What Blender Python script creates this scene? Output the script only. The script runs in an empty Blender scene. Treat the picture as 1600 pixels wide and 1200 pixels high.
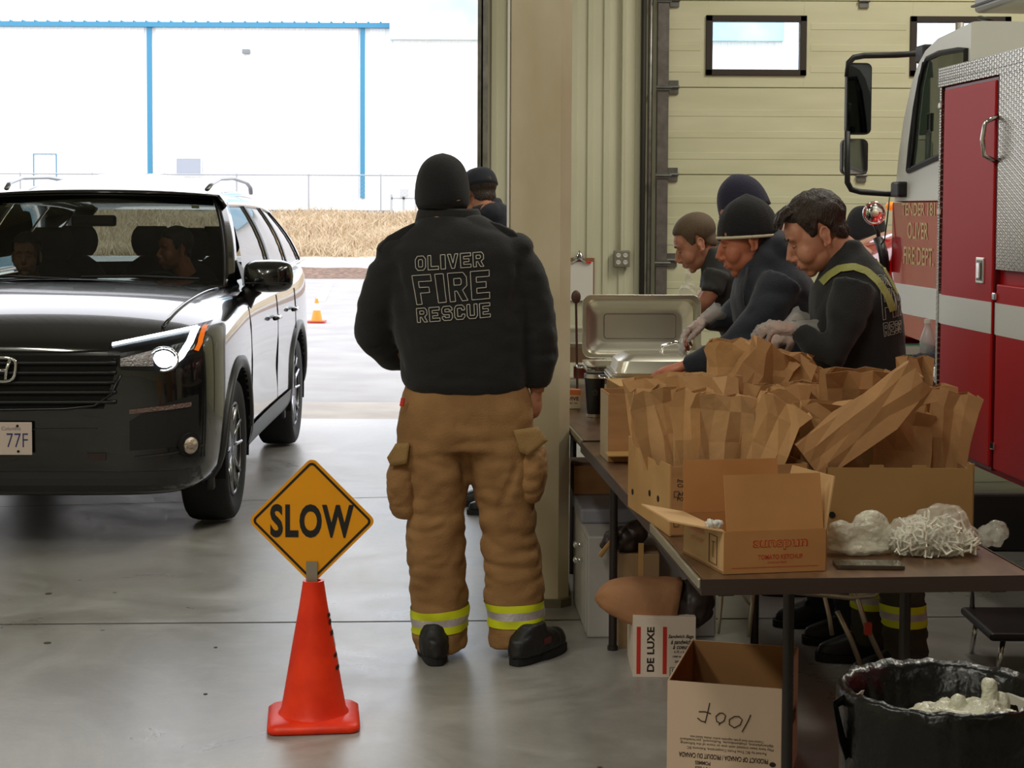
import bpy, bmesh, math, random
from mathutils import Vector, Matrix, noise
from mathutils.bvhtree import BVHTree
random.seed(7)
PI = math.pi
SC = bpy.context.scene
COL = SC.collection
# ---------------- camera
F = 2600.0; PITCH = math.radians(3.0); ROLL = math.radians(0.27); SHIFT = -138/1600.0
cam_d = bpy.data.cameras.new('camera'); cam = bpy.data.objects.new('camera', cam_d); COL.objects.link(cam)
cam_d.sensor_width = 36; cam_d.lens = F/1600*36; cam_d.shift_y = SHIFT; cam_d.clip_end = 400
CM = Matrix.Translation((0, 0, 1.65)) @ Matrix.Rotation(PI/2-PITCH, 4, 'X') @ Matrix.Rotation(ROLL, 4, 'Z')
cam.matrix_world = CM
cam_d.dof.use_dof = False
SC.camera = cam
def ray(px, py):
    d = CM.to_3x3() @ Vector(((px-800)/F, (600-py)/F + SHIFT*1600/F, -1))
    return d
def W(px, py, Y):                      # point of the plane y = Y
    d = ray(px, py); t = Y/d.y
    return Vector((0, 0, 1.65)) + d*t
def G(px, py, z=0.0):                  # point at height z
    d = ray(px, py); t = (z-1.65)/d.z
    return Vector((0, 0, 1.65)) + d*t
# ---------------- world and exposure
wd = bpy.data.worlds.new('overcast'); SC.world = wd; wd.use_nodes = True
bg = wd.node_tree.nodes['Background']; bg.inputs[0].default_value = (0.93, 0.94, 1.0, 1); bg.inputs[1].default_value = 3.1
SC.view_settings.view_transform = 'Standard'; SC.view_settings.look = 'None'
SC.view_settings.exposure = 0.0; SC.view_settings.gamma = 1.0; SC.view_settings.use_curve_mapping = False
def area(name, loc, size, power, col, rot=(0, 0, 0)):
    l = bpy.data.lights.new(name, 'AREA'); l.shape = 'RECTANGLE'; l.size, l.size_y = size; l.energy = power; l.color = col
    o = bpy.data.objects.new(name, l); o.location = loc; o.rotation_euler = rot; COL.objects.link(o); return o
LC = (1.0, 0.97, 0.84)
for i, (x, y, p) in enumerate([(3.6, 9.2, 150), (1.3, 7.4, 50), (4.6, 5.6, 50), (-3.6, 2.5, 120), (-0.9, 1.2, 90), (-3.0, -3.5, 110), (4.5, -1.5, 25)]):
    area('ceiling_lamp', (x, y, 5.4), (0.5, 2.4), p, LC)
# ---------------- helpers
def lin(c):
    return tuple(((v/255)/12.92 if v/255 <= 0.04045 else ((v/255+0.055)/1.055)**2.4) for v in c)
def mat(name, col, rough=0.6, metal=0.0, bump=0.0, bscale=40.0, var=0.0, vscale=6.0, var2=None, coat=0.0, spec=0.5, sheen=0.0, alpha=1.0, trans=0.0, emit=None, es=0.0, ior=1.5, stretch=None, srgb=True, rvar=0.0, bdist=0.01):
    m = bpy.data.materials.new(name); m.use_nodes = True; nt = m.node_tree; N = nt.nodes; L = nt.links
    b = N['Principled BSDF']; c = lin(col) if srgb else col
    b.inputs['Base Color'].default_value = (*c, 1); b.inputs['Roughness'].default_value = rough; b.inputs['Metallic'].default_value = metal
    b.inputs['Specular IOR Level'].default_value = spec; b.inputs['Coat Weight'].default_value = coat; b.inputs['Coat Roughness'].default_value = 0.03
    b.inputs['Sheen Weight'].default_value = sheen; b.inputs['Alpha'].default_value = alpha; b.inputs['Transmission Weight'].default_value = trans; b.inputs['IOR'].default_value = ior
    if emit: b.inputs['Emission Color'].default_value = (*lin(emit), 1); b.inputs['Emission Strength'].default_value = es
    if bump or var or rvar:
        tc = N.new('ShaderNodeTexCoord'); mp = N.new('ShaderNodeMapping'); L.new(tc.outputs['Object'], mp.inputs[0])
        if stretch: mp.inputs['Scale'].default_value = stretch
    if var or rvar:
        n = N.new('ShaderNodeTexNoise'); n.inputs['Scale'].default_value = vscale; n.inputs['Detail'].default_value = 5; L.new(mp.outputs[0], n.inputs['Vector'])
    if var:
        r = N.new('ShaderNodeMix'); r.data_type = 'RGBA'
        c2 = lin(var2) if var2 else tuple(v*(1-var) for v in c)
        r.inputs[6].default_value = (*c, 1); r.inputs[7].default_value = (*c2, 1)
        rm = N.new('ShaderNodeMapRange'); rm.inputs[1].default_value = 0.35; rm.inputs[2].default_value = 0.65
        L.new(n.outputs['Fac'], rm.inputs[0]); L.new(rm.outputs[0], r.inputs[0]); L.new(r.outputs[2], b.inputs['Base Color'])
    if rvar:
        rr = N.new('ShaderNodeMapRange'); rr.inputs[1].default_value = 0.3; rr.inputs[2].default_value = 0.7; rr.inputs[3].default_value = rough; rr.inputs[4].default_value = rough+rvar
        L.new(n.outputs['Fac'], rr.inputs[0]); L.new(rr.outputs[0], b.inputs['Roughness'])
    if bump:
        n2 = N.new('ShaderNodeTexNoise'); n2.inputs['Scale'].default_value = bscale; n2.inputs['Detail'].default_value = 4; L.new(mp.outputs[0], n2.inputs['Vector'])
        bp = N.new('ShaderNodeBump'); bp.inputs['Strength'].default_value = bump; bp.inputs['Distance'].default_value = bdist
        L.new(n2.outputs['Fac'], bp.inputs['Height']); L.new(bp.outputs[0], b.inputs['Normal'])
    return m
def obj(name, bm, m, parent=None, smooth=False, sub=0, bevel=0.0, solid=0.0, loc=None, recalc=True):
    me = bpy.data.meshes.new(name)
    if isinstance(bm, bmesh.types.BMesh):
        if recalc: bmesh.ops.recalc_face_normals(bm, faces=bm.faces)
        bm.to_mesh(me); bm.free()
    else: me = bm
    ms = m if isinstance(m, (list, tuple)) else [m]
    me.materials.clear()
    for q in ms: me.materials.append(q)
    o = bpy.data.objects.new(name, me); COL.objects.link(o)
    if smooth:
        me.polygons.foreach_set('use_smooth', [True]*len(me.polygons))
    if parent: o.parent = parent
    if loc is not None: o.location = loc
    if solid: s = o.modifiers.new('s', 'SOLIDIFY'); s.thickness = solid; s.offset = 0
    if bevel: b = o.modifiers.new('b', 'BEVEL'); b.width = bevel; b.segments = 2; b.limit_method = 'ANGLE'
    if sub: s = o.modifiers.new('u', 'SUBSURF'); s.levels = sub; s.render_levels = sub
    return o
def smooth_by_angle(o, ang=0.6):
    me = o.data; me.polygons.foreach_set('use_smooth', [True]*len(me.polygons))
    me.set_sharp_from_angle(angle=ang); return o
def tag(o, label, cat, group=None, kind=None):
    if label: o['label'] = label
    if cat: o['category'] = cat
    if group: o['group'] = group
    if kind: o['kind'] = kind
    return o
def thing(name, label, cat, loc=(0, 0, 0), rz=0.0, group=None):
    o = bpy.data.objects.new(name, None); COL.objects.link(o); o.location = loc; o.rotation_euler = (0, 0, rz); o.empty_display_size = 0.1
    return tag(o, label, cat, group)
def struct(name, bm, m, parent=None, **k):
    o = obj(name, bm, m, parent, **k)
    if not parent: o['kind'] = 'structure'
    return o
def B(): return bmesh.new()
def box(bm, x0, x1, y0, y1, z0, z1, M=None, mi=0):
    vs = [bm.verts.new((x, y, z)) for x in (x0, x1) for y in (y0, y1) for z in (z0, z1)]
    if M is not None:
        for v in vs: v.co = M @ v.co
    for f in ((0, 1, 3, 2), (4, 6, 7, 5), (0, 4, 5, 1), (2, 3, 7, 6), (0, 2, 6, 4), (1, 5, 7, 3)):
        fc = bm.faces.new([vs[i] for i in f]); fc.material_index = mi
    return vs
def boxb(x0, x1, y0, y1, z0, z1, M=None):
    bm = B(); box(bm, x0, x1, y0, y1, z0, z1, M); return bm
def loft(bm, rings, cap=True, closed=True, mi=0):
    R = [[bm.verts.new(p) for p in r] for r in rings]
    for a, b in zip(R, R[1:]):
        n = len(a)
        for i in range(n if closed else n-1):
            f = bm.faces.new((a[i], a[(i+1) % n], b[(i+1) % n], b[i])); f.material_index = mi
    if cap and closed:
        f = bm.faces.new(R[0][::-1]); f.material_index = mi
        f = bm.faces.new(R[-1]); f.material_index = mi
    return R
def tube(bm, pts, r, seg=10, sq=None, cap=True, mi=0):
    pts = [Vector(p) for p in pts]; n = len(pts)
    rr = r if isinstance(r, (list, tuple)) else [r]*n
    t0 = (pts[1]-pts[0]).normalized()
    up = Vector((0, 0, 1)) if abs(t0.z) < 0.9 else Vector((0, 1, 0))
    u = t0.cross(up).normalized(); rings = []
    for i, p in enumerate(pts):
        t = ((pts[min(i+1, n-1)]-p).normalized() + (p-pts[max(i-1, 0)]).normalized()).normalized()
        u = (u - t*u.dot(t)).normalized(); v = t.cross(u)
        ra = rr[i]; ra, rb = ra if isinstance(ra, tuple) else (ra, ra)
        rings.append([p + u*(ra*math.cos(a)) + v*(rb*math.sin(a)) for a in [2*PI*k/seg for k in range(seg)]])
    loft(bm, rings, cap, mi=mi)
def ell(bm, c, r, M=None, seg=16, rings=10):
    T = Matrix.Translation(c) @ (M if M is not None else Matrix.Identity(4)) @ Matrix.Diagonal((*r, 1))
    bmesh.ops.create_uvsphere(bm, u_segments=seg, v_segments=rings, radius=1, matrix=T)
def cyl(bm, c, r, h, axis='Z', seg=24, r2=None, M=None):
    R = {'Z': Matrix.Identity(4), 'X': Matrix.Rotation(PI/2, 4, 'Y'), 'Y': Matrix.Rotation(-PI/2, 4, 'X')}[axis]
    T = (M if M is not None else Matrix.Identity(4)) @ Matrix.Translation(c) @ R
    bmesh.ops.create_cone(bm, cap_ends=True, segments=seg, radius1=r, radius2=r if r2 is None else r2, depth=h, matrix=T)
def lathe(bm, prof, c=(0, 0, 0), seg=28, sq=0):
    rings = []
    for r, z in prof:
        rings.append([Vector((c[0]+r*math.cos(2*PI*k/seg), c[1]+r*math.sin(2*PI*k/seg), c[2]+z)) for k in range(seg)])
    loft(bm, rings)
def baked(o):                          # evaluated mesh of a temporary object
    dg = bpy.context.evaluated_depsgraph_get(); dg.update()
    me = bpy.data.meshes.new_from_object(o.evaluated_get(dg)); d = o.data
    bpy.data.objects.remove(o); bpy.data.meshes.remove(d); return me
def remesh(bm, voxel=0.012, smooth=6, fac=0.6):
    me = bpy.data.meshes.new('t'); bmesh.ops.recalc_face_normals(bm, faces=bm.faces); bm.to_mesh(me); bm.free()
    o = bpy.data.objects.new('t', me); COL.objects.link(o)
    r = o.modifiers.new('r', 'REMESH'); r.mode = 'VOXEL'; r.voxel_size = voxel; r.use_smooth_shade = True
    if smooth: s = o.modifiers.new('s', 'SMOOTH'); s.iterations = smooth; s.factor = fac
    return baked(o)
def brush(me, c, r, d, asym=None):     # push the surface near c by the vector d
    c = Vector(c); d = Vector(d); r3 = r if isinstance(r, tuple) else (r, r, r)
    for v in me.vertices:
        q = v.co-c; k = (q.x/r3[0])**2+(q.y/r3[1])**2+(q.z/r3[2])**2
        if k < 6: v.co = v.co + d*math.exp(-k*1.3)
def wrinkle(me, amp, scale, zs=1.0, seed=0.0, mask=None):
    for v in me.vertices:
        p = Vector((v.co.x*scale, v.co.y*scale, v.co.z*scale*zs+seed))
        a = (abs(noise.noise(p))-0.2)*1.6*amp + noise.noise(p*2.3)*amp*0.4
        if mask: a *= mask(v.co)
        v.co = v.co + v.normal*a
def textmesh(s, size, bold=0.0, sx=1.0, align='CENTER', space=1.0, depth=0.0, shear=0.0):
    cu = bpy.data.curves.new('t', 'FONT'); cu.body = s; cu.size = size; cu.offset = bold; cu.align_x = align; cu.align_y = 'CENTER'
    cu.space_character = space; cu.extrude = depth; cu.shear = shear; cu.resolution_u = 4
    o = bpy.data.objects.new('t', cu); COL.objects.link(o)
    dg = bpy.context.evaluated_depsgraph_get(); dg.update()
    me = bpy.data.meshes.new_from_object(o.evaluated_get(dg)); bpy.data.objects.remove(o); bpy.data.curves.remove(cu)
    if sx != 1.0:
        for v in me.vertices: v.co.x *= sx
    return me
def text(name, s, size, m, M, parent=None, bold=0.0, sx=1.0, **k):
    me = textmesh(s, size, bold, sx, **k); me.transform(M)
    return obj(name, me, m, parent)
def frame(o, ex, ez):                  # matrix with text x along ex, text y along ez
    ex = Vector(ex).normalized(); ez = Vector(ez); ez = (ez-ex*ez.dot(ex)).normalized(); n = ex.cross(ez)
    return Matrix(((ex.x, ez.x, n.x, o[0]), (ex.y, ez.y, n.y, o[1]), (ex.z, ez.z, n.z, o[2]), (0, 0, 0, 1)))
def merge(*ms):
    bm = B()
    for m in ms: bm.from_mesh(m)
    return bm
def grid(bm, nu, nv, fn, mi=0):
    V = [[bm.verts.new(fn(i/nu, j/nv)) for j in range(nv+1)] for i in range(nu+1)]
    for i in range(nu):
        for j in range(nv):
            f = bm.faces.new((V[i][j], V[i+1][j], V[i+1][j+1], V[i][j+1])); f.material_index = mi
    return V
def copy_tree(o, parent=None):
    c = o.copy(); COL.objects.link(c)
    if parent: c.parent = parent
    for ch in list(o.children): copy_tree(ch, c)
    return c
# ---------------- materials shared
M_black = mat('black_plastic', (22, 22, 24), 0.45)
M_rubber = mat('rubber', (24, 24, 26), 0.8, bump=0.2, bscale=60)
M_steel = mat('stainless_steel', (222, 218, 205), 0.3, 1.0, bump=0.05, bscale=8)
M_chrome = mat('chrome', (225, 225, 225), 0.08, 1.0)
M_grey = mat('galvanised', (120, 120, 116), 0.45, 0.7, var=0.3, vscale=12)
M_white = mat('white_plastic', (225, 222, 212), 0.5)
M_glass = mat('window_glass', (235, 245, 250), 0.03, trans=1.0, ior=1.02)
# ---------------- floor
def floor_mat():
    m = bpy.data.materials.new('polished_concrete'); m.use_nodes = True; nt = m.node_tree; N = nt.nodes; L = nt.links; b = N['Principled BSDF']
    tc = N.new('ShaderNodeTexCoord')
    def nz(scale, det, rough=0.6, dist=0.0, st=None):
        n = N.new('ShaderNodeTexNoise'); n.inputs['Scale'].default_value = scale; n.inputs['Detail'].default_value = det; n.inputs['Roughness'].default_value = rough; n.inputs['Distortion'].default_value = dist
        if st:
            mp = N.new('ShaderNodeMapping'); mp.inputs['Scale'].default_value = st; L.new(tc.outputs['Object'], mp.inputs[0]); L.new(mp.outputs[0], n.inputs['Vector'])
        else: L.new(tc.outputs['Object'], n.inputs['Vector'])
        return n
    a = nz(1.3, 9, 0.68, 1.2); c = nz(14, 8, 0.8); d = nz(60, 4)
    r = N.new('ShaderNodeValToRGB'); L.new(a.outputs['Fac'], r.inputs[0]); e = r.color_ramp.elements
    e[0].position = 0.36; e[0].color = (*lin((138, 135, 130)), 1); e[1].position = 0.62; e[1].color = (*lin((166, 164, 161)), 1)
    e2 = e.new(0.5); e2.color = (*lin((152, 150, 146)), 1)
    mx = N.new('ShaderNodeMix'); mx.data_type = 'RGBA'; mx.blend_type = 'MULTIPLY'; mx.inputs[0].default_value = 0.5
    r2 = N.new('ShaderNodeValToRGB'); L.new(c.outputs['Fac'], r2.inputs[0]); r2.color_ramp.elements[0].position = 0.3; r2.color_ramp.elements[0].color = (0.74, 0.74, 0.74, 1); r2.color_ramp.elements[1].position = 0.6
    L.new(r.outputs[0], mx.inputs[6]); L.new(r2.outputs[0], mx.inputs[7])
    # small dark specks
    v = N.new('ShaderNodeTexVoronoi'); v.inputs['Scale'].default_value = 3.2; L.new(tc.outputs['Object'], v.inputs['Vector'])
    sp = N.new('ShaderNodeMapRange'); sp.inputs[1].default_value = 0.018; sp.inputs[2].default_value = 0.04; L.new(v.outputs['Distance'], sp.inputs[0])
    m2 = N.new('ShaderNodeMix'); m2.data_type = 'RGBA'; m2.blend_type = 'MIX'; L.new(sp.outputs[0], m2.inputs[0]); m2.inputs[6].default_value = (*lin((70, 66, 60)), 1); L.new(mx.outputs[2], m2.inputs[7])
    L.new(m2.outputs[2], b.inputs['Base Color'])
    rr = N.new('ShaderNodeMapRange'); rr.inputs[1].default_value = 0.35; rr.inputs[2].default_value = 0.65; rr.inputs[3].default_value = 0.27; rr.inputs[4].default_value = 0.4
    L.new(a.outputs['Fac'], rr.inputs[0]); L.new(rr.outputs[0], b.inputs['Roughness']); b.inputs['Specular IOR Level'].default_value = 0.5
    bp = N.new('ShaderNodeBump'); bp.inputs['Strength'].default_value = 0.25; bp.inputs['Distance'].default_value = 0.004; L.new(c.outputs['Fac'], bp.inputs['Height']); L.new(bp.outputs[0], b.inputs['Normal'])
    return m
M_floor = floor_mat()
YW = 12.5                              # inner face of the front wall
bm = B(); box(bm, -7, 9.5, -8, 12.95, -0.3, 0)
struct('floor', bm, M_floor)
M_joint = mat('joint_sealant', (70, 68, 62), 0.8)
for k, (a, b_, w) in enumerate([((0, 976), (745, 970), 0.006), ((560, 778), (640, 776), 0.004)]):
    p, q = G(*a), G(*b_)
    bm = B(); sl = (q.y-p.y)/(q.x-p.x); x0, x1 = -6.9, 9.4
    ya, yb = p.y+(x0-p.x)*sl, p.y+(x1-p.x)*sl
    bm.faces.new([bm.verts.new(c) for c in ((x0, ya-w, 0.0012), (x1, yb-w, 0.0012), (x1, yb+w, 0.0012), (x0, ya+w, 0.0012))])
    struct('trim_%d' % (k+1), bm, M_joint)
# anchor plugs in the floor
M_plug = mat('dark_plug', (80, 72, 60), 0.7)
for i, (px, py) in enumerate([(76, 928), (74, 1005), (321, 1085), (337, 1012)]):
    bm = B(); g = G(px, py); cyl(bm, (0, 0, 0.001), 0.014 if i < 2 else 0.007, 0.003, seg=14)
    tag(obj('floor_plug', bm, M_plug, loc=g), ['round dark plug set in concrete floor near car bumper', 'round dark plug in floor left of cone, closer one', 'small dark spot of dirt on floor left of cone base', 'tiny pale speck on floor beside the cone'][i], 'floor plug')
# ---------------- walls
def wall_mat(name, col, col2, freq=None):
    m = mat(name, col, 0.55, var=0.3, vscale=1.7, var2=col2, stretch=(1, 1, 0.35), bump=0.1, bscale=30)
    return m
M_cream = wall_mat('cream_metal', (216, 214, 188), (200, 198, 170))
M_pillar = mat('pillar_paint', (232, 222, 196), 0.6, var=0.2, vscale=2.2, var2=(205, 188, 152), bump=0.25, bscale=14, stretch=(1, 1, 0.5))
def ribbed(bm, x0, x1, z0, z1, y, pitch=0.1, d=0.02, back=0.2):
    # ribbed sheet facing -Y with a body behind it
    xs = []; x = x0
    while x < x1-1e-6:
        for dx, dy in ((0, 0), (pitch*0.55, 0), (pitch*0.62, -d), (pitch*0.93, -d)):
            if x+dx <= x1: xs.append((x+dx, dy))
        x += pitch
    xs.append((x1, 0))
    lo = [Vector((a, y+b, z0)) for a, b in xs]; hi = [Vector((a, y+b, z1)) for a, b in xs]
    vl = [bm.verts.new(v) for v in lo]; vh = [bm.verts.new(v) for v in hi]
    for i in range(len(xs)-1): bm.faces.new((vl[i], vl[i+1], vh[i+1], vh[i]))
    box(bm, x0, x1, y+0.002, y+back, z0, z1)
DX0, DX1, DH = -4.75, -0.235, 4.9      # open bay door
RX0, RX1, RH = 1.15, 5.35, 4.9         # closed bay door
bm = B()
ribbed(bm, DX1, RX0, 0, DH, YW, 0.12, 0.018)
ribbed(bm, -7, DX0, 0, DH, YW, 0.12, 0.018)
ribbed(bm, RX1, 9.5, 0, DH, YW, 0.12, 0.018)
ribbed(bm, -7, 9.5, DH, 6.2, YW, 0.12, 0.018)
struct('wall_front', bm, M_cream)
struct('wall_left', boxb(-7.2, -7, -8, YW+.2, 0, 6.2), M_cream)
struct('wall_right', boxb(9.5, 9.7, -8, YW+.2, 0, 6.2), M_cream)
struct('wall_back', boxb(-7.2, 9.7, -8.2, -8, 0, 6.2), M_cream)
struct('ceiling', boxb(-7.2, 9.7, -8.2, YW+.2, 6.2, 6.3), mat('ceiling_white', (190, 188, 176), 0.8))
# left jamb of the bay: track, seal and angle
M_track = mat('door_track', (150, 146, 138), 0.4, 0.8, var=0.4, vscale=9)
t = thing('door_track', 'galvanised vertical track and seal along right side of open bay door', 'door track', (-0.235, YW, 0))
bm = B(); box(bm, 0.0, 0.012, -0.12, -0.02, 0, 4.9); box(bm, 0.0, 0.05, -0.12, -0.108, 0, 4.9); box(bm, 0.035, 0.05, -0.108, -0.06, 0, 4.9); obj('rail', bm, M_track, t)
obj('rubber_seal', boxb(-0.03, 0.0, -0.02, 0.02, 0, 4.9), M_track, t)
for z in (0.6, 1.5, 2.4, 3.1): obj('bracket', boxb(0.012, 0.03, -0.1, 0.0, z, z+0.06), M_grey, t)
# closed sectional bay door
d = bpy.data.objects.new('door_1', None); COL.objects.link(d); d['kind'] = 'structure'; d.location = (0, YW, 0)
M_door = mat('door_enamel', (218, 216, 184), 0.5, var=0.15, vscale=2.5, var2=(208, 206, 172), stretch=(0.5, 1, 3))
zs = [0.0, 0.62, 1.27, 1.91, 2.56, 3.205, 3.85, 4.5, 4.9]
holes = {4: [(1.457, 2.168), (2.98, 3.69), (4.35, 5.06)]}
for i in range(len(zs)-1):
    bm = B(); z0, z1 = zs[i]+0.004, zs[i+1]-0.004; n = 4; hh = (z1-z0)
    def strip(x0, x1, za, zb):
        # shallow horizontal ribs pressed in the panel
        zz = [za]
        for k in range(1, n+1):
            c = z0+hh*k/(n+0.0)-hh/(2*n)
            for s in (-0.012, 0.012):
                if za < c+s < zb: zz.append(c+s)
        zz.append(zb); zz = sorted(zz); g = []
        for q in zz:
            kk = (q-z0)/hh*n; near = abs((kk-0.5)-round(kk-0.5))*hh/n
            g.append((q, 0.0))
        box(bm, x0, x1, 0.0, 0.05, za, zb)
    hs = holes.get(i, [])
    x = RX0
    for (a, b_) in hs:
        strip(x, a, z0, z1); strip(a, b_, z0, 2.67); strip(a, b_, 3.07, z1); x = b_
    strip(x, RX1, z0, z1)
    if i: box(bm, RX0, RX1, 0.02, 0.045, zs[i]-0.006, zs[i]+0.006)  # backing bar added to stop daylight leaking through the panel joint
    for k in (1, 2, 3):
        zc = z0+hh*k/4
        segs = [(RX0, RX1)] if not hs or not (2.62 < zc < 3.12) else [(RX0, 1.4), (2.22, 2.93), (3.74, 4.3), (5.1, RX1)]
        for (a, b_) in segs: box(bm, a, b_, -0.003, 0.0, zc-0.05, zc)
    obj('door_panel', bm, M_door, d, bevel=0.0015)
for (a, b_) in holes[4]:
    w = B()
    for (x0, x1, z0, z1) in ((a-0.02, b_+0.02, 3.05, 3.095), (a-0.02, b_+0.02, 2.65, 2.695), (a-0.02, a+0.03, 2.65, 3.095), (b_-0.03, b_+0.02, 2.65, 3.095)): box(w, x0, x1, -0.02, 0.06, z0, z1)
    wf = obj('window_frame', w, mat('window_rubber', (52, 42, 34), 0.6), d, bevel=0.004)
    obj('pane', boxb(a, b_, 0.02, 0.026, 2.67, 3.07), M_glass, wf)
bm = B()
for zc in zs[1:-1]:
    for xc in (1.2, 2.61, 4.0): box(bm, xc-0.035, xc+0.035, -0.022, 0, zc-0.05, zc+0.05); cyl(bm, (xc, -0.03, zc), 0.012, 0.08, 'X', 10)
obj('hinge', bm, M_grey, d)
t = thing('door_track', 'dark steel vertical track beside closed cream bay door with roller brackets', 'door track', (1.07, YW, 0))
bm = B(); box(bm, 0.0, 0.085, -0.1, -0.02, 0, 4.4); obj('rail', bm, mat('track_steel', (122, 116, 112), 0.5, 0.5, var=0.3, vscale=14), t, bevel=0.004)
bm = B(); tube(bm, [(-0.05, -0.07, 0), (-0.05, -0.07, 4.4)], 0.017); obj('conduit', bm, M_track, t, smooth=True)
bm = B(); tube(bm, [(-0.1, -0.06, 0), (-0.1, -0.06, 4.4)], 0.02); obj('conduit', bm, mat('dark_seal', (50, 46, 40), 0.6), t, smooth=True)
for zc in (0.6, 1.25, 1.9, 2.55, 3.2):
    bm = B(); box(bm, -0.005, 0.1, -0.115, -0.1, zc-0.02, zc+0.02); cyl(bm, (0.05, -0.12, zc), 0.008, 0.12, 'X', 8); obj('bracket', bm, M_grey, t)
# ---------------- pillar
t = thing('trim_3', None, None, (0, 0, 0)); t['kind'] = 'structure'
PY = 6.82
xl, xr = W(793, 600, PY).x, W(891, 600, PY).x
bm = B(); c = 0.045
pts = [(xl, PY+0.02), (xl+0.012, PY), (xr-c, PY), (xr, PY+c), (xr, PY+0.3), (xl, PY+0.3)]
loft(bm, [[Vector((x, y, z)) for x, y in pts] for z in (0, 3, 6.2)])
obj('column', bm, M_pillar, t)
obj('lit_edge_strip', boxb(xl-0.006, xl+0.004, PY-0.004, PY+0.05, 0.02, 6.2), mat('white_strip', (250, 250, 246), 0.5), t)  # daylight on the column's left edge, painted as a thin white strip
bm = B(); loft(bm, [[Vector((x*1.0+(0.012 if x > xl+.05 else -0.012), y-(0.012 if y < PY+.1 else -.012), z)) for x, y in pts] for z in (0, 0.035)])
obj('base_grout', bm, mat('grout', (120, 112, 92), 0.9, bump=0.6, bscale=30), t)
# outlet on the wall right of the pillar
o = W(971, 404, YW-0.03)
t = thing('power_outlet', 'four socket electrical outlet box on ribbed cream wall', 'outlet', (o.x, YW-0.02, o.z))
obj('box', boxb(-0.06, 0.06, -0.06, 0, -0.062, 0.062), mat('outlet_box', (140, 136, 122), 0.5, 0.4), t, bevel=0.006)
bm = B()
for x in (-0.026, 0.026):
    for z in (-0.026, 0.026): cyl(bm, (x, -0.062, z), 0.017, 0.006, 'Y', 14)
s = obj('socket', bm, M_white, t)
bm = B()
for x in (-0.026, 0.026):
    for z in (-0.026, 0.026):
        for q in (-0.006, 0.006): box(bm, x+q-0.0015, x+q+0.0015, -0.067, -0.064, z-0.002, z+0.007)
obj('slot', bm, M_black, s)
bm = B(); tube(bm, [(0.0, -0.02, 0.06), (0.0, -0.02, 2.0), (0.0, -.02, 4.9)], 0.012); obj('conduit', bm, M_cream, t)
# clipboard on the wall
o = W(912, 430, YW-0.04)
t = thing('clipboard', 'brown clipboard with white sheet hung on wall behind the pillar', 'clipboard', (o.x-0.03, YW-0.03, o.z-0.02))
obj('board', boxb(-0.13, 0.11, -0.012, -0.004, -0.17, 0.15), mat('hardboard', (150, 100, 66), 0.6), t)
obj('paper', boxb(-0.12, 0.1, -0.014, -0.0125, -0.17, 0.12), mat('paper', (226, 222, 214), 0.7), t)
bm = B(); tube(bm, [(-0.06, -0.03, 0.115), (-0.02, -0.03, 0.15), (-0.005, -0.03, 0.2), (0.01, -0.03, 0.15), (0.05, -0.03, 0.115)], [0.008, 0.02, 0.012, 0.02, 0.008]); obj('clip', bm, M_chrome, t, smooth=True)
bm = B(); tube(bm, [(0.04, -0.03, 0.118), (0.085, -0.03, 0.118)], 0.008); obj('red_tab', bm, mat('red_tab', (220, 40, 30), 0.5), t)
# ---------------- outdoors
M_asph = mat('asphalt', (158, 156, 154), 0.9, var=0.25, vscale=1.5, var2=(146, 144, 143), bump=0.5, bscale=60)
M_apron = mat('apron_concrete', (170, 162, 152), 0.85, var=0.2, vscale=2, bump=0.2, bscale=20)
bm = B(); box(bm, -60, 60, 12.95, 14.1, -0.3, -0.004); struct('trim_4', bm, M_apron)
bm = B(); box(bm, -90, 90, 14.1, 38.7, -0.3, -0.012); o = struct('ground', bm, M_asph)
M_mulch = mat('bark_mulch', (150, 120, 100), 0.95, var=0.8, vscale=9, var2=(84, 66, 56), bump=1.0, bscale=25, bdist=0.08)
bm = B(); grid(bm, 160, 12, lambda u, v: Vector((-40+60*u, 38.7+6.6*v, 0.16*math.sin(PI*v)*(0.6+0.5*noise.noise(Vector((u*70, v*4, 0))))))); tag(obj('mulch_strip', bm, M_mulch), 'strip of brown bark mulch and leaves between asphalt lot and road', 'mulch', kind='stuff')
bm = B(); box(bm, -90, 90, 45.3, 55.7, -0.3, -0.008); struct('pavement', bm, mat('pale_road', (164, 162, 160), 0.9, var=0.15, vscale=0.8))
M_paint = mat('road_paint', (230, 230, 228), 0.7)
for i, ((ax, ay), (bx, by)) in enumerate([((500, 470), (515, 441)), ((476, 413), (497, 405))]):
    p, q = G(ax, ay), G(bx, by); w = 0.09
    bm = B(); box(bm, -w, w, 0, (q-p).length, -0.002, 0.0); o = tag(obj('painted_line', bm, M_paint, loc=(p.x, p.y, -0.004)), ['white painted parking line on asphalt behind small cone', 'white painted line on far road before the grass'][i], 'road marking'); o.rotation_euler.z = -math.atan2(q.x-p.x, q.y-p.y)
M_soil = mat('dry_soil', (176, 158, 128), 0.95, var=0.4, vscale=0.8, var2=(140, 124, 92), bump=0.6, bscale=4, bdist=0.1)
def bermz(x, y):
    t = min(1, max(0, (y-55.7)/7.5)); return 1.2*(t*t*(3-2*t)) + 0.12*noise.noise(Vector((x*0.5, y*0.5, 0)))*min(1, (y-55.7))
bm = B(); grid(bm, 100, 16, lambda u, v: Vector((-60+90*u, 55.7+10*v, bermz(-60+90*u, 55.7+10*v)))); struct('berm', bm, M_soil, smooth=True)
bm = B(); box(bm, -120, 120, 65.7, 200, 1.0, 1.4); struct('far_ground', bm, M_soil)
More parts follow.
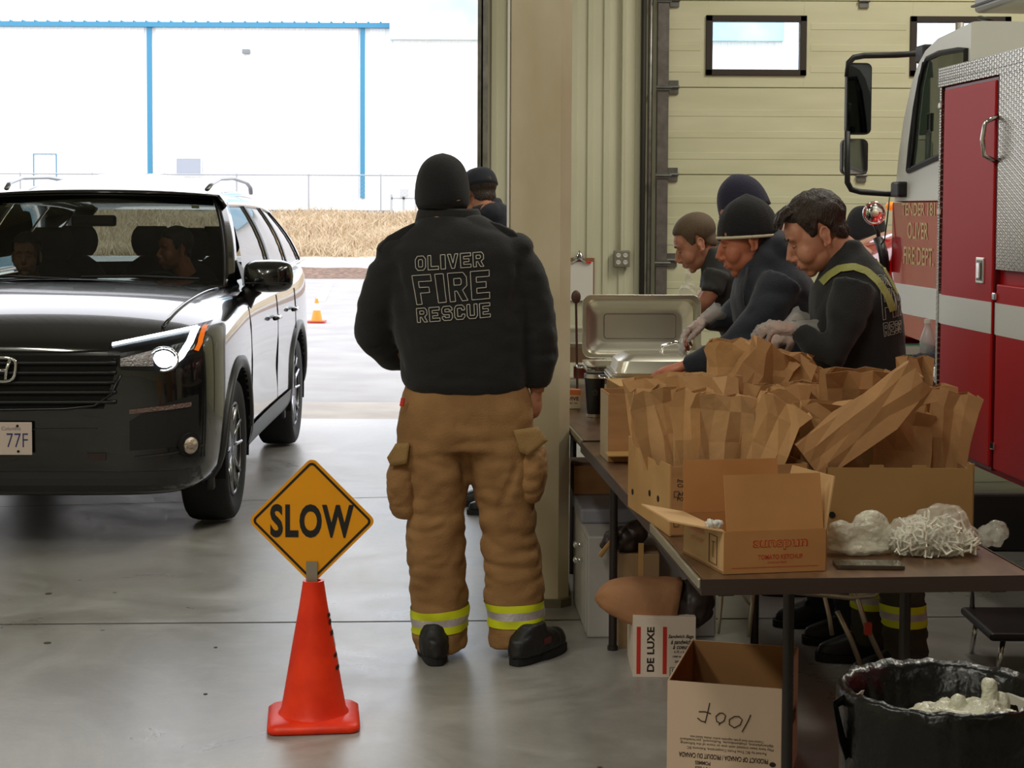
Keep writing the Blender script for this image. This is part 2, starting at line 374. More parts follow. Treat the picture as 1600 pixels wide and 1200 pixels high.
# dry grass
rg = random.Random(3)
def grass(bm, n, x0, x1, y0, y1, h0, h1, w):
    for _ in range(n):
        x = rg.uniform(x0, x1); y = rg.uniform(y0, y1)
        cl = noise.noise(Vector((x*0.35, y*0.6, 3)))
        if cl < -0.25 and rg.random() < 0.6: continue
        z = bermz(x, y); h = rg.uniform(h0, h1)*(0.75+0.9*max(0, cl+0.3)); a = rg.uniform(0, PI); lx = rg.gauss(0.05, 0.7)*h; ly = rg.gauss(0, 0.3)*h
        dx, dy = math.cos(a)*w, math.sin(a)*w
        v = [bm.verts.new(c) for c in ((x-dx, y-dy, z-0.02), (x+dx, y+dy, z-0.02), (x+dx*.7+lx*.4, y+dy*.7+ly*.4, z+h*.6), (x-dx*.7+lx*.4, y-dy*.7+ly*.4, z+h*.6), (x+lx, y+ly, z+h))]
        f = bm.faces.new(v[:4]); g = bm.faces.new((v[3], v[2], v[4])); k = 0 if rg.random() < 0.45+cl else (1 if rg.random() < 0.7 else 2)
        f.material_index = g.material_index = k
bm = B(); grass(bm, 42000, -26, 3, 55.8, 64.8, 0.12, 0.42, 0.02)
tag(obj('dry_grass', bm, [mat('straw', (196, 176, 146), 0.8), mat('tan_grass', (166, 142, 112), 0.8), mat('olive_grass', (140, 138, 100), 0.8)], recalc=False), 'tangled straw coloured dry grass on the bank below the chain link fence', 'grass', kind='stuff')
# chain link fence
FY = 65.2
def zat(py, Y): return W(600, py, Y).z
ft = thing('chain_link_fence', 'galvanised chain link fence on the grass bank before the white building', 'fence', (0, FY, 1.35))
ztop = zat(274, FY)-1.35
M_fence = mat('fence_wire', (160, 165, 170), 0.6, 0.3)
for k in range(-7, 3):
    x = W(595, 300, FY).x + k*2.82
    bm = B(); tube(bm, [(x, 0, -0.1), (x, 0, ztop+0.05)], 0.035, 8); obj('post', bm, M_fence, ft)
bm = B(); tube(bm, [(-35, 0, ztop), (4, 0, ztop)], 0.028, 8); obj('top_rail', bm, M_fence, ft)
bm = B(); x = -35.0
while x < 4:
    for s in (-1, 1):
        a = Vector((x, 0.01*s, 0.02)); b_ = Vector((x+s*ztop, 0.01*s, ztop)); w = 0.004
        bm.faces.new([bm.verts.new(c) for c in (a-Vector((w, 0, 0)), a+Vector((w, 0, 0)), b_+Vector((w, 0, 0)), b_-Vector((w, 0, 0)))])
    x += 0.16
o = obj('wire_mesh', bm, M_fence, ft, recalc=False); o['kind'] = 'stuff'
# white metal building
BY = 75.0
t = thing('metal_building', 'long white ribbed metal building across the road with blue eave and downspouts', 'building', (0, BY, 0))
M_wm = mat('white_siding', (246, 246, 248), 0.5, var=0.05, vscale=0.5)
M_blue = mat('blue_trim', (52, 128, 164), 0.5)
zb = 1.2; ze = zat(44, BY)
bx1 = W(616, 300, BY).x
bm = B(); ribbed(bm, -45, bx1, zb, ze, 0.0, 0.3, 0.03, 14); obj('wall', bm, M_wm, t)
bm = B(); box(bm, -45, bx1, -0.35, 0.05, ze-0.02, ze+0.2); ev = obj('eave', bm, M_blue, t)
bm = B()
x = -45
while x < bx1: box(bm, x, x+0.07, -0.37, 0.05, ze+0.2, ze+0.26); x += 0.55
obj('roof_rib', bm, M_blue, ev)
bm = B(); box(bm, -45, bx1+12, -0.1, 0.3, zb-0.3, zb+0.34); obj('base_kerb', bm, mat('kerb_blue', (88, 110, 130), 0.8), t)
for px in (235, 567):
    x = W(px, 200, BY).x; zt = ze; zl = zat(310 if px == 567 else 290, BY)
    bm = B(); box(bm, x-0.1, x+0.1, -0.2, -0.03, zl, zt); obj('downspout', bm, M_blue, t)
M_win = mat('dusty_window', (150, 158, 172), 0.15)
def bwin(px0, py0, px1, py1, fr, mt, yy):
    a, b_ = W(px0, py0, BY+yy), W(px1, py1, BY+yy)
    bm = B(); w = fr
    box(bm, a.x-w, b_.x+w, yy-0.05, yy+0.02, b_.z-w, b_.z); box(bm, a.x-w, b_.x+w, yy-0.05, yy+0.02, a.z, a.z+w); box(bm, a.x-w, a.x, yy-0.05, yy+0.02, b_.z, a.z); box(bm, b_.x, b_.x+w, yy-0.05, yy+0.02, b_.z, a.z)
    f = obj('window_frame' if mt else 'door_frame', bm, mat('pale_frame', (214, 222, 228), 0.5) if mt else M_blue, t)
    if mt: obj('pane', boxb(a.x, b_.x, yy-0.04, yy-0.02, b_.z, a.z), mt, f)
bwin(276, 248, 314, 274, 0.06, M_win, -0.04); bwin(635, 250, 668, 276, 0.06, M_win, -0.04); bwin(53, 241, 88, 300, 0.03, None, -0.05)
a = W(384, 80, BY-0.3); bm = B(); box(bm, a.x-0.17, a.x+0.17, -0.3, -0.03, a.z-0.1, a.z+0.1); obj('wall_lamp', bm, mat('lamp_bronze', (120, 128, 132), 0.5), t, bevel=0.02)
# taller blue-topped block to the right
bm = B(); ribbed(bm, bx1, 12, zb, zat(64, BY), -0.4, 0.3, 0.03, 14); obj('wall', bm, M_wm, t)
bm = B(); box(bm, bx1-0.15, 12, -0.9, 10, zat(64, BY), 20); obj('blue_cladding', bm, mat('pale_blue_cladding', (150, 196, 222), 0.5, var=0.3, vscale=0.35, var2=(196, 222, 236)), t)
a = W(628, 312, FY+2)
t = thing('utility_meters', 'grey gas meters and pipes against white building behind the fence', 'meter', (a.x, FY+3.0, 1.4))
bm = B()
for dx, h in ((-0.5, 0.8), (0.0, 1.0), (0.5, 0.75), (0.9, 0.6)): box(bm, dx-0.05, dx+0.05, 0, 0.1, 0, h)
box(bm, -0.5, 0.9, 0, 0.08, 0.6, 0.68); obj('pipework', bm, mat('meter_grey', (170, 176, 182), 0.6), t)
bm = B(); box(bm, -0.15, 0.2, -0.15, 0.1, 0.7, 1.05); obj('meter', bm, mat('meter_grey', (186, 190, 194), 0.6), t, bevel=0.03)
# ================= black sport utility car
def dark_glass(name, tint, refl=1.0):
    m = bpy.data.materials.new(name); m.use_nodes = True; nt = m.node_tree; N = nt.nodes; L = nt.links; N.remove(N['Principled BSDF'])
    tr = N.new('ShaderNodeBsdfTransparent'); tr.inputs[0].default_value = (*tint, 1)
    g = N.new('ShaderNodeBsdfGlossy'); g.inputs['Roughness'].default_value = 0.02
    fr = N.new('ShaderNodeFresnel'); fr.inputs[0].default_value = 1.5
    mx = N.new('ShaderNodeMixShader'); L.new(fr.outputs[0], mx.inputs[0]); L.new(tr.outputs[0], mx.inputs[1]); L.new(g.outputs[0], mx.inputs[2]); L.new(mx.outputs[0], N['Material Output'].inputs[0])
    return m
M_paint_b = mat('black_paint', (7, 7, 9), 0.22, coat=1.0, spec=0.5)
M_clad = mat('grey_cladding', (44, 44, 46), 0.42)
M_dark = mat('dark_void', (6, 6, 6), 0.9)
M_wind = dark_glass('windshield_glass', (0.42, 0.47, 0.44)); M_side = dark_glass('tinted_glass', (0.16, 0.17, 0.18))
CX, CY, CR = -2.40, 7.80, 0.017
car = thing('parked_car', 'black sport utility car with lit headlight entering through the open bay door', 'car', (CX, CY, 0), CR)
st = [  # y, half width, bottom z, top z at centre, shoulder z
 (-0.02, 0.56, 0.40, 0.96, 0.90), (0.0, 0.72, 0.33, 1.00, 0.93), (0.035, 0.82, 0.285, 1.03, 0.965), (0.12, 0.905, 0.26, 1.075, 1.00), (0.26, 0.955, 0.25, 1.13, 1.04), (0.50, 0.98, 0.25, 1.195, 1.085),
 (0.93, 0.99, 0.24, 1.255, 1.13), (1.30, 0.985, 0.24, 1.27, 1.155), (1.8, 0.975, 0.24, 1.25, 1.17), (2.6, 0.975, 0.24, 1.24, 1.185), (3.4, 0.985, 0.24, 1.25, 1.20), (3.9, 0.99, 0.26, 1.26, 1.22), (4.4, 0.975, 0.28, 1.26, 1.23), (4.75, 0.93, 0.32, 1.25, 1.22), (4.90, 0.86, 0.38, 1.2, 1.16)]
def section(y, w, zb, zt, zs):
    waist = 0.022 if 1.3 < y < 3.6 else 0
    h = [(0, zb), (w*.6, zb), (w*.90, zb+.01), (w*.975, zb+.09), (w-.004, zb+.22), (w-waist, .66 if zs > .95 else .6), (w-.0, .84 if zs > 1.0 else .78), (w*.985, zs-.05), (w*.945, zs+.0), (w*.84, zs+(zt-zs)*.55), (w*.5, zt-.012), (0, zt)]
    return [Vector((x, y, z)) for x, z in h] + [Vector((-x, y, z)) for x, z in h[-2:0:-1]]
bm = B(); rings = [section(*s) for s in st]
loft(bm, rings)
me = bpy.data.meshes.new('t'); bmesh.ops.recalc_face_normals(bm, faces=bm.faces); bm.to_mesh(me); bm.free()
o = bpy.data.objects.new('t', me); COL.objects.link(o); s = o.modifiers.new('s', 'SUBSURF'); s.levels = 2; s.render_levels = 2
body_me = baked(o)
CAR_BVH = BVHTree.FromPolygons([v.co.copy() for v in body_me.vertices], [list(p.vertices) for p in body_me.polygons])
tb = bpy.data.objects.new('t', body_me); COL.objects.link(tb)
cuts = []
for wy in (0.93, 3.75):
    for sx in (-1, 1):
        bm = B(); cyl(bm, (sx*0.98, wy, 0.385), 0.425, 0.75, 'X', 48); mm = bpy.data.meshes.new('c'); bm.to_mesh(mm); bm.free()
        c = bpy.data.objects.new('c', mm); COL.objects.link(c); cuts.append(c)
        b_ = tb.modifiers.new('b', 'BOOLEAN'); b_.object = c; b_.operation = 'DIFFERENCE'; b_.solver = 'EXACT'
body_me = baked(tb)
for c in cuts: bpy.data.objects.remove(c)
bm = B(); bm.from_mesh(body_me)
dl = [f for f in bm.faces if f.normal.z > 0.75 and 1.5 < f.calc_center_median().y < 4.55 and abs(f.calc_center_median().x) < 0.8 and f.calc_center_median().z > 0.9]
bmesh.ops.delete(bm, geom=dl, context='FACES')
body = obj('body', bm, M_paint_b, car, recalc=False); smooth_by_angle(body, 0.7)
def onfront(x, z, off=0.004):          # a point of the nose seen along +y, and its normal
    loc, n, i, d = CAR_BVH.ray_cast(Vector((x, -1.0, z)), Vector((0, 1, 0)))
    if loc is None: return Vector((x, 0.5, z)), Vector((0, -1, 0))
    return loc + n*off, n
def onside(y, z, off=0.004, sx=1):
    loc, n, i, d = CAR_BVH.ray_cast(Vector((2.0*sx, y, z)), Vector((-sx, 0, 0)))
    return loc + n*off, n
def fpatch(bm, fn, nu=16, nv=5, off=0.004, mi=0):
    return grid(bm, nu, nv, lambda u, v: onfront(*fn(u, v), off)[0], mi)
def fribbon(bm, pts, w, off=0.008, up=(0, 0, 1), n=24):
    # ribbon of width w along a polyline drawn on the nose
    P = [Vector((a, b)) for a, b in pts]; L_ = [0]
    for a, b in zip(P, P[1:]): L_.append(L_[-1]+(b-a).length)
    def at(s):
        s *= L_[-1]
        for i in range(len(P)-1):
            if s <= L_[i+1] or i == len(P)-2:
                t = (s-L_[i])/(L_[i+1]-L_[i]); d = (P[i+1]-P[i]).normalized(); return P[i].lerp(P[i+1], t), Vector((-d.y, d.x))
    grid(bm, n, 1, lambda u, v: onfront(*(at(u)[0]+at(u)[1]*w*(v-.5)), off)[0])
# hood shut lines and creases
for sx in (1, -1):
    bm = B(); pts = []
    for k in range(13):
        y = 0.2+1.15*k/12; x = sx*(0.72+0.10*(k/12))
        loc, n, i, d = CAR_BVH.ray_cast(Vector((x, y, 2)), Vector((0, 0, -1))); pts.append(loc+Vector((0, 0, 0.004)))
    tube(bm, pts, 0.009, 6); obj('hood_crease', bm, M_paint_b, car, smooth=True)
bm = B(); fribbon(bm, [(-0.55, 0.975), (-0.3, 0.965), (0.3, 0.965), (0.55, 0.975)], 0.008, 0.003); obj('hood_edge', bm, M_dark, car)
# grille
bm = B(); fpatch(bm, lambda u, v: ((u*2-1)*(0.56-0.08*(1-v)), 0.70+0.25*v), 28, 8, 0.003); gr = obj('grille', bm, M_dark, car)
M_slat = mat('grille_slat', (14, 14, 15), 0.5)
for k in range(5):
    z = 0.73+0.046*k; bm = B(); tube(bm, [onfront(x, z+0.004*abs(x), 0.01)[0] for x in [-.54+1.08*i/24 for i in range(25)]], (0.010), 6); obj('slat', bm, M_slat, gr, smooth=True)
bm = B(); tube(bm, [onfront(x, z, 0.012)[0] for x, z in [(-.56, .86), (-.52, .77), (-.44, .715), (-.3, .70), (0, .695), (.3, .70), (.44, .715), (.52, .77), (.56, .86)]], 0.007, 6); obj('grille_trim', bm, mat('dark_chrome', (60, 60, 64), 0.35, 0.9), gr, smooth=True)
# emblem: an upright H in a rounded chrome frame
bm = B()
c0 = onfront(0, 0.885, 0.03)[0]
fr_ = []
for k in range(28):
    a = 2*PI*k/28; r = 1/((abs(math.cos(a))**4+abs(math.sin(a))**4)**0.25); z = 0.056*r*math.sin(a); x = 0.078*r*math.cos(a)*(1+0.12*z/0.056*0.8); fr_.append(c0+Vector((x, 0, z)))
tube(bm, fr_+[fr_[0]], 0.008, 8, cap=False)
for s in (-1, 1): tube(bm, [c0+Vector((s*0.030, 0.004, -0.045)), c0+Vector((s*0.036, 0, 0)), c0+Vector((s*0.052, 0.004, 0.047))], [0.010, 0.008, 0.010], 8)
tube(bm, [c0+Vector((-0.035, 0.002, -0.004)), c0+Vector((0.035, 0.002, -0.004))], 0.009, 8)
obj('emblem', bm, M_chrome, car, smooth=True)
# headlights
M_lens = dark_glass('lens_glass', (0.75, 0.78, 0.8)); M_led = mat('daylight_led', (255, 255, 255), 0.3, emit=(232, 246, 255), es=9); M_beam = mat('lamp_beam', (255, 255, 255), 0.3, emit=(240, 248, 255), es=45)
M_amber = mat('amber_lens', (230, 110, 20), 0.2, emit=(255, 120, 10), es=0.35); M_refl = mat('lamp_reflector', (150, 146, 150), 0.22, 0.9, bump=0.6, bscale=90)
for sx in (1, -1):
    S = lambda fn: (lambda u, v: (sx*fn(u, v)[0], fn(u, v)[1]))
    def lamp(u, v):
        x = 0.50+0.41*u
        lo = 0.885-0.02*u+0.16*max(0, (u-0.62))**1.2 if u > .0 else .865
        hi = 0.99+0.095*u**0.85
        lo += max(0, 0.15-u)*0.55
        return x, lo+(hi-lo)*v
    bm = B(); fpatch(bm, S(lamp), 26, 8, 0.002); hl = obj('headlight', bm, mat('lamp_housing', (26, 27, 30), 0.25, 0.4), car)
    bm = B(); fribbon(bm, [(sx*0.515, 0.995), (sx*0.70, 1.03), (sx*0.865, 1.06)], 0.013, 0.010, n=30); obj('light_strip', bm, M_led, hl)
    bm = B(); fribbon(bm, [(sx*0.862, 1.06), (sx*0.855, 1.0), (sx*0.825, 0.94), (sx*0.785, 0.905)], 0.028, 0.010, n=20); obj('light_strip', bm, M_led, hl)
    bm = B(); fribbon(bm, [(sx*0.893, 1.064), (sx*0.893, 0.99), (sx*0.882, 0.96)], 0.018, 0.010, n=12); obj('turn_lens', bm, M_amber, hl)
    bm = B(); fpatch(bm, S(lambda u, v: (0.56+0.15*u, 0.90+0.06*v*(0.6+u*.6))), 8, 5, 0.007); obj('reflector', bm, M_refl, hl)
    p, n = onfront(sx*0.755, 0.93, 0.006)
    bm = B(); ell(bm, (0, 0, 0), (0.05, 0.022, 0.04)); pb = obj('projector_lens', bm, M_beam if sx == 1 else M_beam, hl, smooth=True, loc=p)
    bm = B(); tube(bm, [(0.068*math.cos(a), -0.004, 0.056*math.sin(a)) for a in [2*PI*k/20 for k in range(21)]], 0.006, 6, cap=False); obj('lamp_ring', bm, M_chrome, hl, smooth=True, loc=p)
    # lower corner: air curtain, strip lamp, fog lamp
    bm = B(); fpatch(bm, S(lambda u, v: (0.60+0.30*u, (0.50+0.02*u)+(0.19+0.045*u-0.05*(1-u)**3)*v)), 16, 6, 0.002); cs = obj('bumper_insert', bm, mat('insert_black', (14, 14, 15), 0.6), car)
    bm = B(); fpatch(bm, S(lambda u, v: (0.60+0.27*u, 0.675+0.025*u+0.022*v)), 14, 2, 0.007); obj('marker_strip', bm, mat('strip_lens', (120, 96, 90), 0.2, 0.3, bump=1, bscale=120), cs)
    p, n = onfront(sx*0.86, 0.515, 0.006); R = n.to_track_quat('Z', 'Y').to_matrix().to_4x4()
    bm = B(); cyl(bm, (0, 0, 0), 0.060, 0.02, seg=24, M=R); fg = obj('fog_lamp', bm, M_dark, cs, smooth=False, loc=p)
    bm = B(); ell(bm, (0, 0, 0), (0.043, 0.043, 0.02), M=R); q = obj('fog_lens', bm, mat('fog_lens', (205, 190, 175), 0.12, 0.9, bump=1.0, bscale=70), fg, smooth=True, loc=n*0.01)
    bm = B(); fribbon(bm, [(sx*0.62, 0.468), (sx*0.80, 0.485), (sx*0.915, 0.505)], 0.010, 0.006); obj('bumper_crease', bm, M_clad, cs)
    bm = B(); fpatch(bm, S(lambda u, v: (0.0+0.90*u, 0.30-0.02*u**3*0+0.10*v)), 20, 3, 0.003); obj('lower_valance', bm, M_clad, car)
# towing eye cover and grille bar
bm = B(); fribbon(bm, [(-0.45, 0.605), (0.0, 0.60), (0.45, 0.605)], 0.006, 0.006); obj('bumper_seam', bm, M_clad, car)
bm = B(); fpatch(bm, lambda u, v: (0.40+0.09*u, 0.455+0.035*v), 6, 4, 0.006); obj('tow_cover', bm, mat('tow_cover', (50, 34, 34), 0.4), car)
# licence plate
p, n = onfront(0.0, 0.562, 0.014)
pl = obj('license_plate', boxb(-0.152, 0.152, -0.004, 0.0, -0.077, 0.077), mat('plate_white', (214, 196, 186), 0.5), car, bevel=0.003, loc=Vector((0, p.y-0.012, 0.562)))
M_pb = mat('plate_blue', (40, 40, 110), 0.6)
text('plate_lettering', '77F', 0.098, M_pb, frame((0.148-0.065, -0.0055, -0.012), (1, 0, 0), (0, 0, 1)), pl, bold=-0.001, sx=0.74)
text('plate_lettering', 'British Columbia', 0.026, M_pb, frame((0.02, -0.0055, 0.047), (1, 0, 0), (0, 0, 1)), pl, bold=-0.0004, sx=0.9, shear=0.2)
bm = B()
for x in (0.085, 0.09, -0.085, -0.09):
    pass
for x, z in ((0.085, 0.06), (0.088, -0.06), (-0.085, 0.06), (-0.088, -0.06)):
    bm2 = B(); cyl(bm2, (x, -0.006, z), 0.006, 0.004, 'Y', 12); obj('screw', bm2, M_dark, pl)
bm.free()
# ---- greenhouse
zbelt = lambda y: 1.20+0.022*(y-1.5)
def ztop_(y): return 1.715-0.012*(y-2.3)**2-0.03*max(0, y-3.9)
def side(y, t, off=0.0, sx=1):
    x0 = 0.925-0.01*max(0, y-3.4); x1 = 0.70-0.035*max(0, y-3.2)
    z0, z1 = zbelt(y), ztop_(y)
    return Vector((sx*(x0+(x1-x0)*t+0.035*math.sin(PI*t)+off), y, z0+(z1-z0)*t))
def roofpt(u, v):                      # u across -1..1, v along 0..1
    x = u*2-1; y0 = 2.02-0.12*(1-x*x); y = y0+(4.62-y0)*v
    z = ztop_(y)+(0.015+0.125*(0.5-0.5*math.cos(2*PI*min(1, 0.06+v*1.05))))*(1-abs(x)**2.4)+0.01*math.sin(PI*v)
    hw = 0.70-0.035*max(0, y-3.2)
    return Vector((x*hw, y, z))
bm = B(); grid(bm, 20, 16, roofpt); obj('roof', bm, M_paint_b, car, smooth=True, solid=0.012)
A = lambda t: Vector((0.86-0.16*t+0.02*math.sin(PI*t), 1.42+0.66*t, 1.205+0.50*t+0.03*math.sin(PI*t)))   # A pillar line
def wsp(u, v):
    x = u*2-1; e = A(v); bow = (1-x*x)
    return Vector((x*(e.x-0.035), e.y-bow*(0.26-0.10*v), e.z+bow*(0.035-0.02*v)))
bm = B(); grid(bm, 20, 12, wsp); ws = obj('windshield', bm, M_wind, car, smooth=True)
bm = B()
for (a, b_) in (((0.0, 0.0), (1.0, 0.0)), ((0.0, 1.0), (1.0, 1.0)), ((0, 0), (0, 1)), ((1, 0), (1, 1))):
    tube(bm, [wsp(a[0]+(b_[0]-a[0])*k/12, a[1]+(b_[1]-a[1])*k/12)+Vector((0, -0.003, 0)) for k in range(13)], 0.009, 6)
obj('windshield_seal', bm, M_black, ws, smooth=True)
bm = B(); grid(bm, 20, 2, lambda u, v: wsp(0.01+u*.98, 0.885+0.1*v)+Vector((0, 0.006, 0))); obj('sun_band', bm, mat('frit', (14, 14, 14), 0.5), ws)
for u in (0.90, 0.13):
    bm = B(); grid(bm, 2, 2, lambda a, b_: wsp(u+0.03*a, 0.83+0.045*b_)+Vector((0, 0.004, 0))); obj('sticker', bm, mat('sticker', (214, 204, 150), 0.6), ws)
bm = B(); grid(bm, 20, 3, lambda u, v: Vector(((u*2-1)*0.84, 1.15+0.26*(u*2-1)**2-0.12+0.14*v, 1.262-0.08*abs(u*2-1)**2))); obj('cowl', bm, M_black, car)
for (a, b_) in (((-0.55, 1.17), (0.05, 1.10)), ((0.1, 1.16), (0.72, 1.22))):
    bm = B(); tube(bm, [(a[0], a[1], 1.27), ((a[0]+b_[0])/2, min(a[1], b_[1])-0.02, 1.275), (b_[0], b_[1], 1.26)], 0.008, 6); obj('wiper', bm, M_black, car)
for sx in (1, -1):
    def Q(*pts): return [Vector((p[0]*sx, p[1], p[2])) for p in pts]
    # A pillar strip between windshield and door glass
    bm = B(); grid(bm, 12, 3, lambda u, v: Vector(((A(u).x-0.035+0.055*v)*sx, A(u).y+0.09*v, A(u).z+0.004-0.004*v))); obj('front_pillar', bm, M_paint_b, car, smooth=True, solid=0.01)
    front_y = lambda t: 1.50+0.62*t**0.95
    cols = [(front_y, lambda t: 2.62+0.12*t), (lambda t: 2.72+0.12*t, lambda t: 3.52+0.08*t), (lambda t: 3.60+0.06*t, lambda t: 4.38-0.14*t)]
    for i, (ya, yb) in enumerate(cols):
        mt_ = M_side
        bm = B(); grid(bm, 10, 6, lambda u, v: side(ya(v)+(yb(v)-ya(v))*u, 0.02+0.88*v, -0.008, sx))
        obj('side_window', bm, mt_, car, smooth=True)
    for (ya, yb) in ((lambda t: 2.62+0.12*t, lambda t: 2.72+0.12*t), (lambda t: 3.52+0.08*t, lambda t: 3.60+0.06*t)):
        bm = B(); grid(bm, 3, 8, lambda u, v: side(ya(v)+(yb(v)-ya(v))*u, v, 0.0, sx)); obj('door_pillar', bm, M_black, car, smooth=True, solid=0.01)
    bm = B(); grid(bm, 8, 8, lambda u, v: side((4.38-0.14*v)+(4.80-0.22*v-4.38+0.14*v)*u, v, 0.0-0.05*u*u, sx)); obj('rear_pillar', bm, M_paint_b, car, smooth=True, solid=0.012)
    bm = B(); grid(bm, 30, 2, lambda u, v: side(2.0+2.5*u, 0.88+0.125*v, 0.0, sx)); obj('roof_side', bm, M_paint_b, car, smooth=True, solid=0.012)
    bm = B(); tube(bm, [side(1.5+3.2*k/24, 0.0, 0.01, sx) for k in range(25)], (0.010), 6); obj('belt_moulding', bm, M_chrome, car, smooth=True)
    bm = B(); grid(bm, 24, 2, lambda u, v: Vector((sx*(0.80+0.13*v), 1.3+3.4*u, 1.19+0.02*(1.3+3.4*u-1.5)*1.0-0.0*v)));  obj('door_sill', bm, M_paint_b, car)
    bm = B(); grid(bm, 2, 2, lambda u, v: side(1.48+0.16*u, 0.02+0.30*v*(1-u*.4), 0.0, sx)); obj('mirror_sail', bm, M_black, car)
    # roof rail
    pts = [(0.60, 2.22, 1.755), (0.61, 2.32, 1.79), (0.615, 2.6, 1.825), (0.61, 3.2, 1.84), (0.60, 3.9, 1.82), (0.59, 4.15, 1.79), (0.58, 4.25, 1.75)]
    bm = B(); tube(bm, Q(*pts), [(0.016, 0.012)]*7, 8); obj('roof_rail', bm, mat('satin_rail', (150, 152, 158), 0.3, 0.8), car, smooth=True)
    # door mirror
    mc = Vector((sx*1.06, 1.50, 1.265))
    bm = B(); R = []
    for k in range(9):
        a = k/8; w = 0.14*math.sin(PI*(0.06+0.88*a))**0.45; h = 0.092*math.sin(PI*(0.08+0.84*a))**0.5
        R.append([mc+Vector((sx*w*math.copysign(abs(math.cos(t))**0.55, math.cos(t)), -0.09+0.19*a, h*math.copysign(abs(math.sin(t))**0.6, math.sin(t)))) for t in [2*PI*j/20 for j in range(20)]])
    loft(bm, R); mr = obj('door_mirror', bm, M_paint_b, car, smooth=True)
    bm = B(); tube(bm, [mc+Vector((-sx*0.07, 0.02, -0.06)), Vector((sx*0.95, 1.5, 1.17)), Vector((sx*0.92, 1.5, 1.10))], [(0.03, 0.05), (0.03, 0.05), (0.03, 0.05)], 8); obj('mirror_arm', bm, M_black, mr, smooth=True)
    bm = B(); tube(bm, [mc+Vector((sx*(-0.12+0.24*k/8), -0.088+0.0*k, -0.035)) for k in range(9)], 0.004, 5); obj('mirror_seam', bm, M_clad, mr)
    # shut lines, handles, side cladding
    for y in (1.42, 2.66, 3.55):
        bm = B(); tube(bm, [onside(y, z, 0.001, sx)[0] for z in (0.42, 0.6, 0.8, 1.0, 1.1)], 0.004, 5); obj('door_gap', bm, M_dark, car)
    for y in (2.45, 3.35):
        bm = B(); p = onside(y, 0.97, 0.02, sx)[0]; tube(bm, [p+Vector((0, -0.11, 0)), p+Vector((sx*0.015, -0.06, 0)), p+Vector((sx*0.015, 0.06, 0)), p+Vector((0, 0.11, 0))], 0.013, 8); obj('door_handle', bm, M_paint_b, car, smooth=True)
    bm = B(); grid(bm, 24, 5, lambda u, v: onside(1.33+2.0*u, 0.27+0.17*v, 0.012, sx)[0]); obj('rocker_cladding', bm, M_clad, car, smooth=True)
    for wy in (0.93, 3.75):
        bm = B()
        R = []
        for k in range(33):
            a = PI*(-0.10+1.2*k/32); c_, s_ = math.cos(a), math.sin(a); y = wy+0.425*c_; z = 0.385+0.425*s_; yo = wy+0.495*c_; zo = 0.385+0.485*s_
            zc = max(0.27, min(z, 1.05)); X = 0.982
            X1 = min(0.995, abs(onside(min(max(yo, 0.15), 4.8), max(0.30, zo), 0.0, sx)[0].x)+0.012)
            X0 = X1
            R.append([Vector((sx*X0, y, z)), Vector((sx*(X0+.006), (y+yo)/2, (z+zo)/2)), Vector((sx*X1, yo, zo)), Vector((sx*(X1-.03), yo, zo)), Vector((sx*(X0-.05), y, z))])
        loft(bm, R, closed=True); obj('arch_cladding', bm, M_clad, car, smooth=True)
        bm = B(); R = []
        for xx in (0.60, 0.97):
            R.append([Vector((sx*xx, wy+0.423*math.cos(PI*(-.08+1.16*k/24)), 0.385+0.423*math.sin(PI*(-.08+1.16*k/24)))) for k in range(25)])
        loft(bm, R, closed=False); f = bm.faces.new([bm.verts.new(p) for p in R[0]]); obj('wheel_liner', bm, M_dark, car)
        # wheel
        wo = Vector((sx*0.845, wy, 0.378))
        bm = B(); prof = [(0.235, -0.10), (0.30, -0.118), (0.345, -0.122), (0.368, -0.105), (0.376, -0.07), (0.377, 0), (0.376, 0.07), (0.368, 0.105), (0.345, 0.122), (0.30, 0.118), (0.235, 0.10)]
        n = 64; R = []
        for k in range(n):
            a = 2*PI*k/n; tr = 0.0035 if k % 2 else 0
            R.append([Vector(((x), (r-(tr if r > 0.36 else 0))*math.cos(a), (r-(tr if r > 0.36 else 0))*math.sin(a))) for r, x in prof])
        R.append(R[0]); loft(bm, R, cap=False, closed=False); wh = obj('tire', bm, M_rubber, car, smooth=True, loc=wo)
        bm = B()
        for r in ():
            tube(bm, [(r, 0.3775*math.cos(a), 0.3775*math.sin(a)) for a in [0]] + [(r, 0.37*math.cos(2*PI*k/48), 0.37*math.sin(2*PI*k/48)) for k in range(1)], 0.001, 3) if False else None
        bm.free()
        M_al = mat('alloy_rim', (176, 178, 184), 0.25, 1.0); M_ald = mat('rim_dark', (40, 40, 42), 0.4, 0.5)
        bm = B(); lathe_r = [(0.232, 0.095), (0.245, 0.108), (0.236, 0.112), (0.222, 0.09), (0.205, -0.06), (0.0, -0.06)]
        R = [[Vector((sx*x, r*math.cos(2*PI*k/40), r*math.sin(2*PI*k/40))) for k in range(40)] for r, x in lathe_r[:-1]]
        loft(bm, R); rim = obj('rim', bm, M_ald, wh, smooth=True); smooth_by_angle(rim, 0.5)
        for k in range(5):
            a = 2*PI*k/5+0.3
            for da in (-0.17, 0.17):
                bm = B(); d1 = Vector((0, math.cos(a+da*.5), math.sin(a+da*.5))); d2 = Vector((0, math.cos(a+da*1.6), math.sin(a+da*1.6)))
                tube(bm, [d1*0.05+Vector((sx*0.075, 0, 0)), d2*0.14+Vector((sx*0.088, 0, 0)), d2*0.232+Vector((sx*0.098, 0, 0))], [(0.022, 0.016), (0.016, 0.014), (0.02, 0.012)], 8); obj('spoke', bm, M_al, rim, smooth=True)
        bm = B(); cyl(bm, (sx*0.08, 0, 0), 0.055, 0.03, 'X', 20); obj('hub_cap', bm, M_al, rim)
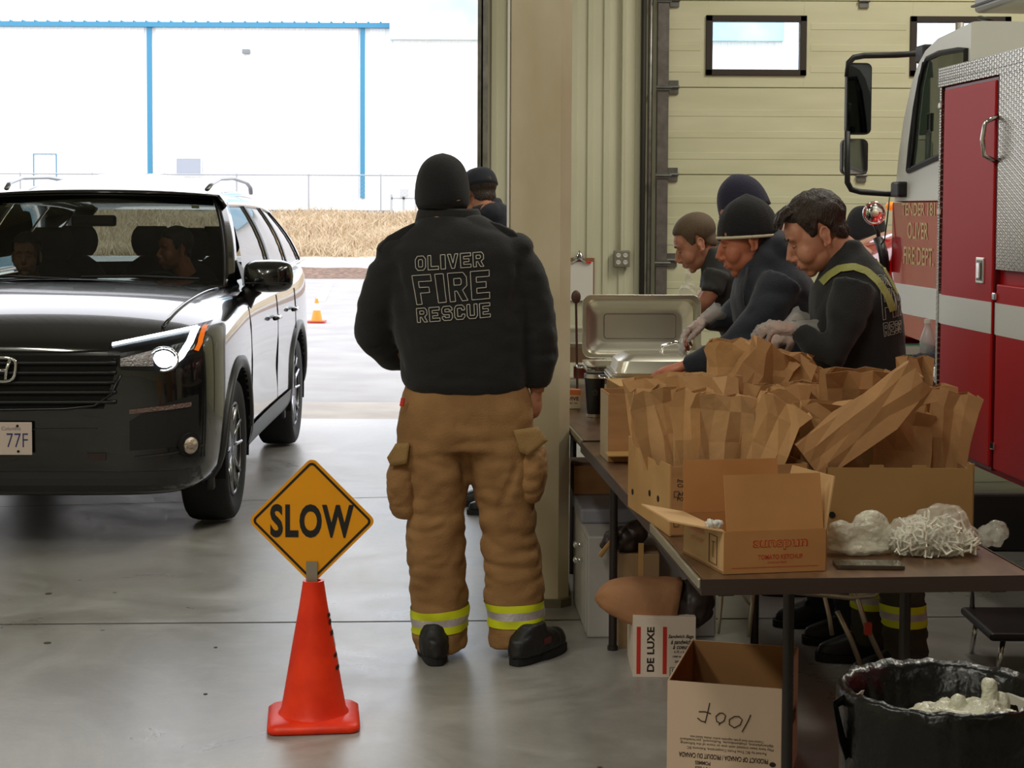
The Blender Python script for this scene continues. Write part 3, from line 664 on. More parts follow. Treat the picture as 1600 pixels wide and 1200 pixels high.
        bm = B(); tube(bm, [(sx*0.103, 0.237*math.cos(2*PI*k/40), 0.237*math.sin(2*PI*k/40)) for k in range(41)], 0.007, 6, cap=False); obj('rim_lip', bm, M_al, rim, smooth=True)
# rear glass and tail
bm = B(); grid(bm, 14, 6, lambda u, v: Vector(((u*2-1)*(0.74-0.10*v), 4.80-0.20*v+0.05*(1-(u*2-1)**2), 1.22+0.41*v))); obj('rear_window', bm, dark_glass('rear_glass', (0.5, 0.54, 0.54)), car, smooth=True)
# interior
M_int = mat('interior_grey', (26, 27, 27), 0.8); M_seat = mat('seat_fabric', (34, 35, 34), 0.9)
obj('cabin_floor', boxb(-0.86, 0.86, 1.3, 4.7, 0.42, 0.46), M_int, car)
bm = B(); grid(bm, 16, 6, lambda u, v: Vector(((u*2-1)*0.86, 1.25+0.22*(u*2-1)**2*(1-v)+0.5*v, 1.17+0.04*math.sin(PI*v*.9)-0.0*v))); obj('dashboard', bm, M_int, car, solid=0.04)
bm = B(); c0 = Vector((0.40, 1.86, 1.10)); tube(bm, [c0+Vector((0.185*math.cos(a), -0.07*math.sin(a), 0.17*math.sin(a))) for a in [2*PI*k/28 for k in range(29)]], 0.014, 8, cap=False); tube(bm, [c0+Vector((-.18, 0, 0)), c0+Vector((.18, 0, 0))], 0.02, 6); obj('steering_wheel', bm, M_int, car, smooth=True)
bm = B(); box(bm, -0.13, 0.13, 1.86, 1.90, 1.535, 1.60); obj('rear_view_mirror', bm, M_black, car, bevel=0.015)
def seat(x, y, z=0.0):
    bm = B(); ell(bm, (x, y, 0.62), (0.26, 0.27, 0.12)); ell(bm, (x, y+0.28, 0.98), (0.255, 0.10, 0.36), M=Matrix.Rotation(-0.2, 4, 'X')); s_ = obj('seat', bm, M_seat, car, smooth=True)
    bm = B(); hr = []
    for k in range(7):
        a = k/6; w = 0.14*math.sin(PI*(.1+.8*a))**.3; hr.append([Vector((x+w*math.copysign(abs(math.cos(t))**.6, math.cos(t)), y+0.36+0.05*math.sin(t)*1.0, 1.32+0.20*a)) for t in [2*PI*j/16 for j in range(16)]])
    loft(bm, hr); tube(bm, [(x-.06, y+.36, 1.2), (x-.06, y+.36, 1.34)], 0.007, 6); tube(bm, [(x+.06, y+.36, 1.2), (x+.06, y+.36, 1.34)], 0.007, 6); obj('headrest', bm, M_seat, s_, smooth=True)
for x in (-0.42, 0.42): seat(x, 2.2)
for x in (-0.48, 0.02, 0.48): seat(x, 3.1)
# ================= people: shared builders
M_skin = mat('skin', (190, 132, 106), 0.5, var=0.12, vscale=30, spec=0.35)
M_skin2 = mat('skin_ruddy', (184, 112, 84), 0.5, var=0.15, vscale=30, spec=0.35)
M_hairb = mat('dark_brown_hair', (52, 38, 29), 0.55, bump=1.0, bscale=160, var=0.4, vscale=60, stretch=(1, 1, 0.3))
M_fleece = mat('black_fleece', (24, 24, 26), 0.9, bump=0.35, bscale=220, sheen=0.12)
M_navy = mat('navy_fleece', (30, 34, 46), 0.9, bump=0.35, bscale=220, sheen=0.12)
M_boot = mat('boot_rubber', (26, 25, 27), 0.5, bump=0.2, bscale=40)
M_turnout = mat('tan_turnout_cloth', (164, 124, 78), 0.85, bump=0.3, bscale=180, var=0.22, vscale=5, var2=(138, 100, 60))
M_lime = mat('lime_reflective', (214, 222, 30), 0.5, emit=None)
M_silver = mat('silver_reflective', (190, 182, 186), 0.35, 0.2, bump=0.3, bscale=90)
M_eye = mat('eye_white', (225, 220, 215), 0.2); M_brow = mat('brow_hair', (50, 36, 28), 0.8)
def hg_glove():
    m = bpy.data.materials.new('clear_plastic_glove'); m.use_nodes = True; nt = m.node_tree; N = nt.nodes; L = nt.links; b = N['Principled BSDF']
    b.inputs['Base Color'].default_value = (0.92, 0.9, 0.87, 1); b.inputs['Roughness'].default_value = 0.18; b.inputs['Alpha'].default_value = 0.45; b.inputs['Specular IOR Level'].default_value = 0.9
    n2 = N.new('ShaderNodeTexNoise'); n2.inputs['Scale'].default_value = 60; bp = N.new('ShaderNodeBump'); bp.inputs['Strength'].default_value = 1.0; bp.inputs['Distance'].default_value = 0.01
    L.new(n2.outputs['Fac'], bp.inputs['Height']); L.new(bp.outputs[0], b.inputs['Normal']); return m
M_glove = hg_glove()
def head_me(neck=0.16, lean=0.03, jaw=1.0, nose=1.0):
    # canonical head: faces -Y, origin between the ears, up +Z
    bm = B()
    ell(bm, (0, 0.018, 0.048), (0.076, 0.097, 0.082), seg=24, rings=16)
    ell(bm, (0, -0.028, -0.006), (0.067, 0.064, 0.088), seg=20, rings=14)
    ell(bm, (0, -0.030, -0.062), (0.059*jaw, 0.062, 0.050), seg=20, rings=12)
    ell(bm, (0, -0.068, -0.098), (0.024*jaw, 0.019, 0.018))
    ell(bm, (0, -0.055, 0.03), (0.062, 0.035, 0.05))
    ell(bm, (0, -0.080, 0.026), (0.050, 0.012, 0.010))
    tube(bm, [(0, -0.078, 0.018), (0, -0.093, 0.002), (0, -0.106*nose**.3, -0.020), (0, -0.113*nose, -0.034)], [0.009, 0.009, 0.010, 0.012], 10)
    ell(bm, (0, -0.100, -0.040), (0.017, 0.014, 0.010))
    ell(bm, (0, -0.090, -0.061), (0.024, 0.011, 0.006)); ell(bm, (0, -0.088, -0.072), (0.021, 0.011, 0.007)); ell(bm, (0, -0.082, -0.066), (0.034, 0.018, 0.022))
    for s in (-1, 1):
        ell(bm, (s*0.037, -0.058, -0.036), (0.032, 0.032, 0.036))
    tube(bm, [(0, 0.02, -0.04), (0, 0.03+lean*.4, -0.10), (0, 0.035+lean, -neck)], [(0.056, 0.060), (0.057, 0.060), (0.066, 0.066)], 20)
    me = remesh(bm, 0.0042, 5, 0.5)
    for s in (-1, 1):
        brush(me, (s*0.031, -0.088, 0.004), (0.016, 0.02, 0.011), (0, 0.012, 0))
        brush(me, (s*0.030, -0.079, 0.003), (0.010, 0.02, 0.006), (0, -0.004, 0))      # eyelid
        brush(me, (s*0.009, -0.108, -0.047), (0.004, 0.006, 0.004), (0, 0.003, 0.003))
    brush(me, (0, -0.095, -0.0665), (0.024, 0.01, 0.0025), (0, 0.004, 0)); brush(me, (0, -0.088, -0.084), (0.022, 0.012, 0.006), (0, 0.005, 0)); brush(me, (0, -0.1, 0.018), (0.014, 0.02, 0.007), (0, 0.004, 0))
    ear = B()
    for s in (-1, 1):
        R = Matrix.Translation((s*0.077, 0.010, -0.010)) @ Matrix.Rotation(s*0.35, 4, 'Z') @ Matrix.Rotation(-0.18, 4, 'X')
        pts = [Vector((s*0.003, 0.0145*math.cos(a)*(1.15 if math.sin(a) > 0 else .8)+0.002, 0.0285*math.sin(a))) for a in [2*PI*k/20 for k in range(20)]]
        tube(ear, [R @ p for p in pts]+[R @ pts[0]], 0.0045, 8, cap=False)
        ell(ear, R @ Vector((0, 0.0, 0)), (0.005, 0.014, 0.026), M=R.to_3x3().to_4x4()); ell(ear, R @ Vector((s*0.002, -0.006, -0.004)), (0.007, 0.006, 0.012)); ell(ear, R @ Vector((0, -0.006, -0.027)), (0.006, 0.008, 0.009))
    em = remesh(ear, 0.0032, 2, 0.5)
    bm = merge(me, em); out = bpy.data.meshes.new('head'); bm.to_mesh(out); bm.free(); return out
def hair_me(mask, thick, amp=0.004, scale=60, crown=1.0):
    # shell over the skull where mask(co) > 0 (mask gives thickness factor)
    bm = B(); bmesh.ops.create_icosphere(bm, subdivisions=5, radius=1, matrix=Matrix.Identity(4))
    H = B(); ell(H, (0, 0.018, 0.048), (0.076, 0.097, 0.082), seg=24, rings=16); ell(H, (0, -0.03, 0.02), (0.066, 0.060, 0.07)); ell(H, (0, 0.035, -0.03), (0.066, 0.066, 0.08))
    hm = remesh(H, 0.006, 4, 0.5); bv = BVHTree.FromPolygons([v.co.copy() for v in hm.vertices], [list(p.vertices) for p in hm.polygons]); c = Vector((0, 0.012, 0.02))
    dead = []
    for v in bm.verts:
        d = v.co.normalized(); loc, n, i, q = bv.ray_cast(c, d)
        if loc is None: loc = c+d*0.08
        m = mask(loc)
        nz = noise.noise(Vector((loc.x*scale, loc.y*scale*.6, loc.z*scale*.5)))
        tp = max(.12, min(1, (loc.z+.055)/.07)); v.co = loc + d*(thick*tp*max(0, min(1, m))*(1.0)+amp*nz*max(0, min(1, m)) - 0.004 + (-0.006 if m <= 0 else 0))
        if m < -0.25: dead.append(v)
    bmesh.ops.delete(bm, geom=dead, context='VERTS'); bpy.data.meshes.remove(hm); return bm
def hand_bm(side=1, curl=0.5, spread=0.12, r=0.0086, thumb=0.6, k=1.0, pal=1.0):
    # wrist at origin, fingers along -Z, palm faces -Y, thumb on +X*side
    bm = B(); s = side
    ell(bm, (0, 0, -0.050), (0.041*pal, 0.0165, 0.050)); ell(bm, (s*0.022, -0.007, -0.040), (0.020, 0.016, 0.034)); ell(bm, (-s*0.02, -0.005, -0.045), (0.018, 0.015, 0.038))
    tube(bm, [(0, 0, 0.05), (0, 0, 0.0), (0, 0, -0.03)], [(0.030, 0.024), (0.028, 0.020), (0.034, 0.017)], 14)
    for i, (x, z, L_, rr) in enumerate([(0.029, -0.088, 0.074, 1.0), (0.0095, -0.095, 0.084, 1.04), (-0.0105, -0.092, 0.077, 0.98), (-0.029, -0.082, 0.060, 0.88)]):
        c = curl*(1+0.12*i) if not isinstance(curl, (list, tuple)) else curl[i]
        ang = 0.25*c; p = Vector((s*x*pal, 0, z+0.012)); sp = spread*(x/0.03); pts = [p-Vector((0, 0, -0.012)), p]; q = p.copy()
        for seg, f in enumerate((0.45, 0.31, 0.24)):
            ang += c*(0.55 if seg else 0.5); d = Vector((s*math.sin(sp), -math.sin(ang), -math.cos(ang)*math.cos(sp))).normalized(); q = q+d*L_*f; pts.append(q.copy())
        tube(bm, pts, [r*rr*w for w in (1.0, 1.08, 1.0, 0.95, 0.72)], 10); ell(bm, pts[-1], (r*rr*.72,)*3, seg=10, rings=8)
    a = thumb; p0 = Vector((s*0.022, -0.004, -0.020)); p1 = p0+Vector((s*0.026, -0.012-0.01*a, -0.024)); p2 = p1+Vector((s*0.014*(1.2-a), -0.014*a, -0.030)); p3 = p2+Vector((s*0.004*(1-a), -0.012*a, -0.024))
    tube(bm, [p0, p1, p2, p3], [0.013, 0.0125, 0.0105, 0.0085], 10); ell(bm, p3, (0.0085,)*3, seg=10, rings=8)
    if k != 1.0:
        for v in bm.verts: v.co *= k
    return bm
def aim(p, d, palm):                   # matrix placing a hand at p, fingers along d, palm normal towards palm
    z = -Vector(d).normalized(); y = -Vector(palm); y = (y-z*y.dot(z)).normalized(); x = y.cross(z)
    return Matrix(((x.x, y.x, z.x, p[0]), (x.y, y.y, z.y, p[1]), (x.z, y.z, z.z, p[2]), (0, 0, 0, 1)))
def hand_me(M, vox=0.0034, sm=3, **k):
    bm = hand_bm(**k); me = remesh(bm, vox, sm, 0.5); me.transform(M); return me
def pose_head(p, yaw, pitch, roll=0.0):
    # yaw 0 faces -Y; positive yaw turns the face towards +X; positive pitch looks down
    return Matrix.Translation(p) @ Matrix.Rotation(yaw, 4, 'Z') @ Matrix.Rotation(pitch, 4, 'X') @ Matrix.Rotation(roll, 4, 'Y')
def sring(c, a, b, n=24, e=0.8, ax=(1, 0, 0), ay=(0, 1, 0)):
    c = Vector(c); ax = Vector(ax); ay = Vector(ay)
    return [c + ax*(a*math.copysign(abs(math.cos(t))**e, math.cos(t))) + ay*(b*math.copysign(abs(math.sin(t))**e, math.sin(t))) for t in [2*PI*k/n for k in range(n)]]
def solids(pieces, vox=0.011, sm=8, fac=0.55):
    bm = B()
    for p in pieces:
        if p[0] == 'tube': tube(bm, p[1], p[2], 16)
        elif p[0] == 'ell': ell(bm, p[1], p[2], M=(p[3] if len(p) > 3 else None))
        elif p[0] == 'loft': loft(bm, p[1])
    return remesh(bm, vox, sm, fac)
def folds(me, lines):
    # push crease valleys along polylines: (points, radius, depth)
    for pts, r, d in lines:
        P = [Vector(p) for p in pts]
        for v in me.vertices:
            best = 1e9
            for a, b in zip(P, P[1:]):
                ab = b-a; t = max(0, min(1, (v.co-a).dot(ab)/ab.length_squared)); q = (v.co-(a+ab*t)).length
                if q < best: best = q
            if best < 2.5*r: v.co = v.co - v.normal*(d*math.exp(-(best/r)**2))
def local(me, root):
    me.transform(Matrix.Translation(-Vector(root.location))); return me
def joined(*ms):
    bm = merge(*ms); me = bpy.data.meshes.new('body'); bm.to_mesh(me); bm.free(); return me
def beanie_bm(p, rx=0.088, ry=0.108, h=0.12, z0=-0.02, cuff=0.0, pointy=0.0, ribs=0, pw=.6, oy=.012, tuck=0.0):
    # origin = skull centre, opening plane tilted by the caller
    R = []; n = 48
    for k in range(13):
        t = k/12; a = t*PI/2; rr = math.cos(a)**pw if k < 12 else 0.03; z = z0+(h)*math.sin(a)**0.9 + pointy*t**6
        th = 1+(0.025 if pw == .6 else 0)*(1-t)
        R.append([Vector((rx*rr*th*math.cos(u)*(1+(0.012*math.cos(ribs*u) if ribs else 0)), oy+ry*rr*th*math.sin(u)*(1+(0.012*math.cos(ribs*u) if ribs else 0)), z)) for u in [2*PI*j/n for j in range(n)]])
    lo = [Vector((v.x*0.93, oy+(v.y-oy)*0.93, z0+0.004)) for v in R[0]]
    pre = [[Vector((v.x*k_, oy+(v.y-oy)*k_, z0-dz)) for v in R[0]] for k_, dz in ((.80, tuck*.9), (.86, tuck), (.96, tuck*.5))] if tuck else [lo]
    bm = B(); loft(bm, pre+R); return bm
# ================= firefighter seen from behind beside the pillar
FYC = 6.10
ff = thing('person', 'firefighter seen from behind in black FIRE RESCUE jacket, black beanie and tan bunker pants', 'person', G(745, 1030))
def PX(px, py, Y=FYC): return W(px, py, Y)
def rng(y, xl, xr, dep, Yc=FYC, e=0.8):
    a, b_ = PX(xl, y, Yc), PX(xr, y, Yc); return sring((a+b_)/2, (b_.x-a.x)/2, dep/2, e=e)
# jacket
tor = [rng(612, 640, 818, 0.30), rng(598, 628, 822, 0.33), rng(560, 625, 822, 0.34), rng(510, 612, 826, 0.34), rng(460, 606, 826, 0.33), rng(420, 604, 826, 0.31, FYC-.01), rng(390, 606, 820, 0.28, FYC-.02), rng(368, 628, 800, 0.23, FYC-.02), rng(352, 646, 776, 0.18, FYC-.02), rng(338, 655, 752, 0.15, FYC-.01)]
pcs = [('loft', tor)]
pcs += [('tube', [PX(632, 396, FYC-.02), PX(606, 430, FYC-.02), PX(588, 480, FYC-.01), PX(584, 524, FYC+.02), PX(610, 552, FYC+.16), PX(640, 560, FYC+.24)], [0.070, 0.078, 0.073, 0.074, 0.064, 0.052])]
pcs += [('tube', [PX(800, 392, FYC-.02), PX(822, 430, FYC-.02), PX(836, 480, FYC-.01), PX(842, 528, FYC-.01), PX(842, 560, FYC+.0), PX(838, 600, FYC+.03)], [0.068, 0.076, 0.073, 0.072, 0.070, 0.052])]
pcs += [('ell', PX(618, 392, FYC-.015), (0.072, 0.08, 0.055)), ('ell', PX(806, 386, FYC-.015), (0.068, 0.08, 0.055))]
jm = solids(pcs, 0.010, 9)
wrinkle(jm, 0.007, 7.0, 1.6)
folds(jm, [([PX(640, 600, FYC-.17), PX(730, 592, FYC-.18), PX(810, 606, FYC-.17)], 0.014, 0.012), ([PX(600, 535, FYC-.08), PX(640, 560, FYC-.15)], 0.018, 0.012), ([PX(640, 500, FYC-.17), PX(628, 570, FYC-.17)], 0.02, 0.010), ([PX(810, 500, FYC-.17), PX(800, 580, FYC-.16)], 0.02, 0.010), ([PX(826, 520, FYC-.08), PX(868, 512, FYC-.04)], 0.014, 0.008), ([PX(826, 556, FYC-.08), PX(868, 552, FYC-.04)], 0.014, 0.008), ([PX(812, 420, FYC-.1), PX(800, 500, FYC-.15)], .02, .01), ([PX(620, 420, FYC-.1), PX(632, 500, FYC-.15)], .02, .01)])
FJB = BVHTree.FromPolygons([v.co.copy() for v in jm.vertices], [list(p.vertices) for p in jm.polygons])
def onback(x, z, off=0.0035):
    loc, n, i, d = FJB.ray_cast(Vector((x, 4.5, z)), Vector((0, 1, 0))); return loc+n*off
jk = obj('jacket', local(jm, ff), M_fleece, ff, smooth=True)
bm = B(); R = []
for y, xl, xr, dep in ((356, 646, 758, .17), (330, 652, 750, 0.155), (326, 655, 747, 0.15), (330, 659, 743, 0.135), (350, 660, 742, .13)):
    R.append(rng(y, xl, xr, dep, FYC-.005, 1.0))
loft(bm, R, cap=False); c = obj('collar', local((lambda b: (lambda m: (b.to_mesh(m), b.free(), m)[2])(bpy.data.meshes.new('c')))(bm), ff), M_fleece, jk, smooth=True)
for pts in ([(596, 390), (612, 372), (634, 360), (652, 352)], [(762, 350), (778, 354), (796, 363), (812, 378)]):
    bm = B(); P = [PX(a, b_+6, FYC-.06) for a, b_ in pts]
    tube(bm, P, [(0.006, 0.026)]*4, 8); me = bpy.data.meshes.new('e'); bm.to_mesh(me); bm.free(); obj('epaulette', local(me, ff), M_fleece, jk, smooth=True)
# block letters drawn as outlines
def L_O(w=1, c=.22, t=.3): return [[(c, 0), (w-c, 0), (w, c), (w, 1-c), (w-c, 1), (c, 1), (0, 1-c), (0, c)], [(t+c*.3, t*.8), (w-t-c*.3, t*.8), (w-t, t*.8+c*.3), (w-t, 1-t*.8-c*.3), (w-t-c*.3, 1-t*.8), (t+c*.3, 1-t*.8), (t, 1-t*.8-c*.3), (t, t*.8+c*.3)]]
T = .3; H_ = .22
GL = {
 'O': L_O(), 'L': [[(0, 0), (1, 0), (1, H_), (T, H_), (T, 1), (0, 1)]], 'I': [[(0, 0), (.36, 0), (.36, 1), (0, 1)]],
 'V': [[(.36, 0), (.64, 0), (1, 1), (.7, 1), (.5, .38), (.3, 1), (0, 1)]],
 'E': [[(0, 0), (1, 0), (1, H_), (T, H_), (T, .40), (.82, .40), (.82, .60), (T, .60), (T, 1-H_), (1, 1-H_), (1, 1), (0, 1)]],
 'F': [[(0, 0), (T, 0), (T, .38), (.82, .38), (.82, .58), (T, .58), (T, 1-H_), (1, 1-H_), (1, 1), (0, 1)]],
 'R': [[(0, 0), (T, 0), (T, .36), (.42, .36), (.68, 0), (1, 0), (.74, .38), (1, .52), (1, .82), (.82, 1), (0, 1)], [(T, .56), (.64, .56), (.70, .62), (.70, .74), (.64, .8), (T, .8)]],
 'S': [[(.18, 0), (.82, 0), (1, .16), (1, .46), (.84, .60), (T, .62), (T, .80), (.7, .80), (.7, .70), (1, .70), (1, .86), (.82, 1), (.18, 1), (0, .84), (0, .56), (.16, .42), (.7, .40), (.7, .2), (T, .2), (T, .3), (0, .3), (0, .16)]],
 'C': [[(.2, 0), (.8, 0), (1, .2), (1, .36), (.7, .36), (.7, .22), (T, .22), (T, .78), (.7, .78), (.7, .64), (1, .64), (1, .8), (.8, 1), (.2, 1), (0, .8), (0, .2)]],
 'U': [[(.2, 0), (.8, 0), (1, .2), (1, 1), (.7, 1), (.7, .22), (T, .22), (T, 1), (0, 1), (0, .2)]]}
def outline_word(word, fn, th, lw=0.0028):
    # fn maps (u along the word 0..1, v 0..1) to a surface point; one mesh of ribbons per letter
    ws = [(.36 if ch == 'I' else .8) for ch in word]; gap = .18; tot = sum(ws)+gap*(len(word)-1); x = 0; out = []
    for ch, w in zip(word, ws):
        bm = B()
        for loop in GL[ch]:
            n = len(loop)
            for i in range(n):
                (ax, ay), (bx, by) = loop[i], loop[(i+1) % n]
                if ch == 'I': ax, bx = ax/.36, bx/.36
                m = 5; pts = []
                for k in range(m+1):
                    t = k/m; pts.append(fn((x+(ax+(bx-ax)*t)*w)/tot, ay+(by-ay)*t))
                tube(bm, pts, (lw/2), 4)
        me = bpy.data.meshes.new('l'); bm.to_mesh(me); bm.free(); out.append(me); x += w+gap
    return out
M_thread = mat('white_print', (205, 200, 190), 0.7)
def quad(p00, p10, p11, p01):          # pixel corners of the word: lower left, lower right, upper right, upper left
    def f(u, v):
        x = (p00[0]*(1-u)+p10[0]*u)*(1-v)+(p01[0]*(1-u)+p11[0]*u)*v; y = (p00[1]*(1-u)+p10[1]*u)*(1-v)+(p01[1]*(1-u)+p11[1]*u)*v
        w = W(x, y, FYC-0.15); return onback(w.x, w.z)
    return f
for word, q in (('OLIVER', ((650, 423), (756, 416), (755, 394), (649, 401))), ('FIRE', ((652, 476), (765, 466), (764, 422), (644, 431))), ('RESCUE', ((653, 504), (766, 495), (765, 473), (651, 482)))):
    for me in outline_word(word, quad(*q), 0.004): obj('printed_letter', local(me, ff), M_thread, jk)
# body under the clothes with hands
bp = [('tube', [PX(702, 560), PX(702, 420), PX(702, 380)], [0.13, 0.11, 0.045]), ('tube', [PX(640, 400), PX(592, 480), PX(586, 530), PX(640, 562, FYC+.2)], 0.035), ('tube', [PX(790, 400), PX(838, 480), PX(842, 540), PX(838, 612, FYC+.03)], 0.032), ('tube', [PX(702, 405), PX(765, 405)], 0.035), ('tube', [PX(702, 405), PX(640, 405)], 0.035), ('tube', [PX(690, 600), PX(686, 800), PX(684, 990)], [.09, .06, .045]), ('tube', [PX(760, 600), PX(792, 800), PX(806, 990)], [.09, .06, .045]), ('ell', PX(725, 600), (.13, .1, .1))]
hm = head_me(); hm.transform(pose_head(PX(693, 300, FYC+.03), PI-0.12, 0.06))
h1 = hand_me(aim(PX(838, 612, FYC+.03), (-0.03, 0.10, -1), (-0.9, 0.5, 0)), side=1, curl=0.75, k=1.0)
h2 = hand_me(aim(PX(642, 563, FYC+.25), (0.6, 0.8, -.2), (0.3, 0.5, -.9)), side=-1, curl=0.7)
obj('body', local(joined(solids(bp, .012, 4), hm, h1, h2), ff), M_skin, ff, smooth=True)
hb = hair_me(lambda p: 1 if (p.y > 0.05 and -0.09 < p.z < -0.02) else -1, 0.004); hb.transform(pose_head(PX(693, 300, FYC+.03), PI-0.12, 0.06)); me = bpy.data.meshes.new('h'); hb.to_mesh(me); hb.free(); obj('hair', local(me, ff), M_hairb, ff, smooth=True)
M_knit = mat('black_knit', (20, 20, 24), 0.95, bump=0.5, bscale=260, sheen=0.1)
bm = beanie_bm(None, 0.099, 0.116, 0.150, z0=-0.050, pointy=0.014, tuck=.045); bm.transform(pose_head(PX(692, 300, FYC+.03), PI-0.12, 0.05) @ Matrix.Translation((0, 0, 0.028)))
bmesh.ops.subdivide_edges(bm, edges=bm.edges[:], cuts=0)
me = bpy.data.meshes.new('h'); bm.to_mesh(me); bm.free(); bn = obj('beanie', local(me, ff), M_knit, ff, smooth=True)
bm = B(); p = PX(699, 315, FYC-0.082)-ff.location
tube(bm, [p+Vector((0.008*math.cos(a), 0.0, 0.007*math.sin(a))) for a in [2*PI*k/14 for k in range(15)]], 0.0016, 5, cap=False)
tube(bm, [p+Vector((0.014, 0, -.001)), p+Vector((0.045, 0.012, 0.005))], 0.0018, 5); obj('emblem', bm, mat('gold_thread', (150, 120, 60), 0.5), bn)
# bunker pants
pel = [rng(700, 618, 834, 0.27), rng(670, 621, 834, 0.30), rng(640, 624, 834, 0.31), rng(610, 630, 828, 0.29), rng(596, 636, 820, 0.27)]
def leg(rows): return [rng(y, a, b_, d, Yc, 0.9) for y, a, b_, d, Yc in rows]
lL = leg([(1010, 648, 728, 0.25, FYC+.0), (1000, 646, 729, .25, FYC), (960, 642, 731, 0.235, FYC), (920, 640, 730, 0.215, FYC), (880, 638, 728, 0.22, FYC), (840, 634, 727, 0.22, FYC), (800, 636, 726, 0.22, FYC), (760, 632, 730, 0.24, FYC), (720, 624, 731, 0.25, FYC), (685, 620, 730, 0.26, FYC)])
lR = leg([(1005, 766, 848, 0.25, FYC), (990, 764, 849, .25, FYC), (950, 760, 851, 0.235, FYC), (910, 757, 850, 0.215, FYC), (870, 756, 846, 0.22, FYC), (830, 752, 838, 0.22, FYC), (790, 746, 836, 0.22, FYC), (760, 738, 836, 0.24, FYC), (720, 728, 836, 0.25, FYC), (685, 722, 834, 0.26, FYC)])
pm = solids([('loft', pel), ('loft', lL), ('loft', lR)], 0.010, 6)
wrinkle(pm, 0.010, 7.0, 2.1, 4.0, lambda co: 0.35+0.9*max(0, min(1, (0.95-co.z)/0.3)))
Yb = FYC-.12
folds(pm, [([PX(708, 606, Yb-.03), PX(712, 650, Yb-.04), PX(726, 695, Yb)], 0.006, 0.006), ([PX(726, 690, Yb), PX(728, 745, FYC-.06)], 0.014, 0.02), ([PX(668, 648, Yb), PX(720, 690, Yb)], 0.012, 0.010), ([PX(760, 640, Yb), PX(732, 685, Yb)], 0.012, 0.010), ([PX(655, 720, Yb), PX(712, 736, Yb)], 0.012, 0.008), ([PX(640, 820, Yb), PX(720, 800, Yb)], 0.012, 0.013), ([PX(640, 850, Yb), PX(725, 838, Yb)], 0.012, 0.012), ([PX(645, 880, Yb), PX(726, 868, Yb)], 0.012, 0.012), ([PX(650, 905, Yb), PX(720, 912, Yb)], 0.010, 0.010), ([PX(765, 800, Yb), PX(832, 790, Yb)], 0.012, 0.013), ([PX(760, 845, Yb), PX(842, 825, Yb)], 0.012, 0.012), ([PX(762, 872, Yb), PX(846, 866, Yb)], 0.012, 0.012), ([PX(770, 905, Yb), PX(846, 896, Yb)], 0.010, 0.010), ([PX(780, 800, Yb), PX(808, 730, Yb)], 0.014, 0.010)])
PB = BVHTree.FromPolygons([v.co.copy() for v in pm.vertices], [list(p.vertices) for p in pm.polygons])
pants = obj('bunker_pants', local(pm, ff), M_turnout, ff, smooth=True)
def bandmesh(bvh, cx, cy, z0, z1, off, tilt=0.0, n=64):
    bm = B(); V = []
    for k in range(n):
        a = 2*PI*k/n; d = Vector((math.cos(a), math.sin(a), 0)); col = []
        for j in range(3):
            z = z0+(z1-z0)*j/2+tilt*math.cos(a)
            loc, nn, i, q = bvh.ray_cast(Vector((cx, cy, z))+d*0.138, -d); col.append(bm.verts.new((loc if loc else Vector((cx, cy, z)))+d*off))
        V.append(col)
    for k in range(n):
        for j in range(2): bm.faces.new((V[k][j], V[(k+1) % n][j], V[(k+1) % n][j+1], V[k][j+1]))
    me = bpy.data.meshes.new('b'); bmesh.ops.recalc_face_normals(bm, faces=bm.faces); bm.to_mesh(me); bm.free(); return me
for (pc, ys, tl) in ((687, (946, 958, 969, 980), 0.008), (805, (936, 947, 959, 971), 0.004)):
    cx = PX(pc, 960).x; zz = [PX(pc, y).z for y in ys]
    for a, b_, m, nm in ((0, 1, M_lime, 'lime_stripe'), (1, 2, M_silver, 'silver_stripe'), (2, 3, M_lime, 'lime_stripe')):
        obj(nm, local(bandmesh(PB, cx, FYC, zz[b_], zz[a], 0.004, tl), ff), m, pants, smooth=True)
# cargo pockets
def pocket(cx, y0, y1, hw, sx, Yo):
    c0, c1 = PX(cx, y0, FYC), PX(cx, y1, FYC); R = []
    for k in range(9):
        t = k/8; z = c1.z+(c0.z-c1.z)*t; w = hw*math.sin(PI*(.12+.8*t))**.35; b_ = 0.105*math.sin(PI*(.10+.84*t))**.4
        R.append(sring((c1.x+(c0.x-c1.x)*t+sx*(0.012*math.sin(PI*t)-.004), FYC+Yo, z), w, b_, e=.75))
    me = solids([('loft', R)], 0.008, 3); wrinkle(me, 0.007, 14, 1.4, 7); return me
for cx, y0, y1, hw, sx, fl in ((632, 702, 806, 0.058, -1, [(604, 716), (618, 694), (640, 692), (636, 724), (610, 730)]), (829, 680, 781, 0.055, 1, [(802, 672), (840, 668), (856, 690), (826, 712), (812, 706)])):
    pk = obj('cargo_pocket', local(pocket(cx, y0, y1, hw, sx, -.01), ff), M_turnout, pants, smooth=True)
    P = [PX(a, b_, FYC-.125) for a, b_ in fl]; cc = sum(P, Vector())/len(P)
    bm = B(); f = bm.faces.new([bm.verts.new(q+Vector((0, 0.018 if (q.x-cc.x)*sx > 0 else 0, 0))) for q in P]); bmesh.ops.triangulate(bm, faces=[f]); bmesh.ops.subdivide_edges(bm, edges=bm.edges[:], cuts=3, use_grid_fill=True)
    me = bpy.data.meshes.new('f'); bm.to_mesh(me); bm.free(); obj('pocket_flap', local(me, ff), mat('flap_cloth', (150, 118, 72), 0.85, bump=0.3, bscale=150), pk, smooth=True, solid=0.008)
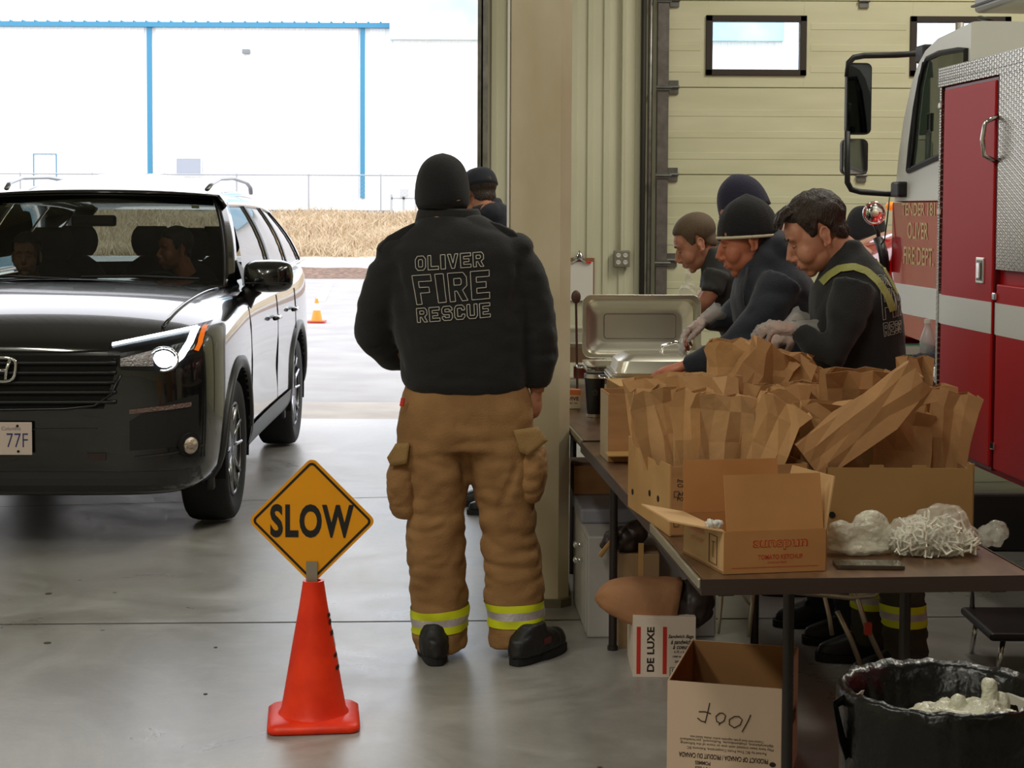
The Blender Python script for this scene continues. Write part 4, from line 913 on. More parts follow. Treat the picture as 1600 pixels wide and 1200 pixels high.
bm = B(); p = PX(630, 622, FYC-.11); tube(bm, [p, p+Vector((-.006, 0, -.03))], [(.008, .004)]*2, 6); me = bpy.data.meshes.new('f'); bm.to_mesh(me); bm.free(); obj('red_tag', local(me, ff), mat('red_tag', (210, 60, 40), 0.6), pants)
bm = B()
for k in range(12):
    y0 = 608+k*7.2; a, b_ = PX(709+.2*k, y0, 5.5), PX(709+.2*k, y0+4.5, 5.5)
# boots
def boot(hx, hy, yaw, sc=1.0):
    # heel at pixel (hx,hy); yaw turns the toe from +Y towards +X
    g = G(hx, hy); M = Matrix.Translation((g.x, g.y, 0)) @ Matrix.Rotation(-yaw, 4, 'Z')
    up = solids([('loft', [sring((0, 0.13, 0.03), 0.056, 0.155, e=.8), sring((0, 0.13, 0.06), 0.057, 0.15, e=.8), sring((0, 0.11, 0.09), 0.055, 0.125, e=.85), sring((0, 0.095, 0.11), 0.050, 0.075, e=.9), sring((0, 0.10, 0.14), 0.048, 0.055, e=.95)]), ('ell', (0, 0.235, 0.05), (0.052, 0.055, 0.045))], 0.008, 4)
    wrinkle(up, 0.004, 18); up.transform(M)
    bm = B(); R = []
    for z in (0.0, 0.032):
        r = []
        for k in range(28):
            t = 2*PI*k/28; y = 0.14+0.158*math.sin(t); w = 0.052*(1 if y > .12 else .88)+0.006*math.sin(max(0, y-.1)*14); r.append(Vector((w*math.copysign(abs(math.cos(t))**.55, math.cos(t)), y, z)))
        R.append(r)
    loft(bm, R); me = bpy.data.meshes.new('s'); bmesh.ops.recalc_face_normals(bm, faces=bm.faces); bm.to_mesh(me); bm.free(); me.transform(M)
    b_ = obj('boot', local(up, ff), M_boot, ff, smooth=True); obj('sole', local(me, ff), M_rubber, b_, bevel=0.004)
    bm = B(); tube(bm, [M @ Vector((0.057, 0.10, 0.075)), M @ Vector((0.057, 0.14, 0.075))], [(.004, .012)]*2, 6); me = bpy.data.meshes.new('s'); bm.to_mesh(me); bm.free(); obj('boot_tag', local(me, ff), mat('dark_red', (96, 30, 34), 0.5), b_)
boot(681, 1040, -0.12); boot(806, 1040, 0.62)
bm.free()
# ================= traffic cone carrying the SLOW sign
M_cone = mat('orange_cone', (255, 62, 22), 0.42, spec=0.4, var=0.15, vscale=7, var2=(226, 44, 14), bump=0.08, bscale=60)
g = G(490, 1127)
cn = thing('traffic_cone', 'tall orange traffic cone holding the yellow sign, nearest to the viewer', 'cone', g, 0.12)
CB = 0.146; bm = B(); R = []
def rrect(h, r, z, n=6):
    p = []
    for cx, cy, a0 in ((h-r, h-r, 0), (-h+r, h-r, PI/2), (-h+r, -h+r, PI), (h-r, -h+r, 1.5*PI)):
        for k in range(n): a = a0+PI/2*k/(n-1); p.append(Vector((cx+r*math.cos(a), cy+r*math.sin(a), z)))
    return p
loft(bm, [rrect(CB-.006, .03, 0), rrect(CB, .035, 0.006), rrect(CB, .035, 0.018), rrect(CB-.012, .04, 0.030), rrect(CB-.05, .05, 0.034)]); obj('base', bm, M_cone, cn, smooth=True)
bm = B(); rs = [(0.116, 0.028), (0.104, 0.045), (0.094, 0.10), (0.070, 0.24), (0.045, 0.38), (0.034, 0.452), (0.034, 0.458), (0.024, 0.458), (0.024, 0.43)]; lathe(bm, rs, seg=40); c = obj('cone_body', bm, M_cone, cn, smooth=True); smooth_by_angle(c, 0.7)
def oncone(phi, z):
    r = 0.094+(0.034-0.094)*(z-0.10)/(0.452-0.10)+0.0015; return Vector((r*math.cos(phi), r*math.sin(phi), z))
M_ink = mat('black_ink', (20, 18, 18), 0.6)
# bold letters running up the right side of the cone
def coneletter(strokes, zc, h, wv):
    bm = B()
    for (u0, v0, u1, v1) in strokes:
        grid(bm, 6, 4, lambda a, b_: oncone(-0.15-(u0+(u1-u0)*a)*wv/0.07, zc+(v0+(v1-v0)*b_)*h))
    obj('stencil_letter', bm, M_ink, c)
coneletter([(-.5, .62, .5, 1), (-.5, .3, -.1, .8), (-.5, .0, .5, .35), (.1, -.2, .5, .3)], 0.325, 0.03, 0.05)
coneletter([(-.5, 0, .5, .28), (-.5, -.9, -.1, .28)], 0.285, 0.05, 0.05)
coneletter([(-.5, 0, .5, .22), (-.5, -.8, .5, -.55), (-.5, -.8, -.2, .2)], 0.215, 0.05, 0.05)
# diamond sign on top of the cone
sg = thing('road_sign', 'yellow diamond SLOW sign standing on top of orange cone', 'sign', (g.x-0.004, g.y, 0.458), -0.02)
M_sy = mat('sign_yellow', (240, 158, 10), 0.4, spec=0.4, var=0.06, vscale=9)
def diamond(half, r, y, n=6):
    p = []
    for k0 in range(4):
        a0 = k0*PI/2; c_ = Vector((math.cos(a0), math.sin(a0)))*(half-r*math.sqrt(2))
        for k in range(n): a = a0-PI/4+PI/2*k/(n-1); p.append(Vector((c_.x+r*math.cos(a), y, c_.y+r*math.sin(a))))
    return p
cz = 0.192; HD = 0.206
up = lambda P: [p+Vector((0, 0, cz)) for p in P]
bm = B(); loft(bm, [up(diamond(HD, .022, 0.003)), up(diamond(HD, .022, -0.001))]); pn = obj('sign_panel', bm, M_sy, sg)
bm = B(); A1, A2 = up(diamond(HD-.012, .016, -0.0022)), up(diamond(HD-.0225, .010, -0.0022)); loft(bm, [A1, A2], cap=False); obj('sign_border', bm, M_ink, pn)
def fit_text(name, s, w, h, m, M, parent=None, bold=0.02, **k):
    me = textmesh(s, 1.0, bold, **k); xs = [v.co.x for v in me.vertices]; ys = [v.co.y for v in me.vertices]
    cx, cy = (max(xs)+min(xs))/2, (max(ys)+min(ys))/2; sx, sy = w/(max(xs)-min(xs)), h/(max(ys)-min(ys))
    for v in me.vertices: v.co = Vector(((v.co.x-cx)*sx, (v.co.y-cy)*sy, 0))
    me.transform(M); return obj(name, me, m, parent)
fit_text('sign_lettering', 'SLOW', 0.268, 0.108, M_ink, frame((0, -0.0024, cz), (1, 0, 0), (0, 0, 1)), pn, bold=0.035, space=1.1)
bm = B(); box(bm, -0.018, 0.018, -0.008, -0.003, -0.012, 0.062); box(bm, -0.017, 0.017, -0.003, 0.006, -0.10, 0.05); obj('bracket', bm, mat('clip_grey', (150, 140, 125), 0.4, 0.3), sg)
# small cone far outside
g2 = G(495, 503)
cn2 = thing('traffic_cone', 'small orange and white traffic cone out on the asphalt beyond the car', 'cone', (g2.x, g2.y, 0))
M_co2 = mat('faded_orange_cone', (255, 140, 40), 0.5)
bm = B(); loft(bm, [rrect(.13, .02, 0), rrect(.13, .02, .02)]); obj('base', bm, mat('red_cone_base', (226, 70, 40), 0.5), cn2)
for (z0, z1, m, nm) in ((0.02, 0.17, M_co2, 'cone_body'), (0.17, 0.27, mat('cone_white', (240, 236, 230), 0.5), 'white_band'), (0.27, 0.34, M_co2, 'cone_tip')):
    r = lambda z: 0.085-0.19*z; bm = B(); lathe(bm, [(r(z0), z0), (r(z1), z1)], seg=20); obj(nm, bm, m, cn2)
# ================= red tender truck
M_red = mat('fire_red', (186, 14, 18), 0.5, spec=0.25); M_redl = mat('fire_red_cab', (196, 16, 20), 0.2, coat=1.0)
M_tw = mat('truck_white', (232, 232, 226), 0.4)
def diamond_plate():
    m = mat('diamond_plate', (176, 174, 166), 0.3, 1.0); nt = m.node_tree; N = nt.nodes; L = nt.links
    tc = N.new('ShaderNodeTexCoord'); out = []
    for rz, off in ((0.78, 0), (-0.78, .5)):
        mp = N.new('ShaderNodeMapping'); mp.inputs['Rotation'].default_value = (rz, 0, 0); mp.inputs['Scale'].default_value = (0, 26, 58); mp.inputs['Location'].default_value = (0, off, off); L.new(tc.outputs['Object'], mp.inputs[0])
        v = N.new('ShaderNodeTexVoronoi'); v.inputs['Randomness'].default_value = 0; v.inputs['Scale'].default_value = 1; L.new(mp.outputs[0], v.inputs['Vector']); out.append(v)
    mx = N.new('ShaderNodeMath'); mx.operation = 'MINIMUM'; L.new(out[0].outputs['Distance'], mx.inputs[0]); L.new(out[1].outputs['Distance'], mx.inputs[1])
    r = N.new('ShaderNodeMapRange'); r.inputs[1].default_value = 0.25; r.inputs[2].default_value = 0.42; r.inputs[3].default_value = 1; r.inputs[4].default_value = 0; L.new(mx.outputs[0], r.inputs[0])
    bp = N.new('ShaderNodeBump'); bp.inputs['Strength'].default_value = 1.0; bp.inputs['Distance'].default_value = 0.006; L.new(r.outputs[0], bp.inputs['Height']); L.new(bp.outputs[0], N['Principled BSDF'].inputs['Normal']); return m
M_dp = diamond_plate()
TR = 0.078; TO = Vector((W(1466.5, 450, 7.5).x, 7.5, 0))
tk = thing('fire_truck', 'red and white tender fire truck parked facing the closed bay door', 'truck', TO, TR)
TM = Matrix.Translation(TO) @ Matrix.Rotation(TR, 4, 'Z'); TI = TM.inverted()
def TS(px, py, x=0.0):                 # local point of the plane x = const under a pixel
    o = TI @ Vector((0, 0, 1.65)); d = TI.to_3x3() @ ray(px, py); t = (x-o.x)/d.x; return o+d*t
ZT = TS(1467, 127).z; ZB = 0.56
Mz = [TS(1467, p).z for p in (459, 504)]
# body with compartments
bm = B(); box(bm, 0.02, 2.4, -4.0, 0.0, ZB, ZT); obj('body', bm, M_red, tk, bevel=0.004)
bm = B(); box(bm, -0.012, 2.42, -4.02, 0.02, ZT-.005, ZT+0.055); box(bm, -0.012, 0.0, -4.02, 0.02, ZT-.03, ZT); obj('top_trim', bm, M_dp, tk)
bm = B(); box(bm, -0.006, 0.05, -0.012, 0.012, ZB, ZT-.005); obj('corner_trim', bm, M_dp, tk)
y1 = TS(1477, 300).y; y2 = TS(1557, 300).y; y3 = TS(1562, 300).y
def striped(name, ya, yb, za, zb, x0, x1, parent, by=0.0):
    p = obj(name, boxb(x0, x1, ya, yb, za, zb), M_red, parent, bevel=0.006)
    if za < Mz[1] and zb > Mz[0]: obj('white_stripe', boxb(x0-0.0015, x0+0.002, ya+0.002, yb-0.002, Mz[1], Mz[0]), M_tw, p)
    return p
zdt = TS(1477, 142).z; zdb = TS(1560, 735).z
dr = striped('compartment_door', y2, y1, zdb, zdt, -0.012, 0.02, tk)
obj('door_frame', boxb(-0.004, 0.02, y2-0.012, y1+0.012, zdb-0.012, zdt+0.012), mat('dark_red_seal', (96, 6, 10), 0.4), tk)
zp = TS(1572, 422).z
bm = B(); box(bm, -0.010, 0.02, -1.06, y3, zp, ZT-0.03); obj('tread_panel', bm, M_dp, tk)
dr2 = striped('compartment_door', -1.7, y3-0.015, zdb, zp-0.06, -0.012, 0.02, tk)
obj('stripe_edge', boxb(-0.002, 0.02, -4, 0, Mz[1], Mz[0]), M_tw, tk)
def latch(py0, py1, px, parent):
    a = TS(px, py0); b_ = TS(px, py1)
    f = obj('latch', boxb(-0.018, -0.010, a.y-0.045, a.y+0.045, b_.z, a.z), M_steel, parent, bevel=0.004)
    obj('latch_handle', boxb(-0.026, -0.018, a.y-0.02, a.y+0.02, b_.z+0.02, a.z-0.02), M_chrome, f, bevel=0.004); obj('latch_recess', boxb(-0.0195, -0.018, a.y-0.032, a.y+0.032, b_.z+0.012, a.z-0.012), M_grey, f)
latch(402, 443, 1537, dr)
for px, py in ((1473, 331), (1473, 640), (1560, 463), (1557, 697), (1475, 165)):
    a = TS(px, py); obj('hinge', boxb(-0.022, -0.010, a.y-0.02, a.y+0.02, a.z-0.015, a.z+0.015), M_chrome, dr, bevel=0.005)
a, b_ = TS(1560, 180), TS(1558, 255); bm = B(); tube(bm, [a+Vector((0, -.02, 0)), a+Vector((-.06, -.015, -.03)), Vector((-.065, a.y+.0, (a.z+b_.z)/2)), b_+Vector((-.06, -.015, .03)), b_+Vector((0, -.02, 0))], 0.010, 8); obj('grab_handle', bm, M_chrome, tk, smooth=True)
bm = B(); box(bm, 0.3, 2.2, -4.0, 3.4, 0.45, 0.70); obj('chassis', bm, M_black, tk)
bm = B(); p = TS(1499, 60, 0.35); tube(bm, [(0.35, p.y, 1.9), (0.35, p.y, TS(1499, 36, .35).z)], 0.022, 10); obj('stack_pipe', bm, mat('grey_pipe', (130, 126, 116), 0.5, 0.4), tk, smooth=True)
# wheels
for wy in (2.0, -2.4):
    for wx in (0.28, 2.1):
        bm = B(); R = [[Vector((x, r*math.cos(2*PI*k/40), r*math.sin(2*PI*k/40))) for k in range(40)] for r, x in ((0.28, -.13), (0.42, -.14), (0.5, -.11), (0.51, 0), (0.5, .11), (0.42, .14), (0.28, .13))]
        loft(bm, R); w = obj('tire', bm, M_rubber, tk, smooth=True, loc=(wx, wy, 0.51)); bm = B(); cyl(bm, (0, 0, 0), 0.27, 0.2, 'X', 28); obj('rim', bm, M_grey, w)
# cab: traced profile given its full width
CXL = 0.15
cab = [(1398, 300), (1400, 280), (1404, 240), (1411, 190), (1423, 135), (1434, 100), (1446, 78), (1466, 58), (1500, 42), (1540, 30), (1590, 26)]
P = [TS(a, b_, CXL) for a, b_ in cab]; yb = -0.02; zc = TS(1400, 316, CXL).z
P = [Vector((0, p.y, p.z)) for p in P if p.y > yb]; top = P[-1].z
prof = [(P[0].y+0.01, zc)] + [(p.y, p.z) for p in P] + [(0.05, top+0.01), (0.05, zc)]
def ext(prof, x0, x1, inset=0.06):
    R = []; cy = sum(p[0] for p in prof)/len(prof); cz = sum(p[1] for p in prof)/len(prof)
    for x, s in ((x0+.0, 1-inset*0.5), (x0+0.012, 1-inset*.22), (x0+0.05, 1), (x1-0.05, 1), (x1-0.012, 1-inset*.22), (x1, 1-inset*.5)):
        R.append([Vector((x, cy+(y-cy)*s, cz+(z-cz)*s)) for y, z in prof])
    bm = B(); loft(bm, R); return bm
cb = obj('cab', ext(prof, CXL, 2.3, 0.03), M_tw, tk); smooth_by_angle(cb, 0.6)
# door lower skin, red, with stripe
zr0 = TS(1420, 520, CXL).z
lo_prof = [(P[0].y+0.02, zc), (P[0].y+0.02, Mz[0]+0.03), (P[0].y-0.12, 1.02), (0.05, 0.98), (0.05, zc)]
lw = obj('cab_door', ext(lo_prof, CXL-0.005, 2.3, 0.01), M_redl, tk); smooth_by_angle(lw, 0.5)
obj('white_stripe', boxb(CXL-0.008, CXL-0.002, 0.06, P[0].y+0.0, Mz[1]-0.02, Mz[0]+0.0), M_tw, lw)
wpx = [(1421, 267), (1425, 225), (1432, 170), (1441, 120), (1451, 92), (1470, 83), (1500, 78), (1520, 76), (1520, 225), (1466, 246), (1440, 258)]
wp = [TS(a, b_, CXL) for a, b_ in wpx]; wp = [Vector((CXL-0.006, max(p.y, 0.1), p.z)) for p in wp]
bm = B(); loft(bm, [[p for p in wp], [p+Vector((0.02, 0, 0)) for p in wp]]); wn = obj('door_window', bm, mat('green_tint_glass', (62, 74, 60), 0.04, coat=0.5, spec=0.8), tk)
bm = B(); tube(bm, wp+[wp[0]], 0.014, 6, cap=False); obj('window_seal', bm, M_black, wn)
bm = B(); ww = [TS(a, b_, CXL)+Vector((-.012, 0, 0)) for a, b_ in ((1448, 98), (1440, 135), (1434, 190), (1430, 235), (1426, 262))]; tube(bm, ww, 0.012, 6); obj('vent_bar', bm, M_black, wn)
p = TS(1456, 191, CXL); bm = B(); tube(bm, [p+Vector((-.01, -.02, -.04)), p+Vector((-.014, .02, -.04)), p+Vector((-.014, .02, .04)), p+Vector((-.01, -.02, .04)), p+Vector((-.01, -.02, -.04))], 0.005, 6); obj('window_latch', bm, M_black, wn)
bm = B(); ws_ = [(P[1].y+.006, P[1].z), (P[3].y+.008, P[3].z), (P[5].y+.008, P[5].z)]; grid(bm, 2, 2, lambda u, v: Vector((0.35+1.75*u, ws_[int(v*2)][0]-0.006, ws_[int(v*2)][1]))); obj('windshield', bm, M_wind, tk)
# visor and roof unit
vs = [TS(a, b_, 0.45) for a, b_ in ((1532, 28), (1548, 34), (1562, 50), (1573, 66))]; bm = B(); tube(bm, [p+Vector((0, 0, 0)) for p in vs], [(0.02, 0.012)]*4, 8); obj('roof_visor', bm, M_black, tk, smooth=True)
p = TS(1550, -3, 0.4); bm = B(); box(bm, 0.4, 1.5, p.y-0.3, p.y+0.25, p.z-0.045, p.z+0.14); rb = obj('light_bar', bm, mat('light_bar_grey', (150, 150, 146), 0.35, 0.3), tk, bevel=0.02)
bm = B(); box(bm, 0.39, 1.51, p.y-0.31, p.y+0.26, p.z-0.015, p.z-0.005); obj('light_bar_seam', bm, M_black, rb)
# lettering on the door
M_gold = mat('gold_leaf', (206, 176, 112), 0.45, 0.2)
def side_text(s, x0, x1, y0, y1, parent):
    a, b_ = TS(x0, y1, CXL), TS(x1, y1, CXL); t_ = TS(x0, y0, CXL); me = textmesh(s, 1.0, 0.01); xs = [v.co.x for v in me.vertices]; ys = [v.co.y for v in me.vertices]
    w = max(xs)-min(xs); h = max(ys)-min(ys); Wd = abs(a.y-b_.y); Hd = t_.z-a.z; cx, cy = (max(xs)+min(xs))/2, (max(ys)+min(ys))/2
    for v in me.vertices: v.co = Vector((CXL-0.0075, (a.y+b_.y)/2-(v.co.x-cx)/w*Wd, (a.z+t_.z)/2+(v.co.y-cy)/h*Hd))
    return obj('door_lettering', me, M_gold, parent)
side_text('TENDER 181', 1411, 1463, 317, 337, lw); side_text('OLIVER', 1420, 1452, 347, 373, lw); side_text('FIRE DEPT.', 1414, 1461, 385, 412, lw)
# hood and fender
fr = P[0].y
bm = B(); R = []
for t, x0, zt, zb in ((0.0, 0.16, 1.66, 1.0), (0.12, 0.10, 1.65, 0.98), (0.5, 0.04, 1.60, 1.12), (0.9, 0.06, 1.55, 1.16), (1.3, 0.14, 1.46, 1.05), (1.6, 0.28, 1.36, 0.8), (1.68, 0.42, 1.26, .72)):
    cxm = 1.225; hw = cxm-x0; y = fr+t-0.05; n = 20; r = []
    for k in range(n+1):
        a = PI*k/n; r.append(Vector((cxm-hw*math.copysign(abs(math.cos(a))**.45, math.cos(a)), y, zb+(zt-zb)*abs(math.sin(a))**.5)))
    r += [Vector((cxm+hw*(1-2*k/6), y, zb-.001)) for k in range(1, 6)]
    R.append(r)
loft(bm, R); hd = obj('hood', bm, M_redl, tk, smooth=True)
bm = B(); R = []
for k in range(17):
    a = PI*(-.02+1.04*k/16); yy = 2.0+0.66*math.cos(a); zz = 0.56+0.66*math.sin(a); yo = 2.0+0.60*math.cos(a); zo = 0.56+0.60*math.sin(a)
    R.append([Vector((0.02, yy, zz)), Vector((0.5, yy, zz+.02)), Vector((0.5, yo, zo)), Vector((0.02, yo, zo))])
loft(bm, R); obj('fender', bm, M_redl, tk, smooth=True)
a = W(1392, 322, 9.2); bm = B(); ell(bm, TI @ a, (0.03, 0.03, 0.025)); obj('marker_lamp', bm, mat('amber_marker', (255, 150, 40), 0.2, emit=(255, 140, 30), es=0.4), hd, smooth=True)
# mirrors
def tp(px, py, Y): return TI @ W(px, py, Y)
YM = 8.75
bm = B(); tube(bm, [tp(1446, 83, 8.55), tp(1400, 86, YM), tp(1350, 87, YM), tp(1334, 90, YM), tp(1326, 98, YM), tp(1324, 120, YM)], 0.016, 10); ar = obj('mirror_arm', bm, M_black, tk, smooth=True)
bm = B(); tube(bm, [tp(1324, 205, YM), tp(1324, 285, YM), tp(1330, 296, YM), tp(1345, 300, YM), tp(1405, 304, 8.6)], 0.016, 10); ar2 = obj('mirror_arm', bm, M_black, tk, smooth=True)
for (x0, y0, x1, y1) in ((1437, 70, 1456, 98), (1398, 284, 1419, 308)):
    bm = B(); a, b_ = tp(x0, y1, 8.5), tp(x1, y0, 8.5); box(bm, a.x, b_.x+0.04, a.y-0.05, a.y+0.08, a.z, b_.z); obj('arm_bracket', bm, M_black, tk, bevel=0.012)
def mirror(x0, y0, x1, y1, nm, lab):
    a, b_ = tp(x0, y1, YM), tp(x1, y0, YM); cx, cz, w, h = (a.x+b_.x)/2, (a.z+b_.z)/2, (b_.x-a.x)/2, (b_.z-a.z)/2
    def rr_(w, h, y, r=0.03): return [Vector((cx+p.x, y, cz+p.y)) for p in [Vector((sx*(w-r)+r*math.cos(t), sz*(h-r)+r*math.sin(t))) for sx, sz, t0 in ((1, 1, 0), (-1, 1, PI/2), (-1, -1, PI), (1, -1, 1.5*PI)) for t in [t0+PI/2*k/5 for k in range(6)]]]
    bm = B(); loft(bm, [rr_(w, h, a.y), rr_(w, h, a.y+0.04), rr_(w*.8, h*.9, a.y+0.085)]); m = obj(nm, bm, M_black, tk, bevel=0.004)
    bm = B(); loft(bm, [rr_(w*.9, h*.95, a.y-0.002, .022), rr_(w*.9, h*.95, a.y, .022)]); q = obj('mirror_glass', bm, mat('mirror_'+lab, (60, 62, 64) if lab == 'flat' else (190, 190, 190), 0.03, 1.0), m)
    if lab == 'round':
        q.data.materials.clear(); q.data.materials.append(M_chrome)
mirror(1322, 98, 1364, 210, 'mirror', 'flat'); mirror(1315, 217, 1358, 273, 'convex_mirror', 'round')
# round chrome lamp on the fender
c0 = tp(1365, 333, 9.0)
bm = B(); ell(bm, c0, (0.058, 0.03, 0.058)); sl = obj('fender_lamp', bm, M_chrome, tk, smooth=True)
bm = B(); tube(bm, [c0+Vector((0.058*math.cos(a), -0.012, 0.058*math.sin(a))) for a in [2*PI*k/24 for k in range(25)]], 0.007, 6, cap=False); obj('lamp_rim', bm, M_chrome, sl, smooth=True)
bm = B(); ell(bm, c0+Vector((0, -.02, 0)), (.022, .02, .022)); obj('lamp_bulb', bm, mat('frosted_bulb', (230, 225, 200), 0.2), sl, smooth=True)
bm = B(); tube(bm, [c0+Vector((0, 0, -.05)), tp(1372, 362, 9.0), tp(1376, 400, 9.0)], 0.012, 8); obj('lamp_stalk', bm, M_black, sl, smooth=True)
bm = B(); tube(bm, [tp(1372, 373, 8.75), tp(1380, 395, 8.7), tp(1384, 425, 8.7)], [(.03, .02)]*3, 8); obj('hood_catch', bm, M_black, tk, smooth=True)
bm = B(); tube(bm, [tp(1390, 308, 8.7), tp(1386, 345, 8.7), tp(1382, 375, 8.7), tp(1374, 385, 8.72)], 0.004, 6); obj('cable', bm, M_black, tk, smooth=True)
# side tank with tread plate lid
a, b_ = TS(1427, 562, 0.05), TS(1466, 640, 0.05)
bm = B(); box(bm, 0.06, 0.7, 0.02, a.y+0.12, 0.62, a.z-.05); bx = obj('step_box', bm, M_dp, tk, bevel=0.01)
obj('step_lid', boxb(0.03, 0.72, 0.02, a.y+0.16, a.z-.05, a.z), M_steel, tk, bevel=0.006)
ztank = a.z
# things lying on the step box
q = TM @ Vector((0.16, a.y-0.02, ztank))
t = thing('glove_box', 'green and white disposable glove box on fire truck step', 'box', W(1425, 540, q.y)*1.0, TR); t.location.z = ztank
bm = B(); box(bm, -0.06, 0.06, -0.05, 0.06, 0, 0.075); obj('carton', bm, mat('glove_green', (60, 150, 110), 0.5), t, bevel=0.002)
obj('front_panel', boxb(-0.055, 0.055, -0.052, -0.05, 0.03, 0.07), M_white, t); bm = B(); ell(bm, (0, 0.0, 0.076), (0.04, 0.03, 0.004)); obj('opening', bm, M_dark, t)
t = thing('plastic_bottle', 'clear plastic bottle standing on fire truck step box', 'bottle', W(1449, 530, q.y-.05)); t.location.z = ztank
bm = B(); lathe(bm, [(0.035, 0), (0.037, 0.1), (0.02, 0.15), (0.014, 0.165), (0.014, 0.185)], seg=16); obj('bottle_body', bm, mat('bottle_plastic', (210, 214, 216), 0.1, alpha=0.5), t, smooth=True)
bm = B(); cyl(bm, (0, 0, 0.19), 0.016, 0.02); obj('cap', bm, M_white, t)
bm = B(); ell(bm, (0, 0, 0.02), (0.08, 0.06, 0.02)); ell(bm, (0.05, 0.0, 0.03), (0.05, 0.05, 0.02)); me = remesh(bm, 0.008, 2); wrinkle(me, 0.008, 30)
o = obj('work_glove', me, M_navy, None, smooth=True, loc=W(1450, 543, q.y-0.13)); o.location.z = ztank+.002; tag(o, 'dark blue cloth glove lying on fire truck step box beside bottle', 'glove')
# ================= tables
M_tt = mat('table_laminate', (112, 84, 60), 0.32, var=0.25, vscale=7, var2=(90, 66, 48), stretch=(4, 1, 1))
M_edge = mat('table_edge', (58, 44, 38), 0.4); M_tleg = mat('brown_steel', (52, 46, 44), 0.4, 0.3); M_alu = mat('edge_strip', (176, 170, 150), 0.35, 0.6)
N0 = G(1098, 905, 0.74); TB = 0.082
def table(loc, L_, Wd, label, alu):
    t = thing('folding_table', label, 'table', (loc.x, loc.y, 0), TB, 'brown folding tables in a line')
    obj('tabletop', boxb(0, Wd, 0, L_, 0.715, 0.738), M_tt, t, bevel=0.004)
    bm = B(); e = 0.004
    box(bm, -e, Wd+e, -e, 0.0, 0.70, 0.7395); box(bm, -e, Wd+e, L_, L_+e, 0.70, 0.7395); box(bm, -e, 0.0, 0, L_, 0.70, 0.7395); box(bm, Wd, Wd+e, 0, L_, 0.70, 0.7395)
    obj('edge_trim', bm, M_edge, t)
    obj('edge_strip', boxb(-0.012, -e, 0.0, L_*(.30 if alu else 1), 0.716, 0.7415), M_alu, t, bevel=.003)
    bm = B()
    for y in (0.10, L_-0.15): box(bm, 0.06, Wd-0.06, y, y+0.04, 0.68, 0.715)
    for x in (0.05, Wd-0.09): box(bm, x, x+0.04, 0.05, L_-.05, 0.685, 0.715)
    obj('apron', bm, M_tleg, t)
    return t
t1 = table(N0, 2.42, 0.84, 'brown folding table in front carrying cartons of paper bags', True)
TM1 = Matrix.Translation((N0.x, N0.y, 0)) @ Matrix.Rotation(TB, 4, 'Z'); TI1 = TM1.inverted()
for px, Y in ((1233, 4.42), (1415, 4.50), (958, 6.16), (1180, 6.16)):
    w = W(px, 905, Y); p = TI1 @ w
    bm = B(); tube(bm, [(p.x, p.y, 0.012), (p.x, p.y, 0.69)], 0.0155, 12); cyl(bm, (p.x, p.y, 0.008), 0.02, 0.016); l = obj('leg', bm, M_tleg, t1, smooth=True); smooth_by_angle(l, .6)
N1 = G(913, 688, 0.74)
t2 = table(N1, 2.4, 0.76, 'brown folding table farther back under the steel chafing dishes', False)
TM2 = Matrix.Translation((N1.x, N1.y, 0)) @ Matrix.Rotation(TB, 4, 'Z')
for x, y in ((0.07, 0.95), (0.66, 0.95), (0.07, 2.25), (0.66, 2.25)):
    bm = B(); tube(bm, [(x, y, 0.0), (x, y, 0.69)], 0.0155, 12); obj('leg', bm, M_tleg, t2, smooth=True)
TZ = 0.7395
# ================= cartons on the near table
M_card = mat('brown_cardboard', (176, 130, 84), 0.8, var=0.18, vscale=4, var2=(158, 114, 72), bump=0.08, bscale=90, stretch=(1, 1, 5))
M_cardl = mat('pale_cardboard', (196, 154, 96), 0.8, var=0.2, vscale=5, var2=(180, 138, 84)); M_cardi = mat('inner_cardboard', (168, 122, 76), 0.85)
M_print = mat('dark_print', (44, 32, 26), 0.8); M_redp = mat('red_print', (176, 52, 26), 0.8)
def G3(px, py, z=TZ): return G(px, py, z)
def carton_frame(pl, pr): return math.atan2(pr.y-pl.y, pr.x-pl.x)
def openbox(t, w, d, h, m, th=0.004, cut=None):
    # four walls and floor; origin at front left bottom, x right, y back
    for nm, a in (('front_wall', (0, w, 0, th)), ('back_wall', (0, w, d-th, d)), ('side_wall', (0, th, th, d-th)), ('side_wall', (w-th, w, th, d-th))):
        obj(nm, boxb(a[0], a[1], a[2], a[3], 0.0, h), m, t)
    obj('bottom', boxb(th, w-th, th, d-th, 0.0, th), m, t)
def wallprof(prof, th=0.004):
    # wall in the xz plane from a top profile
    bm = B(); P = [(prof[0][0], 0)] + prof + [(prof[-1][0], 0)]
    loft(bm, [[Vector((x, 0, z)) for x, z in P], [Vector((x, th, z)) for x, z in P]]); return bm
